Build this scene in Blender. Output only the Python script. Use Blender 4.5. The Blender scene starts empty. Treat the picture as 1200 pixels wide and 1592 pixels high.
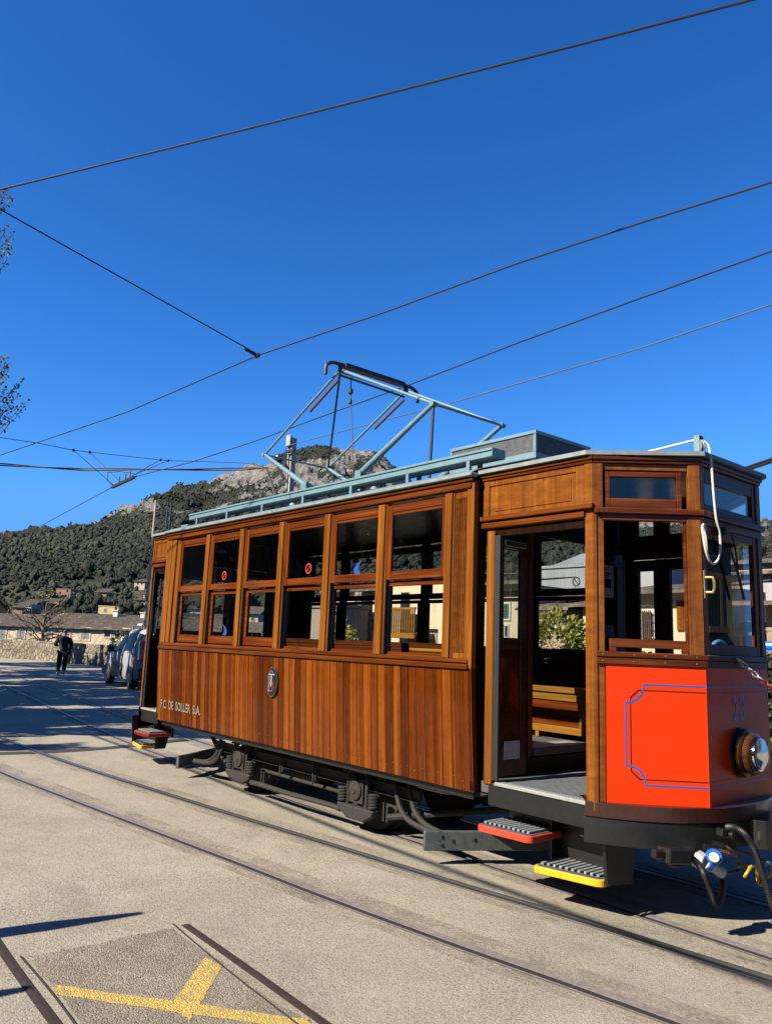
import bpy, bmesh, math, random
import numpy as np
from mathutils import Vector, Matrix, noise as mn

# ------------------------------------------------------------------ camera, world, sun, exposure
scene = bpy.context.scene
CAM = np.array([9.622, -4.3467, 1.7058])
YAW, PITCH, ROLL, FPX = -0.8709, 0.1697, 0.0391, 1198.06     # focal length in pixels of a 1592-pixel-high frame
_F = np.array([math.sin(YAW)*math.cos(PITCH), math.cos(YAW)*math.cos(PITCH), math.sin(PITCH)])
_R = np.array([math.cos(YAW), -math.sin(YAW), 0.0])
_U = np.cross(_R, _F)
CR = _R*math.cos(ROLL) + _U*math.sin(ROLL)
CU = -_R*math.sin(ROLL) + _U*math.cos(ROLL)
cd = bpy.data.cameras.new('camera')
cd.sensor_fit = 'VERTICAL'; cd.sensor_height = 36.0; cd.lens = 36.0*FPX/1592.0
cd.clip_start = 0.05; cd.clip_end = 5000
cam = bpy.data.objects.new('camera', cd)
scene.collection.objects.link(cam)
cam.matrix_world = Matrix(((CR[0], CU[0], -_F[0], CAM[0]), (CR[1], CU[1], -_F[1], CAM[1]),
                           (CR[2], CU[2], -_F[2], CAM[2]), (0, 0, 0, 1)))
scene.camera = cam

SUN_EL = math.radians(37.0); SUN_AZ = math.radians(188.5)     # azimuth clockwise from +Y
world = bpy.data.worlds.new('World'); scene.world = world; world.use_nodes = True
wn = world.node_tree; bg = wn.nodes['Background']
sky = wn.nodes.new('ShaderNodeTexSky'); sky.sky_type = 'NISHITA'; sky.sun_disc = False
sky.sun_elevation = SUN_EL; sky.sun_rotation = SUN_AZ
sky.altitude = 100; sky.air_density = 1.0; sky.dust_density = 0.25; sky.ozone_density = 4.0
# grade the sky: deeper towards the zenith, little red
sep = wn.nodes.new('ShaderNodeSeparateColor'); com = wn.nodes.new('ShaderNodeCombineColor'); wn.links.new(sky.outputs[0], sep.inputs[0])
for i_, (pw, am, lim) in enumerate(((1.6, 0.27, 1.0), (1.2, 0.75, 3.3), (1.1, 1.34, 8.2))):
    p_ = wn.nodes.new('ShaderNodeMath'); p_.operation = 'POWER'; p_.inputs[1].default_value = pw; wn.links.new(sep.outputs[i_], p_.inputs[0])
    q_ = wn.nodes.new('ShaderNodeMath'); q_.operation = 'MULTIPLY'; q_.inputs[1].default_value = am; wn.links.new(p_.outputs[0], q_.inputs[0])
    c_ = wn.nodes.new('ShaderNodeMath'); c_.operation = 'MINIMUM'; c_.inputs[1].default_value = lim; wn.links.new(q_.outputs[0], c_.inputs[0]); wn.links.new(c_.outputs[0], com.inputs[i_])
wn.links.new(com.outputs[0], bg.inputs['Color'])
bg.inputs['Strength'].default_value = 0.05
sd = bpy.data.lights.new('sun', 'SUN'); sd.energy = 5.0; sd.angle = math.radians(0.5); sd.color = (1.0, 0.91, 0.76)
so = bpy.data.objects.new('sun', sd); scene.collection.objects.link(so)
sdir = Vector((math.sin(SUN_AZ)*math.cos(SUN_EL), math.cos(SUN_AZ)*math.cos(SUN_EL), math.sin(SUN_EL)))
so.rotation_euler = sdir.to_track_quat('Z', 'Y').to_euler(); so.location = (0, -30, 40)
scene.view_settings.view_transform = 'Standard'; scene.view_settings.look = 'None'
scene.view_settings.exposure = 1.36; scene.view_settings.gamma = 1.0
scene.cycles.max_bounces = 8; scene.cycles.transparent_max_bounces = 16
scene.cycles.caustics_reflective = False; scene.cycles.caustics_refractive = False

def ray(px, py): return _F + CR*(px-600)/FPX - CU*(py-796)/FPX
def on_y(px, py, y): d = ray(px, py); return CAM + d*(y-CAM[1])/d[1]
def on_x(px, py, x): d = ray(px, py); return CAM + d*(x-CAM[0])/d[0]
def on_z(px, py, z=0.0): d = ray(px, py); return CAM + d*(z-CAM[2])/d[2]
def at(px, py, depth): return CAM + ray(px, py)*depth

rnd = random.Random(7)
PI = math.pi

# ------------------------------------------------------------------ materials
def new_mat(name):
    m = bpy.data.materials.new(name); m.use_nodes = True
    n = m.node_tree; b = n.nodes['Principled BSDF']
    return m, n, b
def N(n, t, **kw):
    x = n.nodes.new(t)
    for k, v in kw.items(): setattr(x, k, v)
    return x
def ramp(n, stops):
    r = n.nodes.new('ShaderNodeValToRGB'); e = r.color_ramp.elements
    while len(e) < len(stops): e.new(0.5)
    for i, (p, c) in enumerate(stops):
        e[i].position = p; e[i].color = (c[0], c[1], c[2], 1)
    return r
def coords(n, scale=(1, 1, 1), loc=(0, 0, 0), kind='Object'):
    tc = N(n, 'ShaderNodeTexCoord'); mp = N(n, 'ShaderNodeMapping')
    mp.inputs['Scale'].default_value = scale; mp.inputs['Location'].default_value = loc
    n.links.new(tc.outputs[kind], mp.inputs['Vector']); return mp.outputs[0]
def noise(n, vec, scale, detail=4, rough=0.55):
    t = N(n, 'ShaderNodeTexNoise'); t.inputs['Scale'].default_value = scale
    t.inputs['Detail'].default_value = detail; t.inputs['Roughness'].default_value = rough
    n.links.new(vec, t.inputs['Vector']); return t.outputs['Fac']
def math_(n, op, a, b=None):
    x = N(n, 'ShaderNodeMath', operation=op)
    for i, v in enumerate((a, b)):
        if v is None: continue
        if isinstance(v, (int, float)): x.inputs[i].default_value = v
        else: n.links.new(v, x.inputs[i])
    return x.outputs[0]
def mixc(n, fac, a, b, blend='MIX'):
    x = N(n, 'ShaderNodeMix', data_type='RGBA', blend_type=blend)
    if isinstance(fac, (int, float)): x.inputs[0].default_value = fac
    else: n.links.new(fac, x.inputs[0])
    for i, v in ((6, a), (7, b)):
        if isinstance(v, (tuple, list)): x.inputs[i].default_value = (v[0], v[1], v[2], 1)
        else: n.links.new(v, x.inputs[i])
    return x.outputs[2]
def bump(n, b, h, dist=0.01, strength=0.5):
    x = N(n, 'ShaderNodeBump'); x.inputs['Distance'].default_value = dist; x.inputs['Strength'].default_value = strength
    n.links.new(h, x.inputs['Height']); n.links.new(x.outputs[0], b.inputs['Normal'])

def paint(name, col, rough=0.4, metal=0.0, var=0.15, scale=6, coat=0.0, bmp=0.0, wear=None):
    m, n, b = new_mat(name)
    v = coords(n)
    f = noise(n, v, scale, 6, 0.65)
    lo = tuple(c*(1-var) for c in col); hi = tuple(min(1, c*(1+var)) for c in col)
    c = ramp(n, [(0.3, lo), (0.7, hi)]); n.links.new(f, c.inputs[0]); out = c.outputs[0]
    if wear:
        w = noise(n, v, scale*2.3, 8, 0.7); r = ramp(n, [(wear[1], (0, 0, 0)), (wear[1]+0.08, (1, 1, 1))]); n.links.new(w, r.inputs[0])
        out = mixc(n, r.outputs[0], out, wear[0])
    n.links.new(out, b.inputs['Base Color'])
    b.inputs['Metallic'].default_value = metal; b.inputs['Roughness'].default_value = rough
    if coat: b.inputs['Coat Weight'].default_value = coat; b.inputs['Coat Roughness'].default_value = 0.04
    if bmp: bump(n, b, noise(n, v, 60, 5, 0.7), 0.004, bmp)
    return m

def wood(name, dark, mid, light, axis='Z', plank=None, seed=0.0, rough=0.33, coat=0.5, fine=34.0, figure=False):
    m, n, b = new_mat(name)
    s = {'Z': (fine, fine, 1.1), 'X': (1.1, fine, fine), 'Y': (fine, 1.1, fine), 'H': (1.6, 1.6, fine)}[axis]
    v = coords(n, s, (seed, seed*1.7, seed*0.6))
    vo = coords(n, (1, 1, 1), (seed*3.1, seed, seed))
    if plank:
        sp_ = N(n, 'ShaderNodeSeparateXYZ'); n.links.new(coords(n), sp_.inputs[0])
        wr = N(n, 'ShaderNodeTexWhiteNoise', noise_dimensions='1D'); n.links.new(math_(n, 'FLOOR', math_(n, 'DIVIDE', sp_.outputs[0], plank)), wr.inputs['W'])
        cb = N(n, 'ShaderNodeCombineXYZ'); n.links.new(math_(n, 'MULTIPLY', sp_.outputs[0], fine*0.9), cb.inputs[0]); n.links.new(math_(n, 'MULTIPLY', wr.outputs['Value'], 40.0), cb.inputs[1])
        n.links.new(math_(n, 'ADD', math_(n, 'MULTIPLY', sp_.outputs[2], 0.55), math_(n, 'MULTIPLY', wr.outputs['Value'], 17.0)), cb.inputs[2]); v = cb.outputs[0]
    fac = noise(n, v, 1.0, 7, 0.62)
    big = noise(n, coords(n, tuple(x*0.18 if x > 5 else x*0.8 for x in s), (seed, 0, seed)), 1.0, 3, 0.5)
    if plank: big = noise(n, coords(n, (14, 14, 9)), 1.0, 5, 0.7)
    f2 = math_(n, 'ADD', math_(n, 'MULTIPLY', fac, 0.86 if plank else 0.62), math_(n, 'MULTIPLY', big, 0.18 if plank else 0.42))
    if figure:
        fg = noise(n, coords(n, (9, 9, 22), (seed, seed, 0)), 1.0, 4, 0.6)
        f2 = math_(n, 'ADD', math_(n, 'MULTIPLY', f2, 0.72), math_(n, 'MULTIPLY', fg, 0.29))
    hgt = fac
    if plank:
        sx = N(n, 'ShaderNodeSeparateXYZ'); n.links.new(coords(n), sx.inputs[0])
        q = math_(n, 'DIVIDE', sx.outputs[0], plank)
        fl = math_(n, 'FLOOR', q); fr = math_(n, 'FRACT', q)
        wnz = N(n, 'ShaderNodeTexWhiteNoise', noise_dimensions='1D'); n.links.new(fl, wnz.inputs['W'])
        f2 = math_(n, 'ADD', f2, math_(n, 'MULTIPLY', math_(n, 'SUBTRACT', wnz.outputs['Value'], 0.5), 0.30))
        g = math_(n, 'MINIMUM', math_(n, 'MULTIPLY', fr, 13.0), math_(n, 'MULTIPLY', math_(n, 'SUBTRACT', 1.0, fr), 13.0))
        g = math_(n, 'MINIMUM', g, 1.0)
        hgt = math_(n, 'ADD', math_(n, 'MULTIPLY', fac, 0.16), g)
    r = ramp(n, [(0.34, dark), (0.52, mid), (0.72, light)]); n.links.new(f2, r.inputs[0])
    out = r.outputs[0]
    if plank: out = mixc(n, g, (dark[0]*0.2, dark[1]*0.2, dark[2]*0.2), out)
    n.links.new(out, b.inputs['Base Color'])
    rr = N(n, 'ShaderNodeMapRange'); rr.inputs[3].default_value = rough-0.1; rr.inputs[4].default_value = rough+0.15
    n.links.new(noise(n, vo, 5, 4), rr.inputs[0]); n.links.new(rr.outputs[0], b.inputs['Roughness'])
    b.inputs['Coat Weight'].default_value = coat*0.4; b.inputs['Coat Roughness'].default_value = 0.06; b.inputs['Specular IOR Level'].default_value = 0.08
    bump(n, b, hgt, 0.004 if plank else 0.002, 0.45)
    return m

def glass_mat(name, tint=(0.86, 0.9, 0.9), rough=0.0, boost=1.0):
    m = bpy.data.materials.new(name); m.use_nodes = True; n = m.node_tree; n.nodes.clear()
    o = N(n, 'ShaderNodeOutputMaterial'); t = N(n, 'ShaderNodeBsdfTransparent'); g = N(n, 'ShaderNodeBsdfGlossy')
    t.inputs[0].default_value = (*tint, 1); g.inputs['Roughness'].default_value = rough
    ge = N(n, 'ShaderNodeNewGeometry'); dt = N(n, 'ShaderNodeVectorMath', operation='DOT_PRODUCT')
    n.links.new(ge.outputs['Normal'], dt.inputs[0]); n.links.new(ge.outputs['Incoming'], dt.inputs[1])
    c1 = math_(n, 'SUBTRACT', 1.0, math_(n, 'ABSOLUTE', dt.outputs['Value']))
    sch = math_(n, 'ADD', 0.045, math_(n, 'MULTIPLY', math_(n, 'POWER', c1, 5.0), 0.955))       # reflectance of one pane, either side
    mx = N(n, 'ShaderNodeMixShader')
    n.links.new(math_(n, 'MINIMUM', math_(n, 'MULTIPLY', sch, boost), 1.0), mx.inputs[0])
    n.links.new(t.outputs[0], mx.inputs[1]); n.links.new(g.outputs[0], mx.inputs[2]); n.links.new(mx.outputs[0], o.inputs[0])
    return m

M = {}
def build_materials():
    d, mi, l = (0.075, 0.017, 0.004), (0.235, 0.062, 0.012), (0.46, 0.165, 0.036)
    M['panel'] = wood('varnished plank cladding', (0.055, 0.0100, 0.0006), (0.140, 0.0300, 0.0018), (0.250, 0.070, 0.006), 'Z', 0.098, 1.0, fine=60, coat=0.35)
    M['post'] = wood('varnished post wood', (0.10, 0.027, 0.0035), (0.21, 0.068, 0.009), (0.36, 0.145, 0.023), 'Z', None, 2.0, fine=46)
    M['figured'] = wood('figured varnished wood', (0.085, 0.022, 0.003), (0.21, 0.064, 0.009), (0.37, 0.14, 0.022), 'Z', None, 3.0, figure=True, fine=30)
    M['rail'] = wood('varnished rail wood', (0.045, 0.009, 0.0015), (0.12, 0.029, 0.004), (0.23, 0.072, 0.011), 'X', None, 4.0, fine=46)
    M['railh'] = wood('varnished trim wood', (0.05, 0.010, 0.002), (0.125, 0.030, 0.005), (0.23, 0.070, 0.012), 'H', None, 5.0, fine=46)
    M['sash'] = wood('varnished sash wood', (0.055, 0.010, 0.002), (0.14, 0.030, 0.005), (0.25, 0.070, 0.012), 'X', None, 6.0, fine=46)
    M['sashv'] = wood('varnished stile wood', (0.055, 0.010, 0.002), (0.14, 0.030, 0.005), (0.25, 0.070, 0.012), 'Z', None, 6.5, fine=46)
    M['inner'] = wood('shade darkened interior wood', (0.008, 0.003, 0.0012), (0.018, 0.0065, 0.0026), (0.032, 0.011, 0.004), 'Z', None, 7.0, coat=0.1)  # wood of interior and far side, darkened to stand in for shade
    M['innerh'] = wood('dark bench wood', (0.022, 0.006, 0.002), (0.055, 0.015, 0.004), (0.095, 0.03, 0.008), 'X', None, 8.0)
    M['pale'] = wood('pale bench wood', (0.15, 0.060, 0.009), (0.25, 0.115, 0.020), (0.34, 0.17, 0.035), 'X', None, 9.0)
    M['red'] = paint('orange red coach paint', (0.86, 0.042, 0.0006), 0.35, 0, 0.04, 2, 0.08)
    M['blue'] = paint('blue line paint', (0.02, 0.11, 0.42), 0.35, 0, 0.05)
    M['darkred'] = paint('dark red line paint', (0.10, 0.004, 0.003), 0.35, 0, 0.05)
    M['skirt'] = paint('brown skirt paint', (0.040, 0.013, 0.009), 0.32, 0, 0.2, 8, 0.3)
    M['black'] = paint('black chassis paint', (0.0065, 0.007, 0.008), 0.45, 0, 0.35, 14, 0, 0.25, ((0.035, 0.031, 0.028), 0.66))
    M['dusty'] = paint('dusty truck iron', (0.018, 0.0155, 0.013), 0.8, 0, 0.5, 18, 0, 0.7, ((0.062, 0.046, 0.034), 0.60))
    M['rubber'] = paint('black rubber', (0.012, 0.012, 0.013), 0.55, 0, 0.2)
    M['roof'] = paint('grey roof paint', (0.17, 0.215, 0.225), 0.55, 0, 0.2, 9, 0, 0.2)
    M['gutter'] = paint('weathered grey gutter', (0.22, 0.26, 0.26), 0.6, 0, 0.25, 14)
    M['pblue'] = paint('pale blue steel paint', (0.155, 0.270, 0.32), 0.45, 0, 0.16, 9, 0.05, 0.15, ((0.05, 0.055, 0.055), 0.74))
    M['darkiron'] = paint('dark pantograph iron', (0.02, 0.018, 0.018), 0.55, 0, 0.4, 20)
    M['rust'] = paint('rusty brown fitting', (0.10, 0.045, 0.028), 0.7, 0, 0.4, 30)
    M['grille'] = paint('grey resistor grille', (0.065, 0.075, 0.08), 0.7, 0, 0.5, 30, 0, 0.8)
    M['alu'] = paint('worn aluminium', (0.42, 0.42, 0.40), 0.5, 0.35, 0.2, 30, 0, 0.3)
    M['tread'] = paint('grey ribbed tread', (0.095, 0.098, 0.10), 0.6, 0.1, 0.3, 25)
    M['chrome'] = paint('polished chrome', (0.8, 0.8, 0.8), 0.08, 1.0, 0.02)
    M['reflector'] = paint('silvered reflector', (0.62, 0.62, 0.60), 0.3, 0.4, 0.05)
    M['rib'] = paint('worn grey tread rib', (0.27, 0.285, 0.30), 0.55, 0.1, 0.2, 25)
    M['plough'] = paint('blue grey plough steel', (0.075, 0.085, 0.09), 0.5, 0.0, 0.3, 12, 0, 0.3, ((0.02, 0.02, 0.02), 0.58))
    M['brass'] = paint('aged brass', (0.30, 0.22, 0.09), 0.45, 0.6, 0.3, 20)
    M['stepred'] = paint('red step edge paint', (0.62, 0.055, 0.02), 0.45, 0, 0.2, 20, 0.1, 0.2, ((0.10, 0.09, 0.085), 0.66))
    M['stepyel'] = paint('yellow step edge paint', (0.72, 0.45, 0.01), 0.45, 0, 0.15, 20, 0.1, 0.2, ((0.16, 0.13, 0.09), 0.66))
    M['ring'] = wood('turned lamp wood', (0.03, 0.011, 0.004), (0.08, 0.032, 0.011), (0.13, 0.056, 0.019), 'X', None, 11.0, 0.15, 0.8)
    M['white'] = paint('off white paint', (0.72, 0.71, 0.67), 0.5, 0, 0.06)
    M['rope'] = paint('white cord', (0.66, 0.63, 0.56), 0.7, 0, 0.1, 40)
    M['plugblue'] = paint('blue plug plastic', (0.02, 0.14, 0.55), 0.35)
    M['plugwhite'] = paint('white plug plastic', (0.62, 0.61, 0.56), 0.4, 0, 0.12, 25)
    M['yelhose'] = paint('yellow coiled hose', (0.72, 0.40, 0.02), 0.35)
    M['grnhose'] = paint('green coiled hose', (0.10, 0.32, 0.25), 0.4)
    M['gold'] = paint('cream letter paint', (0.22, 0.18, 0.11), 0.5, 0, 0.25, 30)
    M['stickred'] = paint('red sticker print', (0.60, 0.06, 0.03), 0.5)
    M['stickblue'] = paint('blue sticker print', (0.012, 0.06, 0.30), 0.5)
    M['orange'] = paint('orange enamel', (0.85, 0.23, 0.04), 0.4)
    M['enblack'] = paint('black enamel', (0.02, 0.022, 0.026), 0.25, 0, 0.1, 8, 0.4)
    M['skyblue'] = paint('light blue enamel', (0.12, 0.35, 0.70), 0.4)
    M['notice'] = paint('paper notice', (0.42, 0.42, 0.44), 0.7, 0, 0.05)
    M['bnotice'] = paint('navy notice', (0.02, 0.035, 0.10), 0.5)
    M['glass'] = glass_mat('window glass', (0.82, 0.86, 0.86), 0, 1.5)
    M['clearglass'] = glass_mat('windscreen glass', (0.9, 0.93, 0.92), 0, 1.9)
    M['lens'] = glass_mat('headlamp glass', (0.92, 0.94, 0.94), 0.02, 0.9)
    M['porcelain'] = paint('brown insulator porcelain', (0.045, 0.022, 0.018), 0.2, 0, 0.1, 5, 0.5)
    M['wire'] = paint('dark overhead wire', (0.008, 0.008, 0.010), 0.6)
    M['wirelight'] = paint('grey stranded wire', (0.10, 0.13, 0.15), 0.5)

    # concrete road
    m, n, b = new_mat('exposed aggregate concrete')
    v = coords(n)
    big = noise(n, v, 0.35, 5, 0.6); mid = noise(n, v, 2.2, 6, 0.65)
    vo = N(n, 'ShaderNodeTexVoronoi'); vo.inputs['Scale'].default_value = 95; n.links.new(v, vo.inputs['Vector'])
    vo2 = N(n, 'ShaderNodeTexVoronoi'); vo2.inputs['Scale'].default_value = 42; n.links.new(v, vo2.inputs['Vector'])
    fine = noise(n, v, 210, 3, 0.7)
    base = ramp(n, [(0.3, (0.315, 0.278, 0.218)), (0.7, (0.48, 0.432, 0.345))])
    n.links.new(math_(n, 'ADD', math_(n, 'MULTIPLY', big, 0.5), math_(n, 'MULTIPLY', mid, 0.5)), base.inputs[0])
    st = ramp(n, [(0.25, (0.42, 0.39, 0.35)), (0.5, (1.0, 1.0, 1.0)), (0.75, (1.25, 1.24, 1.2))]); n.links.new(fine, st.inputs[0])
    pb = ramp(n, [(0.0, (0.62, 0.58, 0.55)), (0.5, (1.0, 1.0, 1.0)), (1.0, (1.22, 1.2, 1.15))]); n.links.new(vo.outputs['Color'], pb.inputs[0])
    c = mixc(n, 0.85, base.outputs[0], pb.outputs[0], 'MULTIPLY'); c = mixc(n, 0.9, c, st.outputs[0], 'MULTIPLY')
    pit = ramp(n, [(0.56, (0, 0, 0)), (0.64, (1, 1, 1))]); n.links.new(noise(n, v, 58, 4, 0.75), pit.inputs[0])
    pitm = ramp(n, [(0.45, (0, 0, 0)), (0.62, (1, 1, 1))]); n.links.new(noise(n, v, 1.3, 3, 0.6), pitm.inputs[0])
    pf = math_(n, 'MULTIPLY', pit.outputs[0], math_(n, 'ADD', math_(n, 'MULTIPLY', pitm.outputs[0], 0.55), 0.3))
    c = mixc(n, pf, c, (0.075, 0.062, 0.05))
    sm = ramp(n, [(0.54, (0, 0, 0)), (0.72, (1, 1, 1))]); n.links.new(noise(n, coords(n, (0.55, 0.9, 1), (3, 1, 0)), 1.0, 6, 0.7), sm.inputs[0])
    c = mixc(n, math_(n, 'MULTIPLY', sm.outputs[0], 0.55), c, (0.17, 0.15, 0.125))
    sp = ramp(n, [(0.70, (0, 0, 0)), (0.74, (1, 1, 1))]); n.links.new(noise(n, v, 7.0, 3, 0.5), sp.inputs[0])
    c = mixc(n, math_(n, 'MULTIPLY', sp.outputs[0], 0.45), c, (0.09, 0.08, 0.07))
    n.links.new(c, b.inputs['Base Color']); b.inputs['Roughness'].default_value = 0.9
    hh = math_(n, 'SUBTRACT', math_(n, 'ADD', math_(n, 'MULTIPLY', vo.outputs['Distance'], -0.6), fine), math_(n, 'MULTIPLY', pf, 0.8))
    bump(n, b, hh, 0.006, 0.7)
    M['road'] = m
    # darker tarmac patch
    m, n, b = new_mat('worn grey tarmac')
    v = coords(n)
    vo = N(n, 'ShaderNodeTexVoronoi'); vo.inputs['Scale'].default_value = 120; n.links.new(v, vo.inputs['Vector'])
    base = ramp(n, [(0.3, (0.185, 0.156, 0.122)), (0.7, (0.30, 0.258, 0.20))]); n.links.new(noise(n, v, 3.0, 6, 0.7), base.inputs[0])
    pb = ramp(n, [(0.0, (0.45, 0.44, 0.44)), (0.5, (1, 1, 1)), (1.0, (1.5, 1.45, 1.4))]); n.links.new(vo.outputs['Color'], pb.inputs[0])
    c = mixc(n, 0.9, base.outputs[0], pb.outputs[0], 'MULTIPLY')
    sp = ramp(n, [(0.62, (0, 0, 0)), (0.70, (1, 1, 1))]); n.links.new(noise(n, v, 4.5, 5, 0.75), sp.inputs[0])
    c = mixc(n, math_(n, 'MULTIPLY', sp.outputs[0], 0.6), c, (0.40, 0.37, 0.31))
    n.links.new(c, b.inputs['Base Color']); b.inputs['Roughness'].default_value = 0.95
    bump(n, b, vo.outputs['Distance'], -0.006, 0.8)
    M['tarmac'] = m
    # worn yellow marking (worn through to the tarmac)
    m, n, b = new_mat('worn yellow road paint')
    v = coords(n)
    vo = N(n, 'ShaderNodeTexVoronoi'); vo.inputs['Scale'].default_value = 120; n.links.new(v, vo.inputs['Vector'])
    pb = ramp(n, [(0.0, (0.50, 0.33, 0.055)), (1.0, (0.72, 0.52, 0.12))]); n.links.new(vo.outputs['Color'], pb.inputs[0])
    w = ramp(n, [(0.50, (0, 0, 0)), (0.60, (1, 1, 1))]); n.links.new(noise(n, v, 55, 6, 0.8), w.inputs[0])
    w2 = ramp(n, [(0.50, (0, 0, 0)), (0.66, (1, 1, 1))]); n.links.new(noise(n, v, 9, 6, 0.75), w2.inputs[0])
    c = mixc(n, math_(n, 'MAXIMUM', math_(n, 'MULTIPLY', w.outputs[0], 0.75), math_(n, 'MULTIPLY', w2.outputs[0], 0.7)), pb.outputs[0], (0.21, 0.18, 0.14))
    n.links.new(c, b.inputs['Base Color']); b.inputs['Roughness'].default_value = 0.9
    bump(n, b, vo.outputs['Distance'], -0.006, 0.8)
    M['yellow'] = m
    M['railsteel'] = paint('purplish worn rail steel', (0.27, 0.235, 0.225), 0.5, 0.1, 0.3, 22, 0, 0.5, ((0.40, 0.36, 0.32), 0.68))
    M['railbright'] = paint('polished rail head', (0.20, 0.20, 0.195), 0.35, 0.5, 0.3, 16)
    M['groove'] = paint('dark flangeway strip', (0.014, 0.012, 0.011), 0.9, 0, 0.5, 30, 0, 0.6)  # flat dark strip laid in place of a cut groove
    M['railrust'] = paint('rusted old rail', (0.045, 0.026, 0.02), 0.75, 0.2, 0.5, 26, 0, 0.8)
    m, n, b = new_mat('oily dirt beside the rails')
    v = coords(n); b.inputs['Base Color'].default_value = (0.085, 0.073, 0.06, 1); b.inputs['Roughness'].default_value = 0.95
    tr = N(n, 'ShaderNodeBsdfTransparent'); mx = N(n, 'ShaderNodeMixShader')
    r = ramp(n, [(0.45, (0, 0, 0)), (0.75, (0.7, 0.7, 0.7))]); n.links.new(math_(n, 'ADD', math_(n, 'MULTIPLY', noise(n, v, 2.2, 6, 0.7), 0.6), math_(n, 'MULTIPLY', noise(n, v, 30, 5, 0.75), 0.4)), r.inputs[0])
    n.links.new(r.outputs[0], mx.inputs[0]); n.links.new(tr.outputs[0], mx.inputs[1]); n.links.new(b.outputs[0], mx.inputs[2]); n.links.new(mx.outputs[0], n.nodes['Material Output'].inputs[0]); M['dirt'] = m
    M['crack'] = paint('dark joint', (0.03, 0.025, 0.02), 0.95)

    # walls
    def masonry(name, c1, c2, joint, scale, jw=0.06, bdist=0.05):
        m, n, b = new_mat(name); v = coords(n)
        ds = N(n, 'ShaderNodeTexNoise'); ds.inputs['Scale'].default_value = scale*0.9; n.links.new(v, ds.inputs['Vector'])
        vv = mixc(n, 0.12, v, ds.outputs['Color'])
        vo = N(n, 'ShaderNodeTexVoronoi', feature='DISTANCE_TO_EDGE'); vo.inputs['Scale'].default_value = scale; n.links.new(vv, vo.inputs['Vector'])
        vc = N(n, 'ShaderNodeTexVoronoi'); vc.inputs['Scale'].default_value = scale; n.links.new(vv, vc.inputs['Vector'])
        r = ramp(n, [(0.0, c1), (1.0, c2)]); n.links.new(vc.outputs['Color'], r.inputs[0])
        e = ramp(n, [(0.0, (0, 0, 0)), (jw, (1, 1, 1))]); n.links.new(vo.outputs['Distance'], e.inputs[0])
        c = mixc(n, e.outputs[0], joint, r.outputs[0])
        g = ramp(n, [(0.3, (0.55, 0.53, 0.5)), (0.7, (1.1, 1.08, 1.05))]); n.links.new(noise(n, v, 1.1, 6, 0.7), g.inputs[0])
        c = mixc(n, 0.8, c, g.outputs[0], 'MULTIPLY')
        n.links.new(c, b.inputs['Base Color']); b.inputs['Roughness'].default_value = 0.92
        bump(n, b, e.outputs[0], bdist, 0.8)
        return m
    M['rubble'] = masonry('rubble stone wall', (0.17, 0.145, 0.11), (0.42, 0.355, 0.265), (0.12, 0.10, 0.078), 4.2, 0.09, 0.06)
    M['stonehouse'] = masonry('tan stone house wall', (0.40, 0.29, 0.19), (0.56, 0.42, 0.28), (0.34, 0.26, 0.18), 3.5, 0.05, 0.02)
    M['farstone'] = masonry('pale rubble house wall', (0.60, 0.46, 0.32), (0.80, 0.64, 0.46), (0.50, 0.39, 0.28), 2.0, 0.05, 0.02)
    def stucco(name, c, var=0.14):
        m, n, b = new_mat(name); v = coords(n)
        r = ramp(n, [(0.28, tuple(x*(1-var*1.8) for x in c)), (0.5, c), (0.75, tuple(min(1, x*(1+var*0.5)) for x in c))])
        n.links.new(noise(n, coords(n, (1.3, 1.3, 0.5)), 1.2, 7, 0.7), r.inputs[0])
        n.links.new(r.outputs[0], b.inputs['Base Color']); b.inputs['Roughness'].default_value = 0.92
        bump(n, b, noise(n, v, 30, 4), 0.01, 0.4); return m
    M['cream'] = stucco('cream stucco', (0.66, 0.54, 0.36))
    M['whitewash'] = stucco('whitewashed stucco', (0.66, 0.63, 0.57))
    M['tan'] = stucco('tan stucco', (0.36, 0.255, 0.165))
    M['pink'] = stucco('pink brown stucco', (0.36, 0.215, 0.15))
    M['greywall'] = stucco('pale grey stucco', (0.40, 0.39, 0.385))
    M['yelwall'] = stucco('yellow stucco', (0.70, 0.57, 0.27))
    M['shadewall'] = stucco('shade darkened beige stucco', (0.27, 0.22, 0.175))  # beige wall with its shade put into the colour
    m, n, b = new_mat('grey corrugated sheet')
    sx = N(n, 'ShaderNodeSeparateXYZ'); n.links.new(coords(n), sx.inputs[0])
    r = ramp(n, [(0.3, (0.20, 0.205, 0.205)), (0.7, (0.29, 0.30, 0.30))]); n.links.new(noise(n, coords(n, (2.5, 2.5, 0.35)), 1.2, 6, 0.7), r.inputs[0])
    n.links.new(r.outputs[0], b.inputs['Base Color']); b.inputs['Roughness'].default_value = 0.6
    bump(n, b, math_(n, 'SINE', math_(n, 'MULTIPLY', sx.outputs[0], 30)), 0.02, 0.5); M['corr'] = m
    # roof tiles: ridges down the slope, courses across
    m, n, b = new_mat('old clay roof tiles')
    v = coords(n)
    vo = N(n, 'ShaderNodeTexVoronoi'); vo.inputs['Scale'].default_value = 4.5; n.links.new(v, vo.inputs['Vector'])
    r = ramp(n, [(0.0, (0.065, 0.048, 0.036)), (0.5, (0.145, 0.108, 0.078)), (1.0, (0.30, 0.215, 0.14))]); n.links.new(vo.outputs['Color'], r.inputs[0])
    g = ramp(n, [(0.35, (0.5, 0.5, 0.5)), (0.65, (1.1, 1.1, 1.1))]); n.links.new(noise(n, v, 2.0, 6, 0.7), g.inputs[0])
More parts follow.
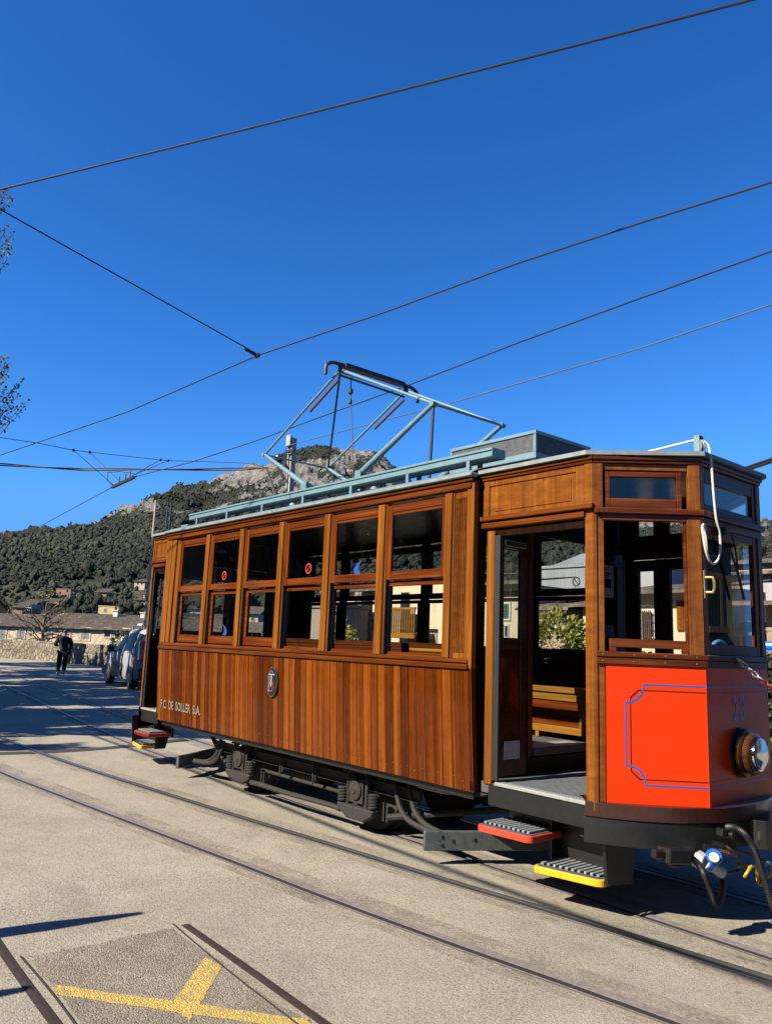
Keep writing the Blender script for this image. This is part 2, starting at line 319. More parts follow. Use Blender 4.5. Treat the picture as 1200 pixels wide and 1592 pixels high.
    c = mixc(n, 0.7, r.outputs[0], g.outputs[0], 'MULTIPLY')
    n.links.new(c, b.inputs['Base Color']); b.inputs['Roughness'].default_value = 0.9
    bump(n, b, noise(n, v, 9, 4), 0.06, 0.9); M['tile'] = m
    M['shgreen'] = paint('green shutter paint', (0.022, 0.075, 0.04), 0.6)
    M['shgrey'] = paint('grey shutter paint', (0.22, 0.225, 0.225), 0.6)
    M['dark'] = paint('dark window opening', (0.012, 0.013, 0.015), 0.25)
    M['woodpole'] = paint('pale weathered pole', (0.42, 0.38, 0.29), 0.8, 0, 0.2, 9)
    M['polegreen'] = paint('dark lattice steel', (0.03, 0.05, 0.055), 0.6)
    M['concpole'] = paint('pale concrete pole', (0.38, 0.37, 0.35), 0.85, 0, 0.25, 8, 0, 0.3)
    M['signred'] = paint('faded red sign paint', (0.55, 0.10, 0.10), 0.5)
    M['skylight'] = paint('greenhouse glazing', (0.05, 0.10, 0.12), 0.15)
    M['tarp'] = paint('bright blue tank plastic', (0.01, 0.17, 0.62), 0.4)
    M['vanpaint'] = paint('shade greyed white van paint', (0.33, 0.345, 0.36), 0.5, 0.0, 0.05, 3, 0.0)  # white body greyed to stand in for tree shade
    M['vanglass'] = paint('dark van glass', (0.010, 0.012, 0.014), 0.2, 0, 0.05, 3, 0.0)
    M['taillight'] = paint('red tail lamp', (0.42, 0.012, 0.015), 0.2, 0, 0.1, 5, 0.5)
    M['plastic'] = paint('dark bumper plastic', (0.03, 0.03, 0.033), 0.6)
    M['hub'] = paint('grey wheel rim', (0.2, 0.2, 0.21), 0.4, 0.6)
    M['suit'] = paint('black suit cloth', (0.0035, 0.0035, 0.0045), 0.9, 0, 0.2, 20)
    M['shirt'] = paint('light blue shirt collar', (0.22, 0.33, 0.55), 0.8)
    M['skin'] = paint('skin', (0.42, 0.24, 0.17), 0.55)
    M['hair'] = paint('short dark grey hair', (0.035, 0.032, 0.032), 0.7)
    M['strap'] = paint('brown bag strap', (0.05, 0.032, 0.025), 0.7)
    M['bark'] = paint('mottled bark', (0.16, 0.13, 0.10), 0.9, 0, 0.5, 6, 0, 0.8)

    def leaf(name, c1, c2, trans=0.35):
        m, n, b = new_mat(name)
        at_ = N(n, 'ShaderNodeAttribute', attribute_name='tone')
        r = ramp(n, [(0.0, c1), (1.0, c2)]); n.links.new(at_.outputs['Fac'], r.inputs[0])
        n.links.new(r.outputs[0], b.inputs['Base Color']); b.inputs['Roughness'].default_value = 0.6
        if trans:
            t = N(n, 'ShaderNodeBsdfTranslucent'); n.links.new(r.outputs[0], t.inputs[0])
            mx = N(n, 'ShaderNodeMixShader'); mx.inputs[0].default_value = trans
            n.links.new(b.outputs[0], mx.inputs[1]); n.links.new(t.outputs[0], mx.inputs[2])
            n.links.new(mx.outputs[0], n.nodes['Material Output'].inputs[0])
        return m
    M['planeleaf'] = leaf('young plane leaves', (0.10, 0.14, 0.04), (0.24, 0.26, 0.10))
    M['shrubleaf'] = leaf('yellow green leaves', (0.10, 0.14, 0.02), (0.55, 0.50, 0.10))
    M['hedgeleaf'] = leaf('hedge leaves', (0.018, 0.04, 0.010), (0.11, 0.15, 0.035))
    M['paletree'] = leaf('pale spring leaves', (0.09, 0.11, 0.03), (0.20, 0.21, 0.07), 0)
    m = leaf('pine and oak foliage', (0.008, 0.016, 0.006), (0.125, 0.135, 0.070), 0)
    n = m.node_tree; b = n.nodes['Principled BSDF']
    b.inputs['Roughness'].default_value = 0.85; bump(n, b, noise(n, coords(n), 2.2, 5, 0.8), 1.2, 1.0); M['forest'] = m
    # mountain
    m, n, b = new_mat('limestone and scrub hillside')
    v = coords(n)
    geo = N(n, 'ShaderNodeNewGeometry'); sx = N(n, 'ShaderNodeSeparateXYZ'); n.links.new(geo.outputs['Normal'], sx.inputs[0])
    ro = N(n, 'ShaderNodeAttribute', attribute_name='rock')
    nz = noise(n, v, 0.20, 8, 0.75)
    rk = math_(n, 'ADD', ro.outputs['Fac'], math_(n, 'MULTIPLY', math_(n, 'SUBTRACT', nz, 0.5), 0.9))
    sr = ramp(n, [(0.47, (0, 0, 0)), (0.53, (1, 1, 1))]); n.links.new(rk, sr.inputs[0])
    rc = ramp(n, [(0.34, (0.05, 0.047, 0.043)), (0.45, (0.25, 0.23, 0.205)), (0.58, (0.50, 0.46, 0.40)), (0.70, (0.58, 0.49, 0.38)), (0.8, (0.58, 0.39, 0.24))])  # darkest stop puts crevice shade into the rock colour
    n.links.new(noise(n, coords(n, (0.14, 0.14, 0.05)), 1.0, 9, 0.76), rc.inputs[0])
    gc = ramp(n, [(0.3, (0.014, 0.020, 0.009)), (0.55, (0.036, 0.044, 0.021)), (0.75, (0.085, 0.085, 0.046))]); n.links.new(noise(n, v, 0.25, 8, 0.78), gc.inputs[0])
    fa = N(n, 'ShaderNodeAttribute', attribute_name='field')
    fc = ramp(n, [(0.3, (0.045, 0.055, 0.022)), (0.5, (0.13, 0.125, 0.06)), (0.7, (0.27, 0.215, 0.13))]); n.links.new(noise(n, v, 0.12, 6, 0.7), fc.inputs[0])
    gcf = mixc(n, fa.outputs['Fac'], gc.outputs[0], fc.outputs[0])
    n.links.new(mixc(n, sr.outputs[0], gcf, rc.outputs[0]), b.inputs['Base Color']); b.inputs['Roughness'].default_value = 0.95
    bump(n, b, noise(n, v, 0.18, 9, 0.8), 9.0, 1.0)
    M['hill'] = m
build_materials()
for k_ in ('vanglass', 'vanpaint'): M[k_].node_tree.nodes['Principled BSDF'].inputs['IOR'].default_value = 1.12
M['red'].node_tree.nodes['Principled BSDF'].inputs['Specular IOR Level'].default_value = 0.18
# every surface a little darker than its swatch: offsets the raised exposure, so shade gets less fill
for m_ in bpy.data.materials:
    n_ = m_.node_tree
    for b_ in [x for x in n_.nodes if x.type in ('BSDF_PRINCIPLED', 'BSDF_TRANSLUCENT')]:
        i_ = b_.inputs['Base Color'] if b_.type == 'BSDF_PRINCIPLED' else b_.inputs[0]
        if b_.type == 'BSDF_PRINCIPLED' and b_.inputs['Metallic'].default_value > 0.7: continue
        if i_.is_linked: src_ = i_.links[0].from_socket; n_.links.new(mixc(n_, 1.0, src_, (0.64, 0.64, 0.64), 'MULTIPLY'), i_)

# ------------------------------------------------------------------ mesh builder and object helpers
ORG = {}
class MB:
    """collects shapes in world space (optionally through a point map T) and links them as ONE mesh object"""
    def __init__(self, T=None): self.v = []; self.f = []; self.mi = []; self.cur = 0; self.T = T
    def mat(self, i): self.cur = i; return self
    def add(self, vs, fs):
        o = len(self.v)
        for p in vs:
            p = tuple(p); self.v.append(tuple(self.T(*p)) if self.T else p)
        for f in fs: self.f.append(tuple(o+i for i in f)); self.mi.append(self.cur)
        return self
    def box(self, x0, x1, y0, y1, z0, z1):
        vs = [(x, y, z) for z in (z0, z1) for y in (y0, y1) for x in (x0, x1)]
        return self.add(vs, [(0, 2, 3, 1), (4, 5, 7, 6), (0, 1, 5, 4), (2, 6, 7, 3), (0, 4, 6, 2), (1, 3, 7, 5)])
    def loft(self, rings, caps=True, closed=True):
        n = len(rings[0]); vs = [p for r in rings for p in r]; fs = []
        for i in range(len(rings)-1):
            for j in range(n if closed else n-1):
                k = (j+1) % n
                fs.append((i*n+j, i*n+k, (i+1)*n+k, (i+1)*n+j))
        if caps and closed: fs.append(tuple(range(n-1, -1, -1))); fs.append(tuple((len(rings)-1)*n+j for j in range(n)))
        return self.add(vs, fs)
    def prism(self, pts, axis, a, b):
        def P(u, w, t): return {'x': (t, u, w), 'y': (u, t, w), 'z': (u, w, t)}[axis]
        return self.loft([[P(u, w, a) for u, w in pts], [P(u, w, b) for u, w in pts]])
    def tube(self, path, r, n=8, caps=True):
        P = [Vector(p) for p in path]; rs = r if isinstance(r, (list, tuple)) else [r]*len(P)
        rings = []; up = None
        for i, p in enumerate(P):
            t = ((P[min(i+1, len(P)-1)]-p).normalized() + (p-P[max(i-1, 0)]).normalized())
            if t.length < 1e-6: t = Vector((0, 0, 1))
            t.normalize()
            if up is None: up = Vector((0, 0, 1)) if abs(t.z) < 0.9 else Vector((1, 0, 0))
            a = t.cross(up); 
            if a.length < 1e-5: a = t.orthogonal()
            a.normalize(); up = a.cross(t).normalized()
            rings.append([p + (a*math.cos(2*PI*k/n) + up*math.sin(2*PI*k/n))*rs[i] for k in range(n)])
        return self.loft(rings, caps)
    def beam(self, p, q, w, h, up=(0, 0, 1)):
        p, q = Vector(p), Vector(q); t = (q-p).normalized(); a = t.cross(Vector(up))
        if a.length < 1e-4: a = t.cross(Vector((1, 0, 0)))
        a.normalize(); u = a.cross(t)
        def ring(c): return [c-a*w/2-u*h/2, c+a*w/2-u*h/2, c+a*w/2+u*h/2, c-a*w/2+u*h/2]
        return self.loft([ring(p), ring(q)])
    def lathe(self, c, axis, prof, n=24):
        """prof: (distance along axis, radius)"""
        c = Vector(c); t = Vector(axis).normalized(); a = t.orthogonal().normalized(); b = t.cross(a)
        return self.loft([[c+t*d+(a*math.cos(2*PI*k/n)+b*math.sin(2*PI*k/n))*max(r, 1e-4) for k in range(n)] for d, r in prof])
    def sheet(self, rows):
        n = len(rows[0])
        return self.add([p for r in rows for p in r], [(i*n+j, i*n+j+1, (i+1)*n+j+1, (i+1)*n+j) for i in range(len(rows)-1) for j in range(n-1)])
    def ribbon(self, pts, w, nrm, lift=0.0):
        """flat strip of width w along pts on a surface with normal nrm"""
        P = [Vector(p)+Vector(nrm)*lift for p in pts]; nrm = Vector(nrm); L = []; Rr = []
        for i, p in enumerate(P):
            t = (P[min(i+1, len(P)-1)]-P[max(i-1, 0)]).normalized(); s = t.cross(nrm)*w/2
            L.append(p-s); Rr.append(p+s)
        return self.sheet([L, Rr])
    def build(self, name, mats, parent=None, bevel=0.0, smooth=False, seg=1, recalc=True, org=None):
        if not isinstance(mats, (list, tuple)): mats = [mats]
        if org is None: org = ORG[parent.name] if parent else (0, 0, 0)
        me = bpy.data.meshes.new(name)
        me.from_pydata([(x-org[0], y-org[1], z-org[2]) for x, y, z in self.v], [], self.f)
        for m in mats: me.materials.append(m)
        if len(mats) > 1: me.polygons.foreach_set('material_index', self.mi)
        if recalc:
            bm = bmesh.new(); bm.from_mesh(me); bmesh.ops.recalc_face_normals(bm, faces=bm.faces); bm.to_mesh(me); bm.free()
        if smooth: me.polygons.foreach_set('use_smooth', [True]*len(me.polygons))
        ob = bpy.data.objects.new(name, me); scene.collection.objects.link(ob)
        if parent: ob.parent = parent
        else: ob.location = org
        ORG[ob.name] = org
        if smooth:
            try: me.set_sharp_from_angle(angle=math.radians(40))
            except Exception: pass
        if bevel:
            bv = ob.modifiers.new('bevel', 'BEVEL'); bv.width = bevel; bv.segments = seg; bv.limit_method = 'ANGLE'; bv.angle_limit = math.radians(35)
            bv.harden_normals = False
        return ob
def thing(name, label, cat, loc=(0, 0, 0), group=None):
    o = bpy.data.objects.new(name, None); scene.collection.objects.link(o); o.location = loc
    o.empty_display_size = 0.2
    ORG[o.name] = tuple(loc); return tag(o, label, cat, group)
def tag(o, label, cat, group=None):
    o['label'] = label; o['category'] = cat
    if group: o['group'] = group
    return o
def struct(o, label=None):
    o['kind'] = 'structure'
    if label: o['label'] = label
    return o
def copy_tree(o, parent=None):
    c = o.copy(); scene.collection.objects.link(c); c.parent = parent
    ORG[c.name] = ORG.get(o.name, (0, 0, 0))
    for ch in [x for x in list(o.children)]: copy_tree(ch, c)
    return c
def text_mesh(body, size_h, width, T, name, mat, parent, depth=0.003, bold=0.0):
    """flat lettering, height size_h and total width, mapped by T(u, v, d)"""
    cu = bpy.data.curves.new('lettering', 'FONT'); cu.body = body; cu.size = 1.0; cu.offset = bold; cu.extrude = 0.5
    to = bpy.data.objects.new('lettering', cu); scene.collection.objects.link(to)
    dg = bpy.context.evaluated_depsgraph_get(); me = bpy.data.meshes.new_from_object(to.evaluated_get(dg))
    vs = [v.co.copy() for v in me.vertices]; fs = [tuple(p.vertices) for p in me.polygons]
    bpy.data.objects.remove(to); bpy.data.curves.remove(cu); bpy.data.meshes.remove(me)
    x0 = min(v.x for v in vs); x1 = max(v.x for v in vs); y0 = min(v.y for v in vs); y1 = max(v.y for v in vs)
    mb = MB()
    mb.add([T((v.x-x0)/(x1-x0)*width, (v.y-y0)/(y1-y0)*size_h, (v.z+0.5)*depth) for v in vs], fs)
    return mb.build(name, mat, parent)

def catmull(pts, k=5):
    P_ = [Vector(p) for p in pts]; out = []
    for i in range(len(P_)-1):
        p0, p1, p2, p3 = P_[max(i-1, 0)], P_[i], P_[i+1], P_[min(i+2, len(P_)-1)]
        for j in range(k):
            s = j/k; out.append(0.5*((2*p1)+(p2-p0)*s+(2*p0-5*p1+4*p2-p3)*s*s+(3*p1-p0-3*p2+p3)*s**3))
    return out+[P_[-1]]
# ------------------------------------------------------------------ the tram
XL, W, YC = 5.526, 2.106, 1.053
C1 = (6.554, 0.085); C2 = (7.06, 0.606); FL = math.hypot(C2[0]-C1[0], C2[1]-C1[1])
FT = ((C2[0]-C1[0])/FL, (C2[1]-C1[1])/FL); FN = (FT[1], -FT[0])
def TX(mx, my, k=0.60):               # mirror to the rear end (whose platform shows shorter) and to the far side
    return lambda x, y, z: ((XL-x if x < XL else -(x-XL)*k) if mx else x, W-y if my else y, z)
def TS(mx, my):                       # side frame (x, outward n, z)
    g = TX(mx, my); return lambda x, n, z: g(x, -n, z)
def TF(mx, my):                       # angled end facet (s along, n outward, z)
    g = TX(mx, my); return lambda s, n, z: g(C1[0]+FT[0]*s+FN[0]*n, C1[1]+FT[1]*s+FN[1]*n, z)
def TE(mx):                           # end wall
    g = TX(mx, False); return lambda s, n, z: g(7.06+n, 0.606+s, z)
FE = W-2*0.606

def build_tram():
    t = thing('tram', 'varnished wooden electric tram with orange red end panels standing on the street track', 'tram', (XL/2, YC, 0.0))
    def P(name, mb, mats, bevel=0.0, parent=t, **k): return mb.build(name, mats, parent, bevel, **k)
    WX = [0.3995+i*0.8152 for i in range(6)]
    # ---- body sides
    for my in (False, True):
        T = TS(False, my)
        prof = [(0.0, 1.545), (-0.009, 1.35), (-0.021, 1.15), (-0.034, 0.95), (-0.046, 0.78), (-0.056, 0.648)]
        mb = MB(T); inn = [(n-0.045, z) for n, z in prof][::-1]
        mb.loft([[(0.0, n, z) for n, z in prof+inn], [(XL, n, z) for n, z in prof+inn]])
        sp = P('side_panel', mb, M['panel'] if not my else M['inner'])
        mb = MB(T); rr = random.Random(3)                       # nail heads along the lower edge
        for k in range(62):
            x = 0.05+k*0.088; n_ = -0.051 if k % 2 else -0.049; z = 0.715 if k % 2 else 0.742
            mb.box(x-0.004, x+0.004, n_+0.001, n_+0.0045, z-0.004, z+0.004)
        if not my: mb.build('nail_heads', M['brass'], sp)
        mb = MB(T); mb.box(0.02, 5.495, -0.04, 0.014, 1.585, 1.618); mb.box(0.015, 5.50, -0.04, 0.024, 1.540, 1.580)
        P('belt_rail', mb, M['rail'] if not my else M['inner'], 0.006)
        # posts
        spans = [(0.013, 0.272), (0.285, 0.385)] + [(WX[i]-0.108, WX[i]-0.016) for i in range(1, 6)] + [(5.214, 5.29)]
        for k, (a, b) in enumerate(spans):
            mb = MB(T)
            if k == 0:
                mb.box(a, b-0.11, -0.05, 0.006, 1.618, 2.945); mb.box(b-0.11, b, -0.05, -0.002, 1.618, 2.945)
            elif k == 1: mb.box(a, b, -0.05, -0.012, 1.618, 2.925)
            else:
                mb.box(a, b, -0.06, 0.012, 1.618, 2.93)
                mb.box(b+0.0005, b+0.016, -0.06, -0.006, 1.618, 2.93)
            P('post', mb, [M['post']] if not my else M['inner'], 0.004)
        mb = MB(T); mb.box(5.3105, 5.45, -0.05, -0.012, 1.618, 2.93)       # fluted pocket panel
        for k in range(7):
            x = 5.322+k*0.0185; mb.box(x, x+0.0105, -0.013, -0.003, 1.665, 2.88)
        P('fluted_panel', mb, M['figured'] if not my else M['inner'], 0.002)
        mb = MB(T); mb.box(5.4505, XL, -0.05, 0.001, 1.5455, 3.0)
        P('corner_post', mb, M['post'] if not my else M['inner'], 0.003)
        mb = MB(T); mb.box(0.0, XL-0.0765, -0.05, 0.0, 2.931, 3.04); mb.box(0.02, 5.50, 0.0003, 0.018, 2.945, 2.990)
        mb.box(0.0, XL, 0.0003, 0.026, 3.0, 3.028)
        P('letterboard', mb, M['rail'] if not my else M['inner'], 0.006)
        # windows
        for i, x0 in enumerate(WX):
            x1 = x0+0.735
            zt, zb_ = 2.914, 2.258
            mb = MB(T); mb.box(x0, x0+0.062, -0.042, -0.012, zb_, zt); mb.box(x1-0.05, x1, -0.042, -0.012, zb_, zt)
            mb.mat(1); mb.box(x0+0.062, x1-0.05, -0.042, -0.013, zt-0.062, zt); mb.box(x0+0.062, x1-0.05, -0.042, -0.013, zb_, zb_+0.07)
            mb.mat(1); mb.box(x0+0.0625, x1-0.0505, -0.040, -0.02, zt-0.088, zt-0.0625)
            us = P('upper_sash', mb, [M['sashv'], M['sash']] if not my else M['inner'], 0.004)
            g = MB(T); g.add([(x0+0.055, -0.028, zb_+0.06), (x1-0.045, -0.028, zb_+0.06), (x1-0.045, -0.028, zt-0.055), (x0+0.055, -0.028, zt-0.055)], [(0, 1, 2, 3)])
            g.build('pane', M['glass'], us)
            mb = MB(T)
            closed = (i < 3) if not my else True
            mb.box(x0+0.01, x1, -0.085, -0.05, 2.205, 2.247); P('meeting_rail', mb, M['sash'] if not my else M['inner'], 0.003); mb = MB(T)
            if closed:
                mb.mat(0); mb.box(x0+0.01, x0+0.062, -0.085, -0.05, 1.635, 2.2045); mb.box(x1-0.05, x1, -0.085, -0.05, 1.635, 2.2045)
                mb.box(x0+0.0625, x1-0.0505, -0.085, -0.052, 1.635, 1.725)
            else:
                mb.box(x0+0.02, x1, -0.085, -0.05, 1.60, 1.645)
            ls = P('lower_sash', mb, M['sash'] if not my else M['inner'], 0.003)
            if closed:
                g = MB(T); g.add([(x0+0.055, -0.066, 1.715), (x1-0.045, -0.066, 1.715), (x1-0.045, -0.066, 2.215), (x0+0.055, -0.066, 2.215)], [(0, 1, 2, 3)])
                g.build('pane', M['glass'], ls)
            if not my:
                mb = MB(T); mb.box(x0-0.012, x0+0.008, -0.09, -0.013, 1.62, 2.25)
                if not closed: mb.mat(1); mb.box(x0+0.0085, x0+0.012, -0.06, -0.045, 1.62, 2.20)
                P('window_channel', mb, [M['rubber'], M['tread']])
                mb = MB(T); mb.box(x0+0.0085, x1+0.004, -0.09, -0.0405, 1.5855, 1.625)
                P('window_sill', mb, M['sash'], 0.003)
                if i in (1, 3):                              # round prohibition stickers
                    cx = x0+(0.34 if i == 1 else 0.42); cz = 2.42; s = MB(T)
                    ring = lambda r: [(cx+r*math.cos(a*PI/12), -0.0255, cz+r*math.sin(a*PI/12)) for a in range(25)]
                    s.sheet([ring(0.052), ring(0.040)])
                    s.add([(cx-0.034, -0.0252, cz-0.028), (cx-0.028, -0.0252, cz-0.034), (cx+0.034, -0.0252, cz+0.028), (cx+0.028, -0.0252, cz+0.034)], [(0, 1, 2, 3)])
                    s.build('sticker', M['stickred'], us)
                if i in (1, 4):                              # blue crescent stickers
                    o_, par, n_ = ((x0+0.43, 1.735), ls, -0.0635) if i == 1 else ((x0+0.34, 2.33), us, -0.0255)
                    s = MB(T); A = [(0.02, 0), (0.0, 0.10), (0.07, 0.19), (0.20, 0.26)]; B = [(0.16, 0), (0.11, 0.10), (0.13, 0.18), (0.20, 0.26)]
                    if i == 1: A = [(-a, b) for a, b in A]; B = [(-a, b) for a, b in B]
                    s.sheet([[(o_[0]+a*0.62, n_, o_[1]+b*0.50) for a, b in A], [(o_[0]+a*0.62, n_, o_[1]+b*0.50) for a, b in B]])
                    s.build('sticker', M['stickblue'], par)
    # oval badge, company lettering
    Tb = lambda u, v, d: (2.775+u, -0.003-d, 1.283+v)
    mb = MB(); k = 40
    mb.loft([[(2.775+0.098*math.cos(a*2*PI/k), 0.004, 1.283+0.148*math.sin(a*2*PI/k)) for a in range(k)], [(2.775+0.098*math.cos(a*2*PI/k), -0.006, 1.283+0.148*math.sin(a*2*PI/k)) for a in range(k)]])
    bd = P('oval_badge', mb, M['enblack'])
    mb = MB(); rim = lambda r: [(2.775+(0.098+r)*math.cos(a*2*PI/k), -0.0068, 1.283+(0.148+r)*math.sin(a*2*PI/k)) for a in range(k+1)]
    mb.sheet([rim(-0.001), rim(-0.0035)]); mb.build('badge_rim', M['gold'], bd)
    mb = MB()                                                 # orange arrow figure, red arcs, blue bars
    q = lambda u, v: (2.757+u, -0.0075, 1.283+v)
    mb.add([q(-0.012, 0.062), q(0.012, 0.062), q(0.010, 0.02), q(0.016, -0.02), q(0.0, -0.062), q(-0.016, -0.02), q(-0.010, 0.02)], [(0, 1, 2, 3, 4, 5, 6)])
    mb.mat(1); arc = lambda r, a0, a1, cz: [q(r*math.cos(a0+(a1-a0)*i/20), cz+r*1.1*math.sin(a0+(a1-a0)*i/20)) for i in range(21)]
    mb.sheet([arc(0.046, -2.6, 1.2, -0.045), arc(0.040, -2.6, 1.2, -0.045)]); mb.sheet([arc(0.042, 0.4, 2.7, 0.066), arc(0.034, 0.4, 2.7, 0.066)])
    mb.mat(2); mb.add([q(-0.052, 0.067), q(0.058, 0.067), q(0.058, 0.080), q(-0.052, 0.080)], [(0, 1, 2, 3)])
    mb.add([q(-0.045, 0.06), q(-0.036, 0.06), q(-0.030, -0.10), q(-0.043, -0.10)], [(0, 1, 2, 3)])
    mb.build('badge_device', [M['orange'], M['stickred'], M['skyblue']], bd)
    def Tt(x0): return lambda u, v, d: (x0+u, 0.018+0.056-0.056*min(1, (0.805+v-0.648)/0.45)**0.6-0.0205-d, 0.800+v)
    x = 0.14
    for wd, wid in (('F.C.', 0.17), ('DE', 0.13), ('SOLLER', 0.40), ('S.A.', 0.20)):
        text_mesh(wd, 0.105, wid, lambda u, v, d, x0=x: (x0+u, 0.0395-0.066*v-d-0.0015, 0.803+v), 'lettering', M['gold'], t, 0.004, 0.028); x += wid+0.06
    # ---- roof
    def roof_z(x, y):
        e = 1-((y-YC)/1.10)**2
        return 3.058+0.20*max(0, e)**0.8
    rows = [[(x, -0.05+(W+0.10)*j/24, roof_z(x, -0.05+(W+0.10)*j/24)) for j in range(25)] for x in (0.0, XL)]
    mb = MB(); mb.sheet(rows); roof = P('roof', mb, M['roof'], smooth=True)
    for my in (False, True):
        mb = MB(TS(False, my)); mb.box(-0.01, XL+0.01, -0.03, 0.055, 3.034, 3.064); mb.build('gutter', M['gutter'], roof, 0.006)
    # cab roofs
    for mx in (False, True):
        g = TX(mx, False); o = 0.05
        edge = [(XL, 0.085-o), (6.554-o*0.35, 0.085-o), (7.06+o, 0.606-o*0.45), (7.06+o, 1.5+o*0.45), (6.554-o*0.35, W-0.085+o), (XL, W-0.085+o)]
        dense = []
        for a, b in zip(edge[:-1], edge[1:]):
            for k in range(8): dense.append((a[0]+(b[0]-a[0])*k/8, a[1]+(b[1]-a[1])*k/8))
        dense.append(edge[-1]); rows = []
        for s in range(9):
            q = 1-s/8.0; rows.append([(XL+(x-XL)*(q if True else 1), YC+(y-YC)*q, 3.062+0.145*(1-q**2.2)) for x, y in dense])
        mb = MB(g); mb.sheet(rows); cr = P('cab_roof', mb, M['roof'], smooth=True)
        mb = MB(g)
        top = [(x, y, 3.085) for x, y in edge]; bot = [(x, y, 3.055) for x, y in edge]
        ins = [(x+(XL-x)*0.05, y+(YC-y)*0.05) for x, y in edge]
        mb.sheet([top, bot, [(x, y, 3.055) for x, y in ins]]); mb.sheet([top, [(x, y, 3.085) for x, y in ins], [(x, y, 3.055) for x, y in ins]])
        mb.build('gutter', M['gutter'], cr)
    # ---- cabs
    for mx in (False, True):
        for my in (False, True):
            wp = (lambda k: M['inner']) if my else (lambda k: M[k])  # far side takes the wood with shade in its colour
            T = TS(mx, my); d = -0.085
            mb = MB(T)                                         # door posts
            mb.box(5.5905, 5.668, d-0.045, d, 0.722, 2.60); P('door_post', mb, wp('post'), 0.004)
            mb = MB(T); mb.box(6.492, 6.556, d-0.05, d+0.002, 0.70, 2.625); P('door_post', mb, wp('figured'), 0.004)
            # header with recessed panel
            mb = MB(T)
            if my:
                for a_, b_ in ((5.535, 5.735), (5.89, 6.045), (6.215, 6.552)): mb.box(a_, b_, d-0.045, d-0.012, 2.775, 2.93)
                mb.box(5.535, 6.552, d-0.045, d-0.012, 2.62, 2.7748); mb.box(5.535, 6.552, d-0.045, d-0.012, 2.9302, 3.05)
            else: mb.box(5.535, 6.552, d-0.045, d-0.012, 2.62, 3.05)
            mb.box(5.545, 5.605, d-0.0115, d, 2.7155, 3.0); mb.box(6.415, 6.488, d-0.0115, d-0.002, 2.7155, 3.0); mb.box(6.4885, 6.556, d-0.0115, d+0.004, 2.7155, 3.0)
            mb.box(5.6055, 6.4145, d-0.0115, d-0.003, 2.955, 3.0)
            if not my: mb.box(5.648, 6.372, d-0.0115, d-0.006, 2.752, 2.925)
            hp = P('header_panel', mb, wp('figured'), 0.004)
            mb = MB(T); mb.box(5.530, 6.566, d-0.012, d+0.028, 2.678, 2.715); P('header_moulding', mb, wp('rail'), 0.005)
            mb = MB(T); mb.box(5.535, 6.49, d-0.03, d+0.012, 2.622, 2.664); P('lintel_moulding', mb, wp('rail'), 0.005)
            mb = MB(T); mb.box(5.535, 6.562, d-0.012, d+0.012, 3.0, 3.022); mb.box(5.535, 6.568, d-0.012, d+0.024, 3.0215, 3.05)
            P('cornice', mb, wp('rail'), 0.005)
            mb = MB(T); mb.box(5.57, 6.492, d-0.05, d-0.02, 2.555, 2.6215); P('door_head', mb, wp('inner'), 0.003)
            # folding door leaf, swung inwards against the saloon end
            if not my:
                mb = MB(TX(mx, my)) if not mx else MB(TX(mx, my))
                if mx: xa, xb = 6.36, 6.40
                else: xa, xb = 5.68, 5.715
                ya, yb = 0.105, 0.425
                mb.box(xa, xb, ya, ya+0.045, 0.78, 2.55); mb.box(xa, xb, yb-0.075, yb, 0.78, 2.55)
                mb.box(xa, xb, ya+0.0455, yb-0.0755, 2.475, 2.55); mb.box(xa, xb, ya+0.0455, yb-0.0755, 1.70, 1.79); mb.box(xa, xb, ya+0.0455, yb-0.0755, 0.78, 0.98)
                mb.box(xa+0.008, xb-0.008, ya+0.0455, yb-0.0755, 0.9805, 1.6995)
                dl = P('door', mb, M['innerh'] if not mx else M['inner'], 0.004)
                gl = MB(TX(mx, my)); xm = (xa+xb)/2
                gl.add([(xm, ya+0.04, 1.78), (xm, yb-0.07, 1.78), (xm, yb-0.07, 2.48), (xm, ya+0.04, 2.48)], [(0, 1, 2, 3)]); gl.build('pane', M['glass'], dl)
                e = MB(TX(mx, my)); e.box(xa-0.004, xb+0.012, ya-0.022, ya-0.0005, 0.76, 2.56); e.build('door_seal', M['rubber'], dl)
                if not mx:
                    s_ = MB(); s_.box(xb+0.0005, xb+0.006, ya+0.045, yb-0.03, 2.488, 2.535); sg = s_.build('door_sign', M['notice'], dl, 0.004)
                    s_ = MB(); s_.box(xb+0.0062, xb+0.0075, ya+0.055, yb-0.04, 2.494, 2.529); s_.build('sign_field', M['enblack'], dl)
                    kp = MB(); kp.add([(xb+0.001, ya+0.06, 1.03), (xb+0.001, yb-0.08, 1.03), (xb+0.001, yb-0.08, 0.90), (xb+0.001, ya+0.06, 0.90)], [(0, 1, 2, 3)])
                    kp.build('kick_plate', M['alu'], dl)
                if mx:
                    gm = TX(mx, my); h = MB(); pts = [gm(xb-0.06, ya+0.02, z) for z in (1.62, 1.66, 1.9, 1.94)]
                    h.tube([gm(xa-0.005, ya+0.03, 1.70), gm(xa-0.06, ya+0.03, 1.72), gm(xa-0.06, ya+0.03, 2.06), gm(xa-0.005, ya+0.03, 2.08)], 0.016, 8); h.build('door_handle', M['chrome'], dl, smooth=True)
            else:                                              # far door is shut
                mb = MB(T)
                for a_, b_ in ((5.67, 5.738), (5.885, 5.962), (5.968, 6.048), (6.212, 6.49)): mb.box(a_, b_, d-0.05, d-0.01, 0.78, 2.55)
                for a_, b_ in ((5.7382, 5.8848), (6.0482, 6.2118)): mb.box(a_, b_, d-0.05, d-0.012, 0.78, 1.66); mb.box(a_, b_, d-0.05, d-0.012, 2.45, 2.55)
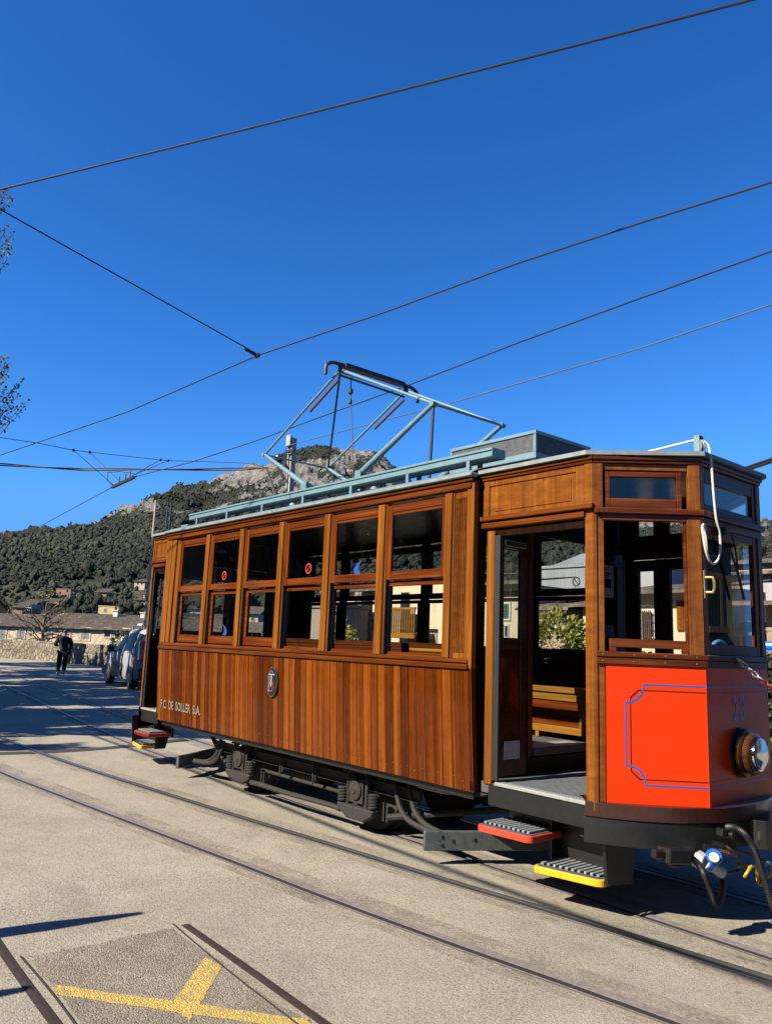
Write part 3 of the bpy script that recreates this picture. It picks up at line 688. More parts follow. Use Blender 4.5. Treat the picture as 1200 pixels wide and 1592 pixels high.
                dl = P('door', mb, M['inner'], 0.004)
                gl = MB(T); gl.add([(5.73, d-0.03, 1.65), (6.22, d-0.03, 1.65), (6.22, d-0.03, 2.46), (5.73, d-0.03, 2.46)], [(0, 1, 2, 3)]); gl.build('pane', M['glass'], dl)
            # ---- angled facet
            T = TF(mx, my)
            mb = MB(T); mb.box(-0.004, 0.03, -0.06, 0.003, 0.70, 2.64); mb.box(0.0305, 0.078, -0.06, -0.006, 0.755, 2.64); mb.box(FL-0.098, FL-0.004, -0.06, 0.003, 1.70, 2.64)
            P('end_post', mb, wp('figured'), 0.004)
            mb = MB(T); mb.box(0.082, FL-0.001, -0.03, 0.0, 0.757, 1.635); pn = P('end_panel', mb, M['red'])
            if True:
                c = MB(T); pts = [(FL-0.001, 1.515)]; pts.append((0.32, 1.515))
                for a in range(9): th = a*PI/16; pts.append((0.20+0.12*math.cos(th), 1.515-0.12*math.sin(th)))
                for a in range(9): th = a*PI/16; pts.append((0.20+0.12*math.sin(th), 0.869+0.12*math.cos(th)))
                pts.append((FL-0.001, 0.869))
                w_ = 0.0055
                up = [(s, 0.0014, z) for s, z in pts]
                cx, cz = 0.55, 1.19
                def off(s, z): 
                    return (s+(w_*2 if s < 0.5 else 0), z+(-w_*2 if z > cz else w_*2))
                c.sheet([[(s, 0.0014, z) for s, z in pts], [(off(s, z)[0], 0.0014, off(s, z)[1]) for s, z in pts]])
                c.build('pinstripe', M['blue'], pn); c = MB(T)
                p2 = [(FL-0.001, 1.475), (0.285, 1.475), (0.232, 1.425), (0.232, 0.955), (0.285, 0.905), (FL-0.001, 0.905)]
                c.sheet([[(s, 0.001, z) for s, z in p2], [(s+(0.008 if s < 0.5 else 0), 0.001, z+(-0.008 if z > cz else 0.008)) for s, z in p2]])
                c.build('pinstripe', M['darkred'], pn)
            mb = MB(T); mb.box(0.016, FL+0.010, -0.04, 0.022, 1.680, 1.716); mb.box(0.020, FL+0.004, -0.04, 0.014, 1.632, 1.6795)
            br = P('belt_rail', mb, wp('railh'), 0.005)
            mb = MB(T)
            for k in range(4):
                for z_ in (1.698, 1.654): s_ = 0.06+k*(FL-0.12)/3; mb.lathe(tuple(Vector((s_, 0.0, z_))), (0, 1, 0), [(0.0, 0.006), (0.0245 if z_ > 1.68 else 0.0165, 0.006), (0.0255 if z_ > 1.68 else 0.0175, 0.003)], 8)
            mb.build('screw_heads', M['brass'], br)
            mb = MB(T); mb.box(0.010, FL+0.012, -0.04, 0.028, 2.645, 2.684); mb.box(0.06, FL, -0.04, 0.0, 2.600, 2.6455); P('header_moulding', mb, wp('railh'), 0.005)
            mb = MB(T); mb.box(0.004, FL+0.006, -0.04, 0.010, 3.0, 3.022); mb.box(0.006, FL+0.014, -0.04, 0.022, 3.0215, 3.05); P('cornice', mb, wp('railh'), 0.005)
            mb = MB(T); mb.box(0.0, 0.072, -0.05, 0.003, 2.6845, 3.0); mb.box(FL-0.082, FL-0.002, -0.05, 0.003, 2.6845, 3.0); mb.box(0.0725, FL-0.0825, -0.05, -0.012, 2.955, 3.0)
            P('fascia_post', mb, wp('figured'), 0.004)
            mb = MB(T); a, b = 0.088, 0.606
            mb.box(a, a+0.035, -0.05, -0.012, 2.6845, 2.945); mb.box(b-0.035, b, -0.05, -0.012, 2.6845, 2.945); mb.box(a+0.0355, b-0.0355, -0.05, -0.013, 2.908, 2.945); mb.box(a+0.0355, b-0.0355, -0.05, -0.013, 2.6845, 2.757)
            us = P('fanlight', mb, wp('railh'), 0.004)
            gl = MB(T); gl.add([(a+0.03, -0.03, 2.75), (b-0.03, -0.03, 2.75), (b-0.03, -0.03, 2.912), (a+0.03, -0.03, 2.912)], [(0, 1, 2, 3)]); gl.build('pane', M['glass'], us)
            mb = MB(T); mb.box(0.11, 0.64, -0.052, -0.022, 1.745, 1.802); mb.box(0.11, 0.16, -0.052, -0.022, 1.717, 1.7445); mb.box(0.585, 0.64, -0.052, -0.022, 1.717, 1.7445)
            P('lowered_sash', mb, wp('railh'), 0.003)
            mb = MB(T); mb.box(0.612, FL-0.099, -0.045, -0.012, 1.717, 2.60); P('window_stile', mb, wp('railh'), 0.003)
        wp = lambda k: M[k]
        # ---- end wall
        T = TE(mx)
        mb = MB(T); mb.box(-0.004, FE+0.004, -0.03, 0.0, 0.757, 1.635); pn = P('end_panel', mb, M['red'])
        for za_, zc_, mm_ in ((1.504, 1.515, 'blue'), (0.869, 0.880, 'blue'), (1.467, 1.475, 'darkred'), (0.905, 0.913, 'darkred')):
            c = MB(T); c.box(-0.003, FE+0.003, 0.0, 0.0014, za_, zc_); c.build('pinstripe', M[mm_], pn)
        gE = TE(mx)
        fl = (lambda u: FE-u) if mx else (lambda u: u)
        for ch, u0 in (('2', 0.352), ('3', 0.452)):
            text_mesh(ch, 0.165, 0.072, lambda u, v, d, u0=u0: gE(fl(u0+u), 0.0008+d, 1.278+v), 'number', M['blue'], pn, 0.0012, 0.02)
        mb = MB(T); mb.box(-0.012, FE+0.012, -0.04, 0.022, 1.680, 1.716); mb.box(-0.008, FE+0.008, -0.04, 0.014, 1.632, 1.6795); P('belt_rail', mb, wp('railh'), 0.005)
        mb = MB(T); mb.box(-0.016, FE+0.016, -0.04, 0.028, 2.645, 2.684); mb.box(0.0, FE, -0.04, 0.0, 2.59, 2.6455); P('header_moulding', mb, wp('railh'), 0.005)
        mb = MB(T); mb.box(-0.008, FE+0.008, -0.04, 0.010, 3.0, 3.022); mb.box(-0.014, FE+0.014, -0.04, 0.022, 3.0215, 3.05); P('cornice', mb, wp('railh'), 0.005)
        for a, b in ((0.0, 0.052), (FE-0.052, FE)):
            mb = MB(T); mb.box(a, b, -0.06, -0.002, 1.717, 2.589); mb.box(a, b, -0.05, -0.002, 2.6845, 3.0); P('end_post', mb, wp('figured'), 0.004)
        mb = MB(T); a, b = 0.053, FE-0.053
        mb.box(a, a+0.035, -0.05, -0.012, 1.717, 2.589); mb.box(b-0.06, b, -0.05, -0.012, 1.717, 2.589); mb.box(a+0.0355, b-0.0605, -0.05, -0.013, 1.717, 1.79); mb.box(a+0.0355, b-0.0605, -0.05, -0.013, 2.53, 2.589)
        wf = P('windscreen', mb, wp('railh'), 0.004)
        gl = MB(T); gl.add([(a+0.03, -0.03, 1.785), (b-0.055, -0.03, 1.785), (b-0.055, -0.03, 2.535), (a+0.03, -0.03, 2.535)], [(0, 1, 2, 3)]); gl.build('pane', M['clearglass'], wf)
        mb = MB(T); mb.box(a, a+0.03, -0.05, -0.012, 2.6845, 3.0); mb.box(b-0.05, b, -0.05, -0.012, 2.6845, 3.0); mb.box(a+0.0305, b-0.0505, -0.05, -0.013, 2.9, 3.0); mb.box(a+0.0305, b-0.0505, -0.05, -0.013, 2.6845, 2.745)
        us = P('fanlight', mb, wp('railh'), 0.004)
        gl = MB(T); gl.add([(a+0.025, -0.03, 2.74), (b-0.045, -0.03, 2.74), (b-0.045, -0.03, 2.905), (a+0.025, -0.03, 2.905)], [(0, 1, 2, 3)]); gl.build('pane', M['clearglass'], us)
        # ---- rounded apron below the panels: plan curve
        g = TX(mx, False)
        half = [(6.50, 0.06), (6.62, 0.115), (6.74, 0.19), (6.86, 0.29), (6.96, 0.41), (7.04, 0.55), (7.10, 0.70), (7.135, 0.87), (7.145, 1.053)]
        half = [(v.x, v.y) for v in catmull([(x, y, 0) for x, y in half], 3)]
        plan = half+[(x, W-y) for x, y in half[:-1]][::-1]
        def band(z0, z1, grow, th):
            outer = [(x+grow, YC+(y-YC)*(1+grow*0.6)) for x, y in plan]; inner = [(XL+(x-XL)*(1-th), YC+(y-YC)*(1-th)) for x, y in outer]
            m_ = MB(g); m_.sheet([[(x, y, z1) for x, y in inner], [(x, y, z1) for x, y in outer], [(x, y, z0) for x, y in outer], [(x, y, z0) for x, y in inner], [(x, y, z1) for x, y in inner]])
            return m_
        P('end_skirt', band(0.662, 0.757, 0.0, 0.16), M['skirt'], 0.006)
        bf = P('bumper', band(0.500, 0.660, -0.012, 0.12), M['black'], 0.004)
        mb = MB(g)
        for (px, py) in ((620, 100), (685, 95), (630, 183), (692, 182), (420, 140), (540, 143)):
            if mx: break
            q = on_x(1000+px/6, 1270+py/6, 7.10)
            mb.lathe((7.06 if q[1] > 0.55 else 7.02, q[1]+0.03, q[2]), (0.8, -0.6, 0), [(0.0, 0.014), (0.02, 0.014), (0.028, 0.007)], 8)
        # ---- platform floor, sills, underframe
        mb = MB(g); mb.box(5.56, 6.56, 0.10, W-0.10, 0.66, 0.735); mb.prism([(6.56, 0.13), (7.03, 0.63), (7.03, W-0.63), (6.56, W-0.13)], 'z', 0.66, 0.734)
        fl_ = P('platform_floor', mb, M['tread'])
        mb = MB(g)
        for k in range(28):
            x = 5.69+k*0.029
            mb.box(x, x+0.016, 0.175, 1.9, 0.7355, 0.744)
        mb.build('floor_ribs', M['rib'], fl_)
        for y_ in (0.083, W-0.150): mb = MB(g); mb.box(5.70, 6.49, y_, y_+0.067, 0.722, 0.748); mb.build('tread_plate', M['alu'], fl_, 0.004)
        mb = MB(g); mb.box(5.63, 6.545, 0.095, 0.125, 0.575, 0.7215); P('platform_sill', mb, M['black'], 0.005)
        mb = MB(g); mb.box(5.63, 6.545, W-0.125, W-0.095, 0.575, 0.7215); P('platform_sill', mb, M['black'], 0.005)
        # ---- entrance steps (near side and far side)
        for my in (False, True):
            gg = TX(mx, my, 1.0)
            def step(name, x0, x1, y0, y1, z, mat_, skew):
                pts = []; r = 0.045
                for cx_, cy_, a0 in ((x0+r, y0+r, PI), (x1-r, y0+r, 1.5*PI)):
                    for k in range(6): a = a0+k*PI/10; pts.append((cx_+r*math.cos(a), cy_+r*math.sin(a)))
                pts += [(x1, y1), (x0, y1)]
                pts = [(x, y+(x-x0)*skew) for x, y in pts]
                m_ = MB(gg); m_.prism(pts, 'z', z-0.045, z); s_ = P(name, m_, mat_, 0.004)
                m_ = MB(gg); ip = [(x0+(x1-x0)*0.5+(x-(x0+x1)/2)*0.93, y0+0.02+(y-y0)*0.93) for x, y in pts]; m_.prism(ip, 'z', z-0.02, z+0.004); m_.build('step_tread', M['tread'], s_)
                m_ = MB(gg); n_ = 10
                for k in range(n_):
                    xx = x0+0.045+(x1-x0-0.1)*k/(n_-1); o_ = (xx-x0)*skew
                    m_.box(xx-0.010, xx+0.012, y0+0.05+o_, y1-0.02+o_*0.5, z+0.004, z+0.022)
                m_.build('tread_ribs', M['rib'], s_, 0.003)
                return s_
            if not my or True:
                step('upper_step', 5.62, 6.09, -0.02, 0.33, 0.455, M['stepred'], 0.06)
                step('lower_step', 6.04, 6.53, 0.09, 0.42, 0.255, M['stepyel'], 0.20)
                mb = MB(gg); mb.prism([(0.16, 0.60), (0.20, 0.235), (0.49, 0.20), (0.55, 0.60)], 'x', 6.545, 6.57)
                mb.prism([(0.30, 0.60), (0.30, 0.20), (0.45, 0.20), (0.55, 0.60)], 'x', 6.03, 6.05)
                mb.add([gg(0, 0, 0)], []) if False else None
                mb.box(6.052, 6.543, 0.40, 0.425, 0.20, 0.60)
                mb.box(5.63, 6.029, 0.335, 0.36, 0.395, 0.60)
                P('step_bracket', mb, M['black'], 0.003)
        # sand / equipment skirting under the platform
        for y_ in (0.62, 1.41): mb = MB(g); mb.box(5.2, 6.9, y_, y_+0.08, 0.50, 0.64); P('underframe_beam', mb, M['black'])
    # ---- saloon floor, ends, ceiling, benches
    mb = MB(); mb.box(0.02, XL-0.02, 0.062, W-0.062, 0.86, 0.92); sf = P('saloon_floor', mb, M['tread'])
    mb = MB(); mb.box(5.28, 5.50, 0.72, 1.48, 0.9205, 0.926); mb.build('floor_plate', M['alu'], sf)
    for mx in (False, True):
        g = TX(mx, False)
        mb = MB(g); xa, xb = 5.485, 5.524
        for y0, y1 in ((0.05, 0.70), (1.56, W-0.05)):
            mb.box(xa, xb, y0, y1, 0.66, 1.70)
            mb.box(xa, xb, y0, y1, 2.50, 3.03)
            ya = y0+0.10; yb = y1-0.12 if y0 < 1 else y1-0.10
            mb.box(xa, xb, y0, ya, 1.7003, 2.4997); mb.box(xa, xb, yb, y1, 1.7003, 2.4997)
        mb.box(xa, xb, 0.7003, 1.5597, 2.66, 3.03); mb.box(xa, xb, 0.7003, 1.5597, 0.66, 0.858)
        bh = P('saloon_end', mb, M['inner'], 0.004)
        mb = MB(g); mb.box(xa-0.01, xb+0.03, 0.648, 0.7, 0.87, 2.66); mb.build('door_jamb', M['sashv'], bh, 0.004); mb = MB(g); mb.box(xa-0.01, xb+0.03, 1.56, 1.60, 0.87, 2.66); mb.build('door_jamb', M['inner'], bh, 0.004)
        mb = MB(g); mb.box(xb+0.0005, xb+0.045, 0.70, 1.56, 0.875, 0.93); mb.build('step_nosing', M['tread'], bh, 0.004)
        gl = MB(g); gl.add([(xa+0.02, 0.13, 1.68), (xa+0.02, 0.60, 1.68), (xa+0.02, 0.60, 2.52), (xa+0.02, 0.13, 2.52)], [(0, 1, 2, 3)]); gl.build('pane', M['glass'], bh)
    rows = [[(x, 0.04+(W-0.08)*j/16, 2.96+0.16*(1-((j-8)/8)**2)) for j in range(17)] for x in (0.03, XL-0.03)]
    mb = MB(); mb.sheet(rows); P('ceiling', mb, M['inner'], smooth=True)
    for mx in (False, True):
        mb = MB(TX(mx, False)); mb.prism([(XL, 0.14), (6.53, 0.14), (7.01, 0.63), (7.01, W-0.63), (6.53, W-0.14), (XL, W-0.14)], 'z', 3.012, 3.03); P('cab_ceiling', mb, M['inner'])
    for my in (False, True):
        g = TX(False, my)
        for (xa, xb) in ((0.25, 2.45), (2.52, 4.64), (4.72, 5.46)):
            mb = MB(g); mb.box(xa, xb, 1.86, 1.93, 0.96, 1.06)
            b_ = MB(g)
            for k in range(6):
                y = 1.50+k*0.068; b_.box(xa, xb, y, y+0.055, 1.345, 1.37)
            b_.mat(1); b_.box(xa, xb, 1.492, 1.505, 1.335, 1.385)
            bench = P('bench', b_, [M['innerh'], M['pale']], 0.003)
            b_ = MB(g)
            for k in range(7):
                z = 1.405+k*0.047; y = 1.905+k*0.017; b_.box(xa+0.01, xb-0.01, y, y+0.02, z, z+0.040)
            b_.box(xa+0.01, xb-0.01, 1.985, 2.02, 1.40, 1.66)
            b_.mat(1 if (my and xa > 4) else 0); b_.box(xa+0.01, xb-0.01, 1.99, 2.02, 1.6602, 1.70)  # top rail of one near bench made pale to look sunlit
            b_.build('backrest', [M['innerh'], M['pale']], bench, 0.003)
            b_ = MB(g); b_.box(xa+0.05, xb-0.05, 1.53, 1.55, 1.04, 1.26); b_.build('riser', M['sash'], bench)
            b_ = MB(g); b_.box(xa, xb, 1.515, 1.549, 1.262, 1.333); b_.box(xa, xb, 1.515, 1.549, 0.975, 1.038); b_.box(xa, xa+0.049, 1.515, 1.549, 1.0385, 1.2615); b_.box(xb-0.049, xb, 1.515, 1.549, 1.0385, 1.2615); b_.box(xa+0.2, xa+0.24, 1.52, 1.9, 0.921, 0.974)
            b_.build('bench_frame', M['pale'], bench, 0.003)
    # ---- cab fittings
    mb = MB(); pts = [(6.86, 1.20+0.16*math.cos(a*PI/14), 1.66+0.16*math.sin(a*PI/14)) for a in range(29)]; mb.tube(pts, 0.014, 8, False)
    hw = P('hand_wheel', mb, M['skyblue'], smooth=True)
    mb = MB()
    for k in range(3):
        a = k*2*PI/3+0.5; mb.tube([(6.86, 1.20, 1.66), (6.86, 1.20+0.155*math.cos(a), 1.66+0.155*math.sin(a))], 0.009, 6)
    mb.build('wheel_spoke', M['chrome'], hw); mb = MB(); mb.tube([(6.86, 1.20, 1.66), (6.93, 1.20, 1.60), (6.93, 1.20, 0.75)], 0.022, 8); P('brake_column', mb, M['black'])
    mb = MB(); mb.box(6.70, 6.93, 0.72, 1.02, 0.74, 1.62); mb.lathe((6.80, 0.87, 1.62), (0, 0, 1), [(0, 0.13), (0.05, 0.13), (0.07, 0.10)], 18); P('controller', mb, M['black'], 0.02)
    for (name, mat_, pts, X) in (('paper_notice', 'notice', ((938, 877), (957, 881), (957, 929), (938, 928)), 5.56), ('navy_notice', 'bnotice', ((939, 971), (958, 972), (958, 990), (939, 989)), 5.56)):
        q = [on_x(a, b, X) for a, b in pts]; y0 = min(v[1] for v in q); y1 = max(v[1] for v in q); z0 = min(v[2] for v in q); z1 = max(v[2] for v in q)
        mb = MB(); mb.box(XL+0.0, XL+0.006, y0, y1, z0, z1); o = P(name, mb, M[mat_])
        if name == 'paper_notice':
            mb = MB()
            for k in range(7): mb.box(XL+0.0062, XL+0.0075, y0+0.04, y1-0.05-0.02*(k % 3), z1-0.08-k*0.02, z1-0.07-k*0.02)
            mb.box(XL+0.0062, XL+0.0075, y0+0.03, y1-0.04, z0+0.09, z0+0.17); mb.build('notice_print', M['enblack'], o)
    # round no-food sticker on the far window
    c = on_y(895.5, 904.5, W-0.03); mb = MB(); ring = lambda r: [(c[0]+r*math.cos(a*PI/12), c[1], c[2]+r*math.sin(a*PI/12)) for a in range(25)]
    mb.sheet([ring(0.048), ring(0.036)]); mb.add([(c[0]-0.03, c[1]+0.001, c[2]+0.024), (c[0]-0.024, c[1]+0.001, c[2]+0.03), (c[0]+0.03, c[1]+0.001, c[2]-0.024), (c[0]+0.024, c[1]+0.001, c[2]-0.03)], [(0, 1, 2, 3)])
    P('sticker', mb, M['darkred'])
    # ---- headlamp
    for mx in (False, True):
        g = TX(mx, False); ax = Vector(g(1, 0, 0))-Vector(g(0, 0, 0)); z0 = 1.072
        h = MB(); h.lathe(g(7.06, YC, z0), ax, [(0.0, 0.165), (0.014, 0.165), (0.016, 0.15)], 36); hl = P('headlight', h, M['rubber'], smooth=True)
        h = MB(); h.lathe(g(7.074, YC, z0), ax, [(0.0, 0.140), (0.006, 0.152), (0.020, 0.159), (0.036, 0.154), (0.044, 0.140), (0.047, 0.120), (0.050, 0.120), (0.056, 0.133), (0.070, 0.139), (0.084, 0.134), (0.093, 0.120), (0.097, 0.104)], 40); h.build('lamp_ring', M['ring'], hl, smooth=True)
        h = MB(); h.lathe(g(7.17, YC, z0), ax, [(0.0, 0.106), (0.010, 0.110), (0.024, 0.106), (0.028, 0.098)], 36); h.build('lamp_bezel', M['chrome'], hl, smooth=True)
        h = MB(); h.loft([[tuple(Vector(g(7.198-0.055*k/6, YC, z0))+Vector((0, math.cos(a*PI/16), math.sin(a*PI/16)))*0.098*math.sqrt(max(0.02, 1-(k/6)**1.6))) for a in range(32)] for k in range(7)], False); h.build('reflector', M['reflector'], hl, smooth=True)
        h = MB(); h.lathe(g(7.19, YC, z0), ax, [(0.0, 0.098), (0.014, 0.092), (0.026, 0.07), (0.034, 0.04), (0.037, 0.001)], 32); h.build('lens', M['lens'], hl, smooth=True)
        h = MB(); h.lathe(g(7.155, YC, z0), ax, [(0.0, 0.012), (0.02, 0.024), (0.03, 0.02)], 12); h.build('bulb', M['stickred'], hl, smooth=True)
    # ---- wiper, handle, rope, pulley, chain
    E7 = lambda px, py, x=7.075: tuple(on_x(px, py, x))
    mb = MB(); mb.lathe((7.06, *E7(1124, 826)[1:]), (1, 0, 0), [(0, 0.03), (0.03, 0.03), (0.04, 0.015)], 12); mb.tube([E7(1124, 826, 7.09), E7(1136, 828, 7.10), E7(1142, 852, 7.10), E7(1147, 885, 7.09)], 0.007, 6)
    mb.tube([E7(1133, 851, 7.082), E7(1145, 885, 7.082), E7(1156, 932, 7.082)], 0.010, 6); P('wiper', mb, M['rubber'])
    mb = MB(); a, b = E7(1096, 898, 7.065), E7(1097, 921, 7.065); mb.box(7.055, 7.066, a[1]-0.015, a[1]+0.015, b[2]-0.04, a[2]+0.05)
    mb.tube([a, (7.11, a[1]+0.01, a[2]), (7.12, a[1]+0.01, a[2]-0.03), (7.12, b[1]+0.01, b[2]+0.03), (7.11, b[1]+0.01, b[2]), b], 0.011, 8); P('grab_handle', mb, M['brass'], smooth=True)
    pc = (7.03, 0.66, 3.145)
    mb = MB(); mb.lathe((pc[0], pc[1]-0.012, pc[2]), (0.55, 0.83, 0), [(0, 0.05), (0.006, 0.05), (0.012, 0.036), (0.018, 0.05), (0.024, 0.05)], 20); pu = P('pulley', mb, M['alu'], smooth=True)
    mb = MB(); mb.box(pc[0]-0.02, pc[0]+0.02, pc[1]-0.03, pc[1]-0.022, 3.08, 3.215); mb.box(pc[0]-0.02, pc[0]+0.02, pc[1]+0.02, pc[1]+0.028, 3.08, 3.215); mb.box(pc[0]-0.02, pc[0]+0.02, pc[1]-0.03, pc[1]+0.028, 3.2153, 3.222); mb.build('pulley_bracket', M['pblue'], pu)
    z6 = lambda u, v, x: E7(920+u/4.2857, 660+v/4.2857, x)
    rp = [(6.2, 0.86, 3.24), (6.55, 0.79, 3.215), (6.85, 0.71, 3.205), (7.02, 0.66, 3.195), z6(765, 130, 7.08), z6(785, 190, 7.10), z6(795, 270, 7.11), z6(808, 450, 7.11), z6(825, 620, 7.11), z6(848, 720, 7.11), z6(853, 830, 7.11), z6(835, 905, 7.11), z6(805, 928, 7.11), z6(778, 900, 7.11), z6(755, 830, 7.11), z6(740, 740, 7.10), z6(733, 680, 7.09), z6(745, 668, 7.085), z6(752, 700, 7.085), z6(763, 850, 7.085)]
    smooth_path = catmull
    mb = MB(); mb.tube(smooth_path(rp), 0.009, 8); P('pull_cord', mb, M['rope'], smooth=True)
    mb = MB(); a = Vector(E7(1149, 1027, 7.09)); b = Vector((7.35, 1.62, 1.36)); n_ = 17
    mr = MB()
    for k in range(n_):
        s = k/(n_-1); c_ = a.lerp(b, s)+Vector((0, 0, -0.05*math.sin(PI*s))); d_ = (b-a).normalized()
        sd_ = d_.cross(Vector((1, 0, 0) if k % 2 else (0, 0, 1))).normalized()
        pts = [c_+d_*0.030*math.cos(q*PI/7)+sd_*0.015*math.sin(q*PI/7) for q in range(15)]
        (mb if k < 5 else mr).tube(pts, 0.0055, 5, False)
    ch = P('safety_chain', mb, M['white'], smooth=True); mr.build('red_links', M['stepred'], ch, smooth=True)
    # ---- front couplings, hoses
    Z8 = lambda u, v, x=7.15: Vector(on_x(1000+u/6, 1270+v/6, x))
    mb = MB(); c0 = Vector((7.16, 1.22, 0.585)); R_ = 0.22
    arc = [(c0.x+0.11-R_*0.5*math.cos(a*PI/10-0.0)*1.0+0.06, c0.y-R_*math.cos(a*PI/10)*1.0) for a in range(11)]
    outer = [(7.12+0.20*math.sin(a*PI/12), YC+0.16-0.23*math.cos(a*PI/12)) for a in range(13)]
    inner = [(7.12+0.185*math.sin(a*PI/12), YC+0.16-0.215*math.cos(a*PI/12)) for a in range(13)]
    mb.loft([[(x, y, 0.48) for x, y in outer+inner[::-1]], [(x, y, 0.66) for x, y in outer+inner[::-1]]]); P('coupler_shield', mb, M['black'], 0.003)
    mb = MB(); mb.box(6.9, 7.2, YC-0.06, YC+0.06, 0.53, 0.60); P('coupler', mb, M['dusty'], 0.01)
    mb = MB(); mb.beam(Z8(180, 355, 7.02), Z8(385, 362, 7.05), 0.10, 0.085); mb.beam(Z8(85, 345, 7.0), Z8(185, 350, 7.02), 0.04, 0.05); P('junction_box', mb, M['black'], 0.008)
    def hose(pts, r, mat_, name, rib=None):
        P_ = smooth_path(pts, 10 if rib else 6); m_ = MB()
        if rib: m_.tube(smooth_path(pts, 16), [r*(1.0 if k % 2 else 0.80) for k in range(16*(len(pts)-1)+1)], 8)
        else: m_.tube(P_, r, 8)
        return P(name, m_, M[mat_], smooth=not rib)
    hose([Z8(390, 350, 7.06), Z8(440, 380, 7.08), Z8(510, 440, 7.10), Z8(560, 530, 7.12), Z8(610, 660, 7.12), Z8(650, 790, 7.12), Z8(690, 820, 7.12), Z8(720, 760, 7.11), Z8(735, 660, 7.10), Z8(735, 590, 7.09)], 0.021, 'rubber', 'corrugated_hose', True)
    hose([Z8(775, 95, 7.12), Z8(850, 100, 7.18), Z8(930, 150, 7.22), Z8(1000, 240, 7.24), Z8(1050, 340, 7.25), Z8(1090, 460, 7.25), Z8(1140, 620, 7.25), Z8(1190, 800, 7.25), Z8(1240, 960, 7.25)], 0.021, 'rubber', 'corrugated_hose', True)
    mb = MB(); mb.beam(Z8(700, 140, 7.12), Z8(815, 165, 7.15), 0.05, 0.05); mb.lathe(Z8(805, 165, 7.17), (1, -0.3, 0), [(0, 0.022), (0.03, 0.022)], 10); P('hose_clamp', mb, M['black'], 0.006)
    for (a, b) in (((560, 280), (790, 345)), ((640, 245), (850, 310))):
        mb = MB(); mb.tube([Z8(a[0], a[1], 7.06), Z8((a[0]+b[0])/2, (a[1]+b[1])/2, 7.11)], 0.022, 10); mb.mat(1).tube([Z8((a[0]+b[0])/2, (a[1]+b[1])/2, 7.11), Z8(b[0], b[1], 7.15)], 0.016, 8); P('air_coupling', mb, [M['black'], M['rust']], smooth=True)
    hose([Z8(790, 345, 7.15), Z8(850, 375, 7.16), Z8(910, 430, 7.17), Z8(940, 500, 7.17), Z8(940, 555, 7.17)], 0.012, 'rust', 'air_pipe')
    hose([Z8(850, 310, 7.15), Z8(1000, 352, 7.17), Z8(1080, 370, 7.18), Z8(1125, 400, 7.18), Z8(1125, 425, 7.18)], 0.011, 'rust', 'air_pipe')
    yp = [(940, 555), (960, 520), (1000, 465), (1045, 460), (1062, 520), (1065, 590), (1085, 630), (1120, 610), (1155, 555), (1200, 530), (1220, 590), (1232, 660), (1270, 640)]
    hose([Z8(u, v, 7.17+0.02*math.sin(i)) for i, (u, v) in enumerate(yp)], 0.0115, 'yelhose', 'coiled_hose')
    hose([Z8(1078, 490, 7.2), Z8(1110, 455, 7.2), Z8(1160, 430, 7.2), Z8(1190, 450, 7.2), Z8(1200, 510, 7.2), Z8(1230, 540, 7.2)], 0.0105, 'grnhose', 'coiled_hose')
    mb = MB(); mb.beam(Z8(480, 378, 7.03), Z8(560, 425, 7.08), 0.085, 0.085); mb.mat(0); ax = (Z8(740, 520, 7.13)-Z8(570, 420, 7.08)).normalized()
    mb.lathe(Z8(570, 425, 7.08), ax, [(0, 0.036), (0.05, 0.036), (0.07, 0.03), (0.11, 0.03), (0.115, 0.036), (0.15, 0.034), (0.152, 0.0)], 16); pg = P('power_plug', mb, M['plugwhite'], 0.006)
    mb = MB(); mb.lathe(Z8(585, 425, 7.09), ax, [(0, 0.040), (0.035, 0.040)], 16); mb.lathe(Z8(650, 380, 7.12), (0.6, -0.6, 0.55), [(0, 0.048), (0.018, 0.05), (0.03, 0.044)], 18); mb.build('plug_cap', M['plugblue'], pg, smooth=True)
    mb = MB(); mb.lathe(Z8(652, 382, 7.15), (0.6, -0.6, 0.55), [(0, 0.03), (0.012, 0.03)], 16); mb.build('cap_face', M['plugwhite'], pg)
    hose([Z8(745, 512, 7.13), Z8(800, 525, 7.14), Z8(870, 505, 7.14), Z8(895, 460, 7.14), Z8(890, 400, 7.13), Z8(870, 350, 7.12)], 0.009, 'black', 'power_cable')
    hose([Z8(205, 390, 7.02), Z8(230, 435, 7.02), Z8(290, 462, 7.02), Z8(360, 450, 7.03), Z8(430, 430, 7.04)], 0.009, 'black', 'power_cable')

    # ---- truck
    for x in (1.70, 3.83):
        mb = MB()
        for y in (0.58, 1.43):
            mb.lathe((x, y-0.06 if y < 1 else y+0.16, 0.36), (0, 1, 0) if y < 1 else (0, -1, 0), [(0, 0.30), (0.0, 0.355), (0.09, 0.355), (0.095, 0.385), (0.12, 0.385), (0.12, 0.05)], 32)
        mb.tube([(x, 0.5, 0.36), (x, 1.6, 0.36)], 0.06, 12); P('wheelset', mb, M['dusty'])
    for my in (False, True):
        g = TX(False, my)
        mb = MB(g); mb.box(0.95, 4.58, 0.40, 0.44, 0.385, 0.475); mb.box(0.95, 4.58, 0.375, 0.3995, 0.375, 0.39); mb.box(0.95, 4.58, 0.375, 0.3995, 0.470, 0.485)
        for x in (2.45, 3.05): mb.box(x, x+0.05, 0.36, 0.3745, 0.33, 0.50); mb.tube([g(x+0.025, 0.352, 0.30) if my else (x+0.025, 0.352, 0.30), g(x+0.025, 0.352, 0.50) if my else (x+0.025, 0.352, 0.50)], 0.012, 6) if not my else None
        mb.box(0.9, 4.62, 0.50, 0.60, 0.55, 0.645)
        P('truck_frame', mb, M['dusty'], 0.006)
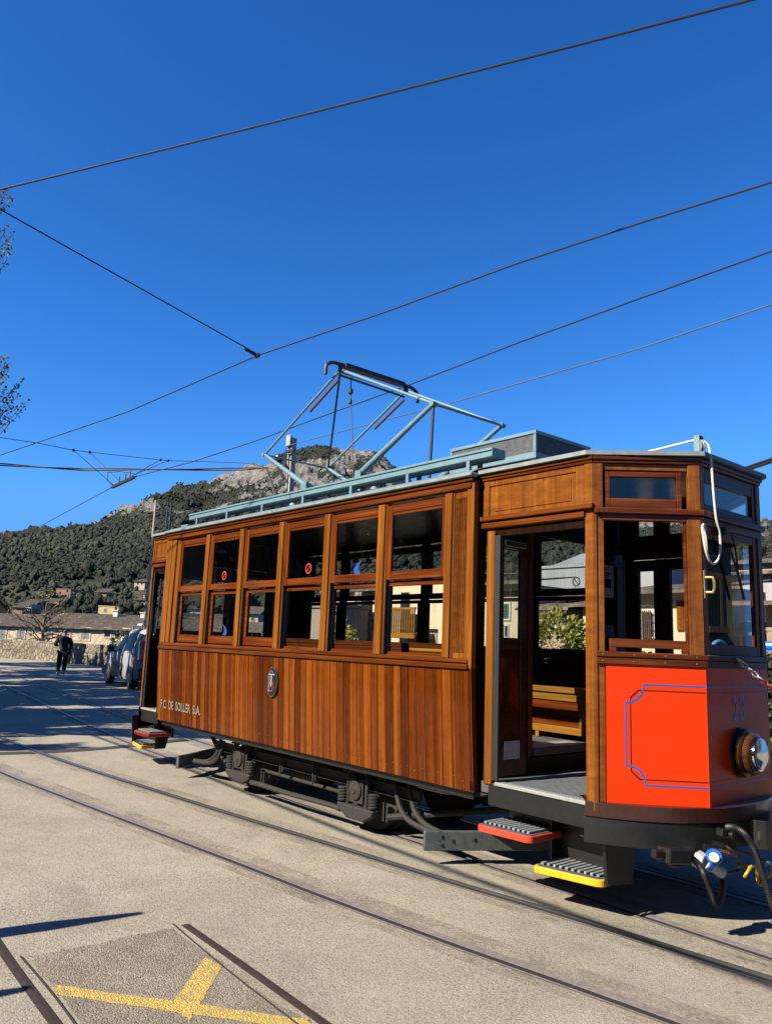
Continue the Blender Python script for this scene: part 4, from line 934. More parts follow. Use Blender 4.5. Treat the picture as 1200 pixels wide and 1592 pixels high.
        for x in (1.70, 3.83):
            mb = MB(g); mb.box(x-0.10, x+0.10, 0.30, 0.42, 0.26, 0.47); mb.lathe((x, 0.30, 0.37), (0, -1, 0), [(0, 0.085), (0.02, 0.085), (0.026, 0.03), (0.035, 0.03)], 20) if not my else None
            ab = P('axle_box', mb, M['dusty'], 0.012)
            mb = MB(g)
            for s in (-1, 1): mb.tube([(x+s*0.135, 0.32, 0.18), (x+s*0.135, 0.32, 0.50), (x+s*0.11, 0.32, 0.535), (x, 0.32, 0.54)], 0.017, 8)
            mb.build('horn_guide', M['dusty'], ab, smooth=True)
            mb = MB(g); mb.prism([(x-0.27, 0.23), (x+0.27, 0.23), (x+0.24, 0.17), (x+0.12, 0.115), (x-0.12, 0.115), (x-0.24, 0.17)], 'y', 0.285, 0.36); mb.build('yoke', M['dusty'], ab, 0.01)
            for s in (-1, 1):
                for (zb2, zt2, xo, yo) in ((0.235, 0.37, 0.225, 0.33), (0.49, 0.62, 0.26, 0.40)):
                    mb = MB(g); hp_ = [(x+s*xo+0.042*math.cos(q*PI/6), yo+0.042*math.sin(q*PI/6), zb2+(zt2-zb2)*q/60) for q in range(61)]; mb.tube(hp_, 0.012, 6); mb.build('coil_spring', M['dusty'], ab, smooth=True)
        for s in (0, 1):                                        # guard irons, plough board
            fx = TX(bool(s), my, 1.0)
            mb = MB(fx)
            for (ya, dx) in ((0.36, 0.0), (0.40, 0.14)):
                pts = smooth_path([(4.30+dx, ya, 0.50), (4.33+dx, ya, 0.42), (4.40+dx, ya-0.01, 0.30), (4.56+dx, ya-0.02, 0.22), (4.95+dx*0.6, ya-0.03, 0.185)], 4)
                mb.tube(pts, 0.024, 6)
            P('guard_iron', mb, M['dusty'], smooth=True)
            mb = MB(fx); mb.tube([(4.15, 0.42, 0.18), (4.7, 0.55, 0.30), (5.3, 0.75, 0.42), (5.9, 0.9, 0.56)], 0.028, 8); P('guard_strut', mb, M['dusty'], smooth=True)
            mb = MB(fx); mb.prism([(4.93, 0.12), (4.97, 0.10), (5.56, 1.053), (5.51, 1.053)], 'z', 0.115, 0.262); pb_ = P('plough_board', mb, M['plough'], 0.006)
            if s == 0:
                mb = MB(fx)
                for (f_, z_) in ((0.12, 0.16), (0.12, 0.22), (0.20, 0.19), (0.36, 0.20)):
                    mb.box(4.95+0.57*f_, 4.982+0.585*f_, 0.11+0.94*f_-0.012, 0.11+0.94*f_+0.012, z_-0.011, z_+0.011)
                mb.build('bolts', M['enblack'], pb_)
            # curved sheet skirt between body and platform
            mb = MB(fx); L_ = [(4.45+1.15*k/10) for k in range(11)]
            mb.sheet([[(x, 0.12, 0.645) for x in L_], [(x, 0.12, 0.645-0.07*math.sin(PI*(k/10.0))**0.6-0.005) for k, x in enumerate(L_)], [(x, 0.22, 0.645-0.085*math.sin(PI*(k/10.0))**0.6-0.005) for k, x in enumerate(L_)]])
            P('wheel_apron', mb, M['dusty'])
        mb = MB(g); mb.tube([(1.98, 0.31, 0.155), (2.15, 0.30, 0.165), (2.75, 0.29, 0.165), (3.25, 0.29, 0.175), (3.5, 0.30, 0.175), (3.6, 0.31, 0.165)], 0.026, 8); P('brake_rod', mb, M['dusty'], smooth=True)
        mb = MB(g); mb.tube([(1.9, 0.50, 0.26), (3.7, 0.50, 0.26)], 0.018, 8); P('brake_rod', mb, M['dusty'], smooth=True)
    mb = MB(); mb.box(0.05, XL-0.05, 0.11, 0.15, 0.585, 0.647); mb.box(0.05, XL-0.05, W-0.15, W-0.11, 0.585, 0.647); mb.box(0.05, XL-0.05, 0.30, W-0.30, 0.65, 0.85); P('underframe_sill', mb, M['black'])
    for x in (2.05, 3.05): 
        mb = MB(); mb.box(x, x+0.55, 0.72, 1.40, 0.20, 0.60); P('traction_motor', mb, M['dusty'], 0.05)

    # ---- roof equipment
    for my in (False, True):
        g = TX(False, my); y0, y1 = 0.22, 0.385
        mb = MB(g); mb.box(0.10, 5.50, y0, y1, 3.300, 3.322); mb.box(0.10, 5.50, y0+0.012, y0+0.022, 3.265, 3.2995); mb.box(0.12, 5.50, y0, y1, 3.245, 3.2645)
        mb.box(5.5003, 5.507, y0, y1, 3.245, 3.322)
        rb = P('roof_board', mb, M['pblue'], 0.003)
        for x in (0.32, 1.12, 1.95, 2.78, 3.62, 4.46, 5.22):
            mb = MB(g); mb.box(x, x+0.035, y0, y0+0.03, 3.10, 3.2447); mb.build('board_leg', M['pblue'], rb); mb = MB(g); mb.box(x, x+0.035, y1-0.03, y1, 3.14, 3.2447); mb.build('board_leg', M['pblue'], rb)
    mb = MB(); mb.box(0.02, 0.20, 0.16, 0.34, 3.09, 3.17); P('roof_box', mb, M['pblue'], 0.005)
    mb = MB(); mb.box(0.9, 1.75, 0.62, 0.80, 3.33, 3.36); mb.box(0.95, 0.99, 0.66, 0.72, 3.2, 3.33); mb.box(1.66, 1.70, 0.66, 0.72, 3.2, 3.33); P('roof_shelf', mb, M['pblue'], 0.004)
    # resistor box
    xa, xb, ya, yb, za, zb_ = 4.58, 5.60, 0.66, 1.44, 3.30, 3.545
    mb = MB(); w_ = 0.03
    for z in (za, zb_-w_):
        hgt = 0.055 if z == za else w_
        mb.box(xa, xb, ya, ya+w_, z, z+hgt); mb.box(xa, xb, yb-w_, yb, z, z+hgt); mb.box(xa, xa+w_, ya+w_+0.0005, yb-w_-0.0005, z, z+hgt); mb.box(xb-w_, xb, ya+w_+0.0005, yb-w_-0.0005, z, z+hgt)
    for x in (xa+0.001, xb-w_-0.001):
        for y in (ya+0.001, yb-w_-0.001): mb.box(x, x+w_-0.002, y, y+w_-0.002, za+0.0555, zb_-w_-0.0005)
    rbx = P('resistor_box', mb, M['pblue'], 0.003)
    mb = MB(); mb.box(xa+0.012, xb-0.012, ya+0.012, yb-0.012, za+0.02, zb_-0.012); mb.build('resistor_grille', M['grille'], rbx)
    mb = MB(); mb.box(xa+0.05, xb-0.08, ya+0.05, yb-0.05, 3.22, za-0.0005); mb.build('resistor_base', M['grille'], rbx)
    for x in (xa+0.08, xb-0.03):
        for y in (ya+0.03, yb-0.03):
            mb = MB(); mb.lathe((x, y, 3.17), (0, 0, 1), [(0, 0.04), (0.02, 0.04)] + [q for k in range(4) for q in ((0.025+k*0.025, 0.028), (0.035+k*0.025, 0.046), (0.045+k*0.025, 0.046))] + [(0.128, 0.03)], 14); mb.build('insulator', M['porcelain'], rbx)
    # pantograph
    X0 = 2.90; yn, yf = 0.56, 1.55; zb2, zk, zh = 3.47, 4.0, 4.71
    rk, fk = X0-1.52, X0+1.54; rb_, fb = X0-0.55, X0+0.45
    mb = MB(); mb.box(X0-0.85, X0+0.75, yn-0.03, yn+0.03, 3.37, 3.42); mb.box(X0-0.85, X0+0.75, yf-0.03, yf+0.03, 3.37, 3.42)
    for x in (X0-0.83, X0-0.1, X0+0.72): mb.box(x, x+0.05, yn+0.031, yf-0.031, 3.375, 3.415)
    for x in (rb_, fb):
        mb.box(x-0.05, x+0.05, yn-0.04, yn+0.04, 3.4205, 3.50); mb.box(x-0.05, x+0.05, yf-0.04, yf+0.04, 3.4205, 3.50)
    for x in (X0-0.8, X0+0.7):
        for y in (yn, yf): mb.lathe((x, y, 3.20), (0, 0, 1), [(0, 0.05), (0.05, 0.03), (0.06, 0.05), (0.1, 0.03), (0.11, 0.05), (0.17, 0.03)], 12)
    pg = P('pantograph', mb, M['pblue'], 0.004)
    for y in (yn, yf):
        mb = MB(); mb.tube([(rb_, y, zb2), (rb_-(rb_-rk)*0.12, y, zb2+(zk-zb2)*0.12), (rk, y, zk)], [0.034, 0.034, 0.022], 10); mb.build('lower_arm', M['pblue'], pg, smooth=True)
        mb = MB(); mb.tube([(fb, y, zb2), (fb+(fk-fb)*0.12, y, zb2+(zk-zb2)*0.12), (fk, y, zk)], [0.036, 0.036, 0.024], 10); mb.build('lower_arm', M['pblue'], pg, smooth=True)
    for x in (rb_, fb): mb = MB(); mb.tube([(x, yn, zb2), (x, yf, zb2)], 0.03, 10); mb.build('pivot_shaft', M['pblue'], pg, smooth=True)
    mb = MB(); hx = X0+0.0
    for y in (yn, yf):
        mb.tube([(rk, y, zk), (hx-0.05, y, zh)], 0.016, 8); mb.tube([(fk, y, zk), (hx+0.05, y, zh)], 0.016, 8)
        mb.lathe((rk, y-0.03, zk), (0, 1, 0), [(0, 0.028), (0.06, 0.028)], 10); mb.lathe((fk, y-0.03, zk), (0, 1, 0), [(0, 0.028), (0.06, 0.028)], 10)
    mb.tube([(fk, yn, zk), (fk, yf, zk)], 0.015, 8); mb.tube([(rk, yn, zk), (rk, yf, zk)], 0.012, 8); mb.tube([(hx, yn, zh-0.0), (hx, yf, zh)], 0.015, 8)
    mb.build('upper_arm', M['pblue'], pg, smooth=True)
    mb = MB(); mb.tube([(hx, yn, zh), (rk, yf, zk)], 0.013, 8); mb.build('brace', M['darkiron'], pg, smooth=True)
    mb = MB(); mb.tube([(fk, yn, zk), (fk-0.05, yn+0.02, 3.2)], 0.015, 8); mb.build('brace', M['darkiron'], pg, smooth=True)
    mb = MB(); mb.tube([(hx-0.02, yn, zh-0.03), (hx-0.02, yf, zh-0.05)], 0.013, 8); mb.build('brace', M['darkiron'], pg, smooth=True)
    for y in (yn, yf):
        mb = MB(); mb.tube([(hx-0.06, y+0.03, zh-0.07), (hx-0.60, y+0.03, zh-0.33)], 0.016, 8); mb.build('link_rod', M['rust'], pg, smooth=True)
    mb = MB(); zc = 4.80; hp_ = smooth_path([(hx, yn-0.20, zc-0.17), (hx, yn-0.19, zc-0.06), (hx, yn-0.11, zc-0.01), (hx, yn+0.0, zc+0.0), (hx, YC, zc+0.012), (hx, yf, zc), (hx, yf+0.11, zc-0.01), (hx, yf+0.19, zc-0.06), (hx, yf+0.20, zc-0.17)], 5)
    mb.tube(hp_, 0.021, 8)
    mb.box(hx-0.045, hx+0.045, yn+0.05, yf-0.05, zc-0.025, zc+0.02); mb.box(hx-0.02, hx+0.02, yn-0.02, yn+0.02, zh, zc); mb.box(hx-0.02, hx+0.02, yf-0.02, yf+0.02, zh, zc)
    mb.build('collector_shoe', M['darkiron'], pg, smooth=False)
    mb = MB(); y_ = yn+0.16; mb.tube(smooth_path([(hx, y_, zh-0.02), (hx, y_, zh-0.18), (hx+0.01, y_+0.01, 4.3), (hx+0.06, y_+0.02, 3.9), (hx+0.10, y_+0.02, 3.45)], 4), 0.007, 6)
    mb.lathe((hx, y_, zh-0.15), (0, 0, -1), [(0, 0.01), (0.02, 0.028), (0.06, 0.028), (0.08, 0.01)], 10); mb.lathe((hx, y_, zh-0.28), (0, 0, -1), [(0, 0.01), (0.015, 0.022), (0.05, 0.022), (0.06, 0.01)], 10)
    mb.build('pull_rope', M['darkiron'], pg, smooth=True)
    return t
tram = build_tram()

def build_trailer():
    t = thing('tram_trailer', 'dark wooden trailer car standing just ahead of the tram, out of the picture', 'trailer', (11.5, YC, 0))
    m_ = MB(); m_.box(8.25, 15.0, 0.05, 2.06, 0.72, 1.55); m_.build('body', M['skirt'], t, 0.03)
    m_ = MB(); m_.box(8.1, 15.1, 0.0, 2.1, 0.48, 0.70); m_.build('underframe', M['black'], t, 0.02)
    for k in range(8):
        for y in (0.07, 1.96): m_ = MB(); x = 8.27+k*0.945; m_.box(x, x+0.09, y, y+0.08, 1.5505, 2.95); m_.build('post', M['sashv'], t)
    m_ = MB(); rows = [[(x, -0.05+2.2*j/12, 2.95+0.2*(1-((j-6)/6)**2)) for j in range(13)] for x in (8.1, 15.15)]; m_.sheet(rows); m_.sheet([[(x, y, z-0.05) for x, y, z in r_] for r_ in rows]); m_.build('roof', M['roof'], t)
    m_ = MB(); m_.box(8.27, 8.33, 0.152, 1.958, 2.5, 2.95); m_.build('end_header', M['sash'], t)
    for x in (10.2, 13.0):
        m_ = MB()
        for y in (0.58, 1.43): m_.lathe((x, y-0.06, 0.36), (0, 1, 0), [(0, 0.05), (0, 0.35), (0.1, 0.35), (0.12, 0.05)], 24)
        m_.tube([(x, 0.5, 0.36), (x, 1.6, 0.36)], 0.06, 8); m_.build('wheelset', M['dusty'], t)
build_trailer()

# ------------------------------------------------------------------ road and tracks
mb = MB(); mb.sheet([[(-46, -40, 0), (40, -40, 0)], [(-46, 13.5, 0), (40, 13.5, 0)]])
struct(mb.build('street', M['road'], None, recalc=False))
def offset_line(pts, d):
    out = []
    for i, p in enumerate(pts):
        a = Vector(pts[max(i-1, 0)]); b = Vector(pts[min(i+1, len(pts)-1)]); t = (b-a).normalized(); out.append((p[0]-t.y*d, p[1]+t.x*d))
    return out
def dense(pts, k=6):
    P_ = [Vector(p) for p in pts]; out = []
    for i in range(len(P_)-1):
        p0, p1, p2, p3 = P_[max(i-1, 0)], P_[i], P_[i+1], P_[min(i+2, len(P_)-1)]
        for j in range(k):
            s = j/k; q = 0.5*((2*p1)+(p2-p0)*s+(2*p0-5*p1+4*p2-p3)*s*s+(3*p1-p0-3*p2+p3)*s**3); out.append((q.x, q.y))
    return out+[(P_[-1].x, P_[-1].y)]
def rail(name, label, pts, head_w, groove_side, hmat, group='rails set in the street', gw=0.05):
    """steel head standing 6 mm proud of the street with a dark flangeway beside it"""
    L = dense(pts); a = offset_line(L, head_w/2); b = offset_line(L, -head_w/2)
    mb = MB(); mb.sheet([[(x, y, 0.001) for x, y in a], [(x, y, 0.007) for x, y in a], [(x, y, 0.007) for x, y in b], [(x, y, 0.001) for x, y in b]])
    g0 = offset_line(L, groove_side*head_w/2); g1 = offset_line(L, groove_side*(head_w/2+gw))
    mb.mat(1); mb.sheet([[(x, y, 0.004) for x, y in g0], [(x, y, 0.004) for x, y in g1]])
    if hmat is M['railbright']:
        k0 = offset_line(L, -groove_side*head_w/2); k1 = offset_line(L, -groove_side*(head_w/2+0.022)); mb.sheet([[(x, y, 0.0042) for x, y in k0], [(x, y, 0.0042) for x, y in k1]])
    mb.mat(3)
    for o0, o1 in ((0.20, 0.07), (0.07, 0.0), (-0.0, -0.07), (-0.07, -0.20)): mb.sheet([[(x, y, 0.0022) for x, y in offset_line(L, o0)], [(x, y, 0.0022) for x, y in offset_line(L, o1)]])
    l0 = offset_line(L, groove_side*(head_w/2+gw)); l1 = offset_line(L, groove_side*(head_w/2+gw+0.018))
    mb.mat(2); mb.sheet([[(x, y, 0.005) for x, y in l0], [(x, y, 0.005) for x, y in l1]])
    o = mb.build(name, [hmat, M['groove'], M['railsteel'], M['dirt']], None, recalc=False)
    return tag(o, label, 'rail', group)
tn = [(-34, 5.05), (-25.5, 3.72), (-17.6, 2.69), (-10.65, 1.83), (-5.5, 1.18), (-2.6, 0.88), (-0.3, 0.74), (3, 0.62), (6.09, 0.585), (9, 0.55), (14, 0.5)]
tf = [(-34, 6.0), (-25.5, 4.68), (-17.6, 3.72), (-12.8, 3.12), (-9, 2.66), (-5.5, 2.20), (-2.2, 1.84), (0, 1.68), (3, 1.55), (6.5, 1.50), (10, 1.46), (14, 1.41)]
A_ = [(-34, 1.2), (-22, 0.2), (-12, -0.45), (-7, -0.64), (-4.16, -0.69), (-1.3, -0.61), (1.92, -0.34), (3.92, -0.14), (5.37, 0.005), (6.41, 0.135), (7.57, 0.235), (10, 0.45), (14, 0.8)]
B_ = [(-34, 0.2), (-22, -0.8), (-12, -1.42), (-7, -1.6), (-4, -1.62), (-0.93, -1.50), (0.94, -1.34), (4.15, -1.03), (5.05, -0.95), (6.18, -0.82), (7.56, -0.63), (10, -0.4), (14, 0.0)]
rail('rail', 'worn rail under the near wheels of the tram', tn, 0.06, -1, M['railsteel'], gw=0.042)
rail('rail', 'rail under the far wheels of the tram, dark in its shade', tf, 0.055, 1, M['railsteel'])
rail('rail', 'dark polished rail running in front of the tram', A_, 0.030, -1, M['railbright'], gw=0.046)
rail('rail', 'purplish worn rail nearest the camera crossing the whole foreground', B_, 0.062, -1, M['railsteel'], gw=0.045)
# abandoned siding, bottom left
for pts, lab in (([(5.10, -1.985), (5.8, -2.0), (6.6, -2.022), (8.2, -2.06)], 'rusty end of the old siding rail beside the yellow cross'), ([(3.2, -2.86), (4.83, -2.95), (5.9, -2.985), (8.2, -3.04)], 'rusty old siding rail at the lower left corner')):
    L = dense(pts); mb = MB(); a, b = offset_line(L, 0.026), offset_line(L, -0.026); mb.sheet([[(x, y, 0.004) for x, y in a], [(x, y, 0.006) for x, y in L], [(x, y, 0.004) for x, y in b]])
    tag(mb.build('siding_rail', M['railrust'], None, recalc=False), lab, 'rail', 'rails of the abandoned siding')
def ragged(poly, n, amp, seed):
    r = random.Random(seed); out = []
    for i in range(len(poly)):
        a, b = Vector(poly[i]), Vector(poly[(i+1) % len(poly)])
        for k in range(n): q = a.lerp(b, k/n); out.append((q.x+r.uniform(-amp, amp), q.y+r.uniform(-amp, amp)))
    return out
pp = ragged([(5.075, -2.87), (5.10, -2.6), (5.085, -2.3), (5.11, -2.06), (8.2, -2.13), (8.2, -2.95)], 14, 0.022, 2)
mb = MB(); mb.add([(x, y, 0.004) for x, y in pp], [tuple(range(len(pp)))]); struct(mb.build('tarmac_patch', M['tarmac'], None), 'grey tarmac patch between the old siding rails')
def paint_quad(poly, seed): 
    q = ragged(poly, 22, 0.006, seed); return [(x, y, 0.0055) for x, y in q]
mb = MB()
q = paint_quad([(5.50, -2.86), (5.60, -2.895), (6.62, -2.10), (6.50, -2.06)], 4); mb.add(q, [tuple(range(len(q)))])
q = [(x, y, 0.0059) for x, y, z in paint_quad([(5.60, -2.113), (5.77, -2.10), (6.20, -2.50), (6.03, -2.52)], 5)]; mb.add(q, [tuple(range(len(q)))])
struct(mb.build('road_marking', M['yellow'], None), 'worn yellow cross painted between the old siding rails')
mb = MB()
for pts in ([(5.05, -2.04), (5.5, -2.075), (6.2, -2.115), (8.0, -2.17)], [(5.05, -2.90), (5.6, -2.905), (6.2, -2.93)]):
    L = dense(pts); mb.sheet([[(x, y, 0.0060) for x, y in offset_line(L, 0.006)], [(x, y, 0.0060) for x, y in offset_line(L, -0.006)]])
struct(mb.build('joint', M['crack'], None, recalc=False))
mb = MB(); L = dense([(-3.2, -3.0), (-2.3, -1.2), (-2.2, 0.2), (-2.7, 1.9)]); mb.sheet([[(x, y, 0.0030) for x, y in offset_line(L, 0.13)], [(x, y, 0.0030) for x, y in offset_line(L, -0.13)]])
struct(mb.build('dark_strip', M['crack'], None, recalc=False), 'dark strip crossing the street')  # flat dark band laid across the street

# ------------------------------------------------------------------ stone wall, van, person, poles, plants
def fbm(x, y, z, o=4): return mn.fractal(Vector((x, y, z)), 1.0, 2.0, o)
def wall_along(pts, h, th, name, label, mat_, seed=0.0):
    L = dense(pts, 14); mb = MB(); a = offset_line(L, 0); b = offset_line(L, th); rings = []
    for i, ((x0, y0), (x1, y1)) in enumerate(zip(a, b)):
        nx, ny = (x0-x1)/th, (y0-y1)/th; r = []
        hh = h+0.05*fbm(x0*0.7, seed, 1)
        for (s, z) in ((-0.12, -0.3), (-0.05, 0.12), (0.0, 0.35), (0.0, 0.6), (0.01, 0.85), (0.0, 0.97), (0.12, 1.0), (0.6, 1.0), (1.0, 0.9), (1.0, -0.3)):
            d = 0.035*fbm(x0*2.3, z*4+seed, s*3); r.append((x0-nx*(s*th)+nx*d, y0-ny*(s*th)+ny*d, z*hh if z > 0 else z))
        rings.append(r)
    mb.loft(rings); return tag(mb.build(name, mat_, None), label, 'wall')
wall_along([(-60, 3.2), (-47, 6.8), (-41.2, 8.9), (-37, 10.2), (-29.6, 11.15), (-22, 11.6), (-12, 11.9), (-2, 12.1)], 1.10, 0.45, 'stone_wall', 'low rubble stone wall with rounded top along the far side of the street', M['rubble'])

def build_van():
    # local frame: x forward, y to the left, z up
    o = (-14.5, 5.75, 0); h = Vector((-0.992, 0.125, 0)).normalized(); l = Vector((h.y*-1, h.x, 0))
    sh = 0.08                                                 # the rear axle is at x=0
    def T(x, y, z): return (o[0]+h.x*x+l.x*(y-0.82), o[1]+h.y*x+l.y*(y-0.82), z)
    t = thing('parked_van', 'white van greyed for tree shade, parked by the stone wall behind the rear of the tram', 'van', (o[0]+h.x*1.3, o[1]+h.y*1.3, 0))
    # stations: x, z_sill, z_belt, z_top, half width sill, belt, top
    S = [(-0.98, 0.50, 1.08, 1.10, 0.78, 0.80, 0.74), (-0.95, 0.36, 1.10, 1.66, 0.80, 0.85, 0.68), (-0.80, 0.30, 1.12, 1.84, 0.86, 0.89, 0.68), (-0.3, 0.27, 1.14, 1.89, 0.88, 0.905, 0.70), (0.6, 0.27, 1.13, 1.90, 0.885, 0.91, 0.70),
         (1.4, 0.27, 1.12, 1.86, 0.885, 0.91, 0.68), (1.95, 0.27, 1.11, 1.70, 0.885, 0.905, 0.64), (2.45, 0.27, 1.10, 1.36, 0.885, 0.895, 0.66), (2.85, 0.27, 1.04, 1.10, 0.87, 0.88, 0.72), (3.3, 0.28, 0.92, 0.98, 0.86, 0.86, 0.66), (3.6, 0.34, 0.78, 0.82, 0.80, 0.80, 0.6), (3.68, 0.40, 0.66, 0.68, 0.70, 0.70, 0.5)]
    rings = []
    for x, zs, zb_, zt, ws, wb, wt in S:
        half = [(ws*0.94, zs), (ws, zs+0.08), (wb, zs+(zb_-zs)*0.6), (wb, zb_), (wt+(wb-wt)*0.45, zb_+(zt-zb_)*0.5), (wt, zb_+(zt-zb_)*0.88), (wt*0.82, zt)]
        rings.append([(x, y, z) for y, z in half]+[(x, -y, z) for y, z in half[::-1]])
    mb = MB(T); mb.loft(rings); mb.build('body', M['vanpaint'], t, smooth=True)
    def side(x, k, lift=0.008):
        """point on the left side at station x; k<=1 below belt, 1..2 between belt and roof"""
        for a, b in zip(S[:-1], S[1:]):
            if a[0] <= x <= b[0]:
                s = (x-a[0])/(b[0]-a[0]); q = [a[i]+(b[i]-a[i])*s for i in range(7)]; break
        _, zs, zb_, zt, ws, wb, wt = q
        if k <= 1: return (x, wb+lift, zs+(zb_-zs)*k)
        return (x, wb+(wt-wb)*0.55*min(1, (k-1)*2)+lift*1.5 if k < 1.5 else wt+(wb-wt)*0.45*(1-(k-1.5)/0.38)+lift*1.5, zb_+(zt-zb_)*(k-1))
    def pane(name, xs, k0, k1, slant=0.0):
        m_ = MB(T); rows = []
        for k in (k0, (k0+k1)/2, k1):
            rows.append([side(x+slant*(k-1.0) if i == len(xs)-1 else x, k) for i, x in enumerate(xs)])
        m_.sheet(rows); return m_.build(name, M['vanglass'], t)
    pane('side_window', (0.02, 0.5, 0.98), 1.06, 1.80)
    pane('side_window', (-0.78, -0.5, -0.12), 1.06, 1.80)
    pane('door_window', (1.12, 1.6, 2.45), 1.06, 1.78, -0.85)
    m_ = MB(T); m_.add([(2.5, -0.6, 1.36), (2.5, 0.6, 1.36), (1.98, 0.55, 1.70), (1.98, -0.55, 1.70)], [(0, 1, 2, 3)]); m_.build('windscreen', M['vanglass'], t)
    m_ = MB(T); m_.add([(-0.995, -0.68, 1.14), (-0.995, 0.68, 1.14), (-0.955, 0.60, 1.68), (-0.955, -0.60, 1.68)], [(0, 1, 2, 3)]); m_.build('rear_window', M['vanglass'], t)
    for s in (1, -1):
        m_ = MB(T); m_.prism([(-1.0, 0.92), (-0.80, 0.92), (-0.76, 1.2), (-0.80, 1.52), (-0.94, 1.52)], 'y', s*0.80, s*0.925); m_.build('tail_light', M['taillight'], t, 0.02)
        m_ = MB(T); m_.box(2.05, 2.20, s*0.94, s*1.13, 1.10, 1.32); m_.box(2.1, 2.16, s*0.86, s*0.95, 1.12, 1.17); m_.build('wing_mirror', M['plastic'], t, 0.03)
    m_ = MB(T); m_.prism([(-1.06, 0.36), (-0.62, 0.30), (-0.56, 0.62), (-1.06, 0.70)], 'y', -0.93, 0.93); m_.build('rear_bumper', M['plastic'], t, 0.03)
    m_ = MB(T); m_.prism([(3.72, 0.3), (3.15, 0.28), (3.2, 0.55), (3.74, 0.6)], 'y', -0.88, 0.88); m_.build('front_bumper', M['plastic'], t, 0.03)
    m_ = MB(T); m_.box(1.15, 2.05, 0.905, 0.93, 0.66, 0.78); m_.build('side_moulding', M['plastic'], t, 0.01)
    m_ = MB(T); m_.box(1.0, 1.03, 0.90, 0.925, 1.0, 1.05); m_.box(1.03, 1.16, 0.905, 0.932, 1.0, 1.04); m_.build('door_handle', M['plastic'], t)
    for x, za in ((1.06, 1.7),):
        m_ = MB(T); m_.box(x, x+0.008, 0.885, 0.918, 0.42, 1.1); m_.build('door_gap', M['rubber'], t)
    for x in (0.0, 2.78):
        for s in (1, -1):
            m_ = MB(T); y0 = s*0.70; y1 = s*0.925
            n_ = 28; prof = [(y0, 0.30), (y1-s*0.03, 0.31), (y1, 0.27), (y1, 0.20)]
            m_.loft([[(x+r*math.cos(q*2*PI/n_), y, 0.315+r*math.sin(q*2*PI/n_)) for q in range(n_)] for y, r in [(y0, 0.02), (y0, 0.30), (y1-s*0.03, 0.315), (y1-s*0.004, 0.28), (y1-s*0.012, 0.21), (y1-s*0.02, 0.02)]])
            w = m_.build('wheel', M['rubber'], t, smooth=True)
            m_ = MB(T); m_.loft([[(x+r*math.cos(q*2*PI/n_), y, 0.315+r*math.sin(q*2*PI/n_)) for q in range(n_)] for y, r in [(y1-s*0.03, 0.2), (y1-s*0.006, 0.20), (y1-s*0.012, 0.08), (y1+s*0.002, 0.06), (y1+s*0.002, 0.001)]]); m_.build('rim', M['hub'], w, smooth=True)
            m_ = MB(T); a0 = [(x+0.40*math.cos(q*PI/16), s*0.918, 0.33+0.40*math.sin(q*PI/16)) for q in range(17)]; a1 = [(x+0.315*math.cos(q*PI/16), s*0.918, 0.33+0.315*math.sin(q*PI/16)) for q in range(17)]; m_.sheet([a0, a1]); m_.build('wheel_arch', M['plastic'], t)
    for x in (-0.2, 1.1):
        m_ = MB(T); m_.tube([(x, -0.66, 1.98), (x, 0.66, 1.98)], 0.025, 8); m_.box(x-0.03, x+0.03, 0.58, 0.64, 1.86, 1.98); m_.box(x-0.03, x+0.03, -0.64, -0.58, 1.86, 1.98); m_.build('roof_bar', M['alu'], t)
    m_ = MB(T); m_.tube([(-0.35, 0.4, 2.02), (1.3, 0.4, 2.02)], 0.045, 8); m_.build('roof_tube', M['whitewash'], t)
    return t
build_van()

def skin_mesh(pts, edges, name, mat_, parent, sub=2):
    """pts: {name: (pos, radius)}; one continuous skinned surface"""
    keys = list(pts); idx = {k: i for i, k in enumerate(keys)}
    me = bpy.data.meshes.new(name); me.from_pydata([pts[k][0] for k in keys], [(idx[a], idx[b]) for a, b in edges], [])
    ob = bpy.data.objects.new(name, me); scene.collection.objects.link(ob)
    md = ob.modifiers.new('skin', 'SKIN'); md.use_smooth_shade = True
    for i, k in enumerate(keys):
        r = pts[k][1]; r = r if isinstance(r, tuple) else (r, r); me.skin_vertices[0].data[i].radius = r
    me.skin_vertices[0].data[0].use_root = True
    ss = ob.modifiers.new('subd', 'SUBSURF'); ss.levels = sub; ss.render_levels = sub
    dg = bpy.context.evaluated_depsgraph_get(); m2 = bpy.data.meshes.new_from_object(ob.evaluated_get(dg))
    bpy.data.objects.remove(ob)
    m2.name = name; m2.materials.clear(); m2.materials.append(mat_); m2.polygons.foreach_set('use_smooth', [True]*len(m2.polygons))
    o2 = bpy.data.objects.new(name, m2); scene.collection.objects.link(o2); o2.parent = parent; ORG[o2.name] = (0, 0, 0); return o2

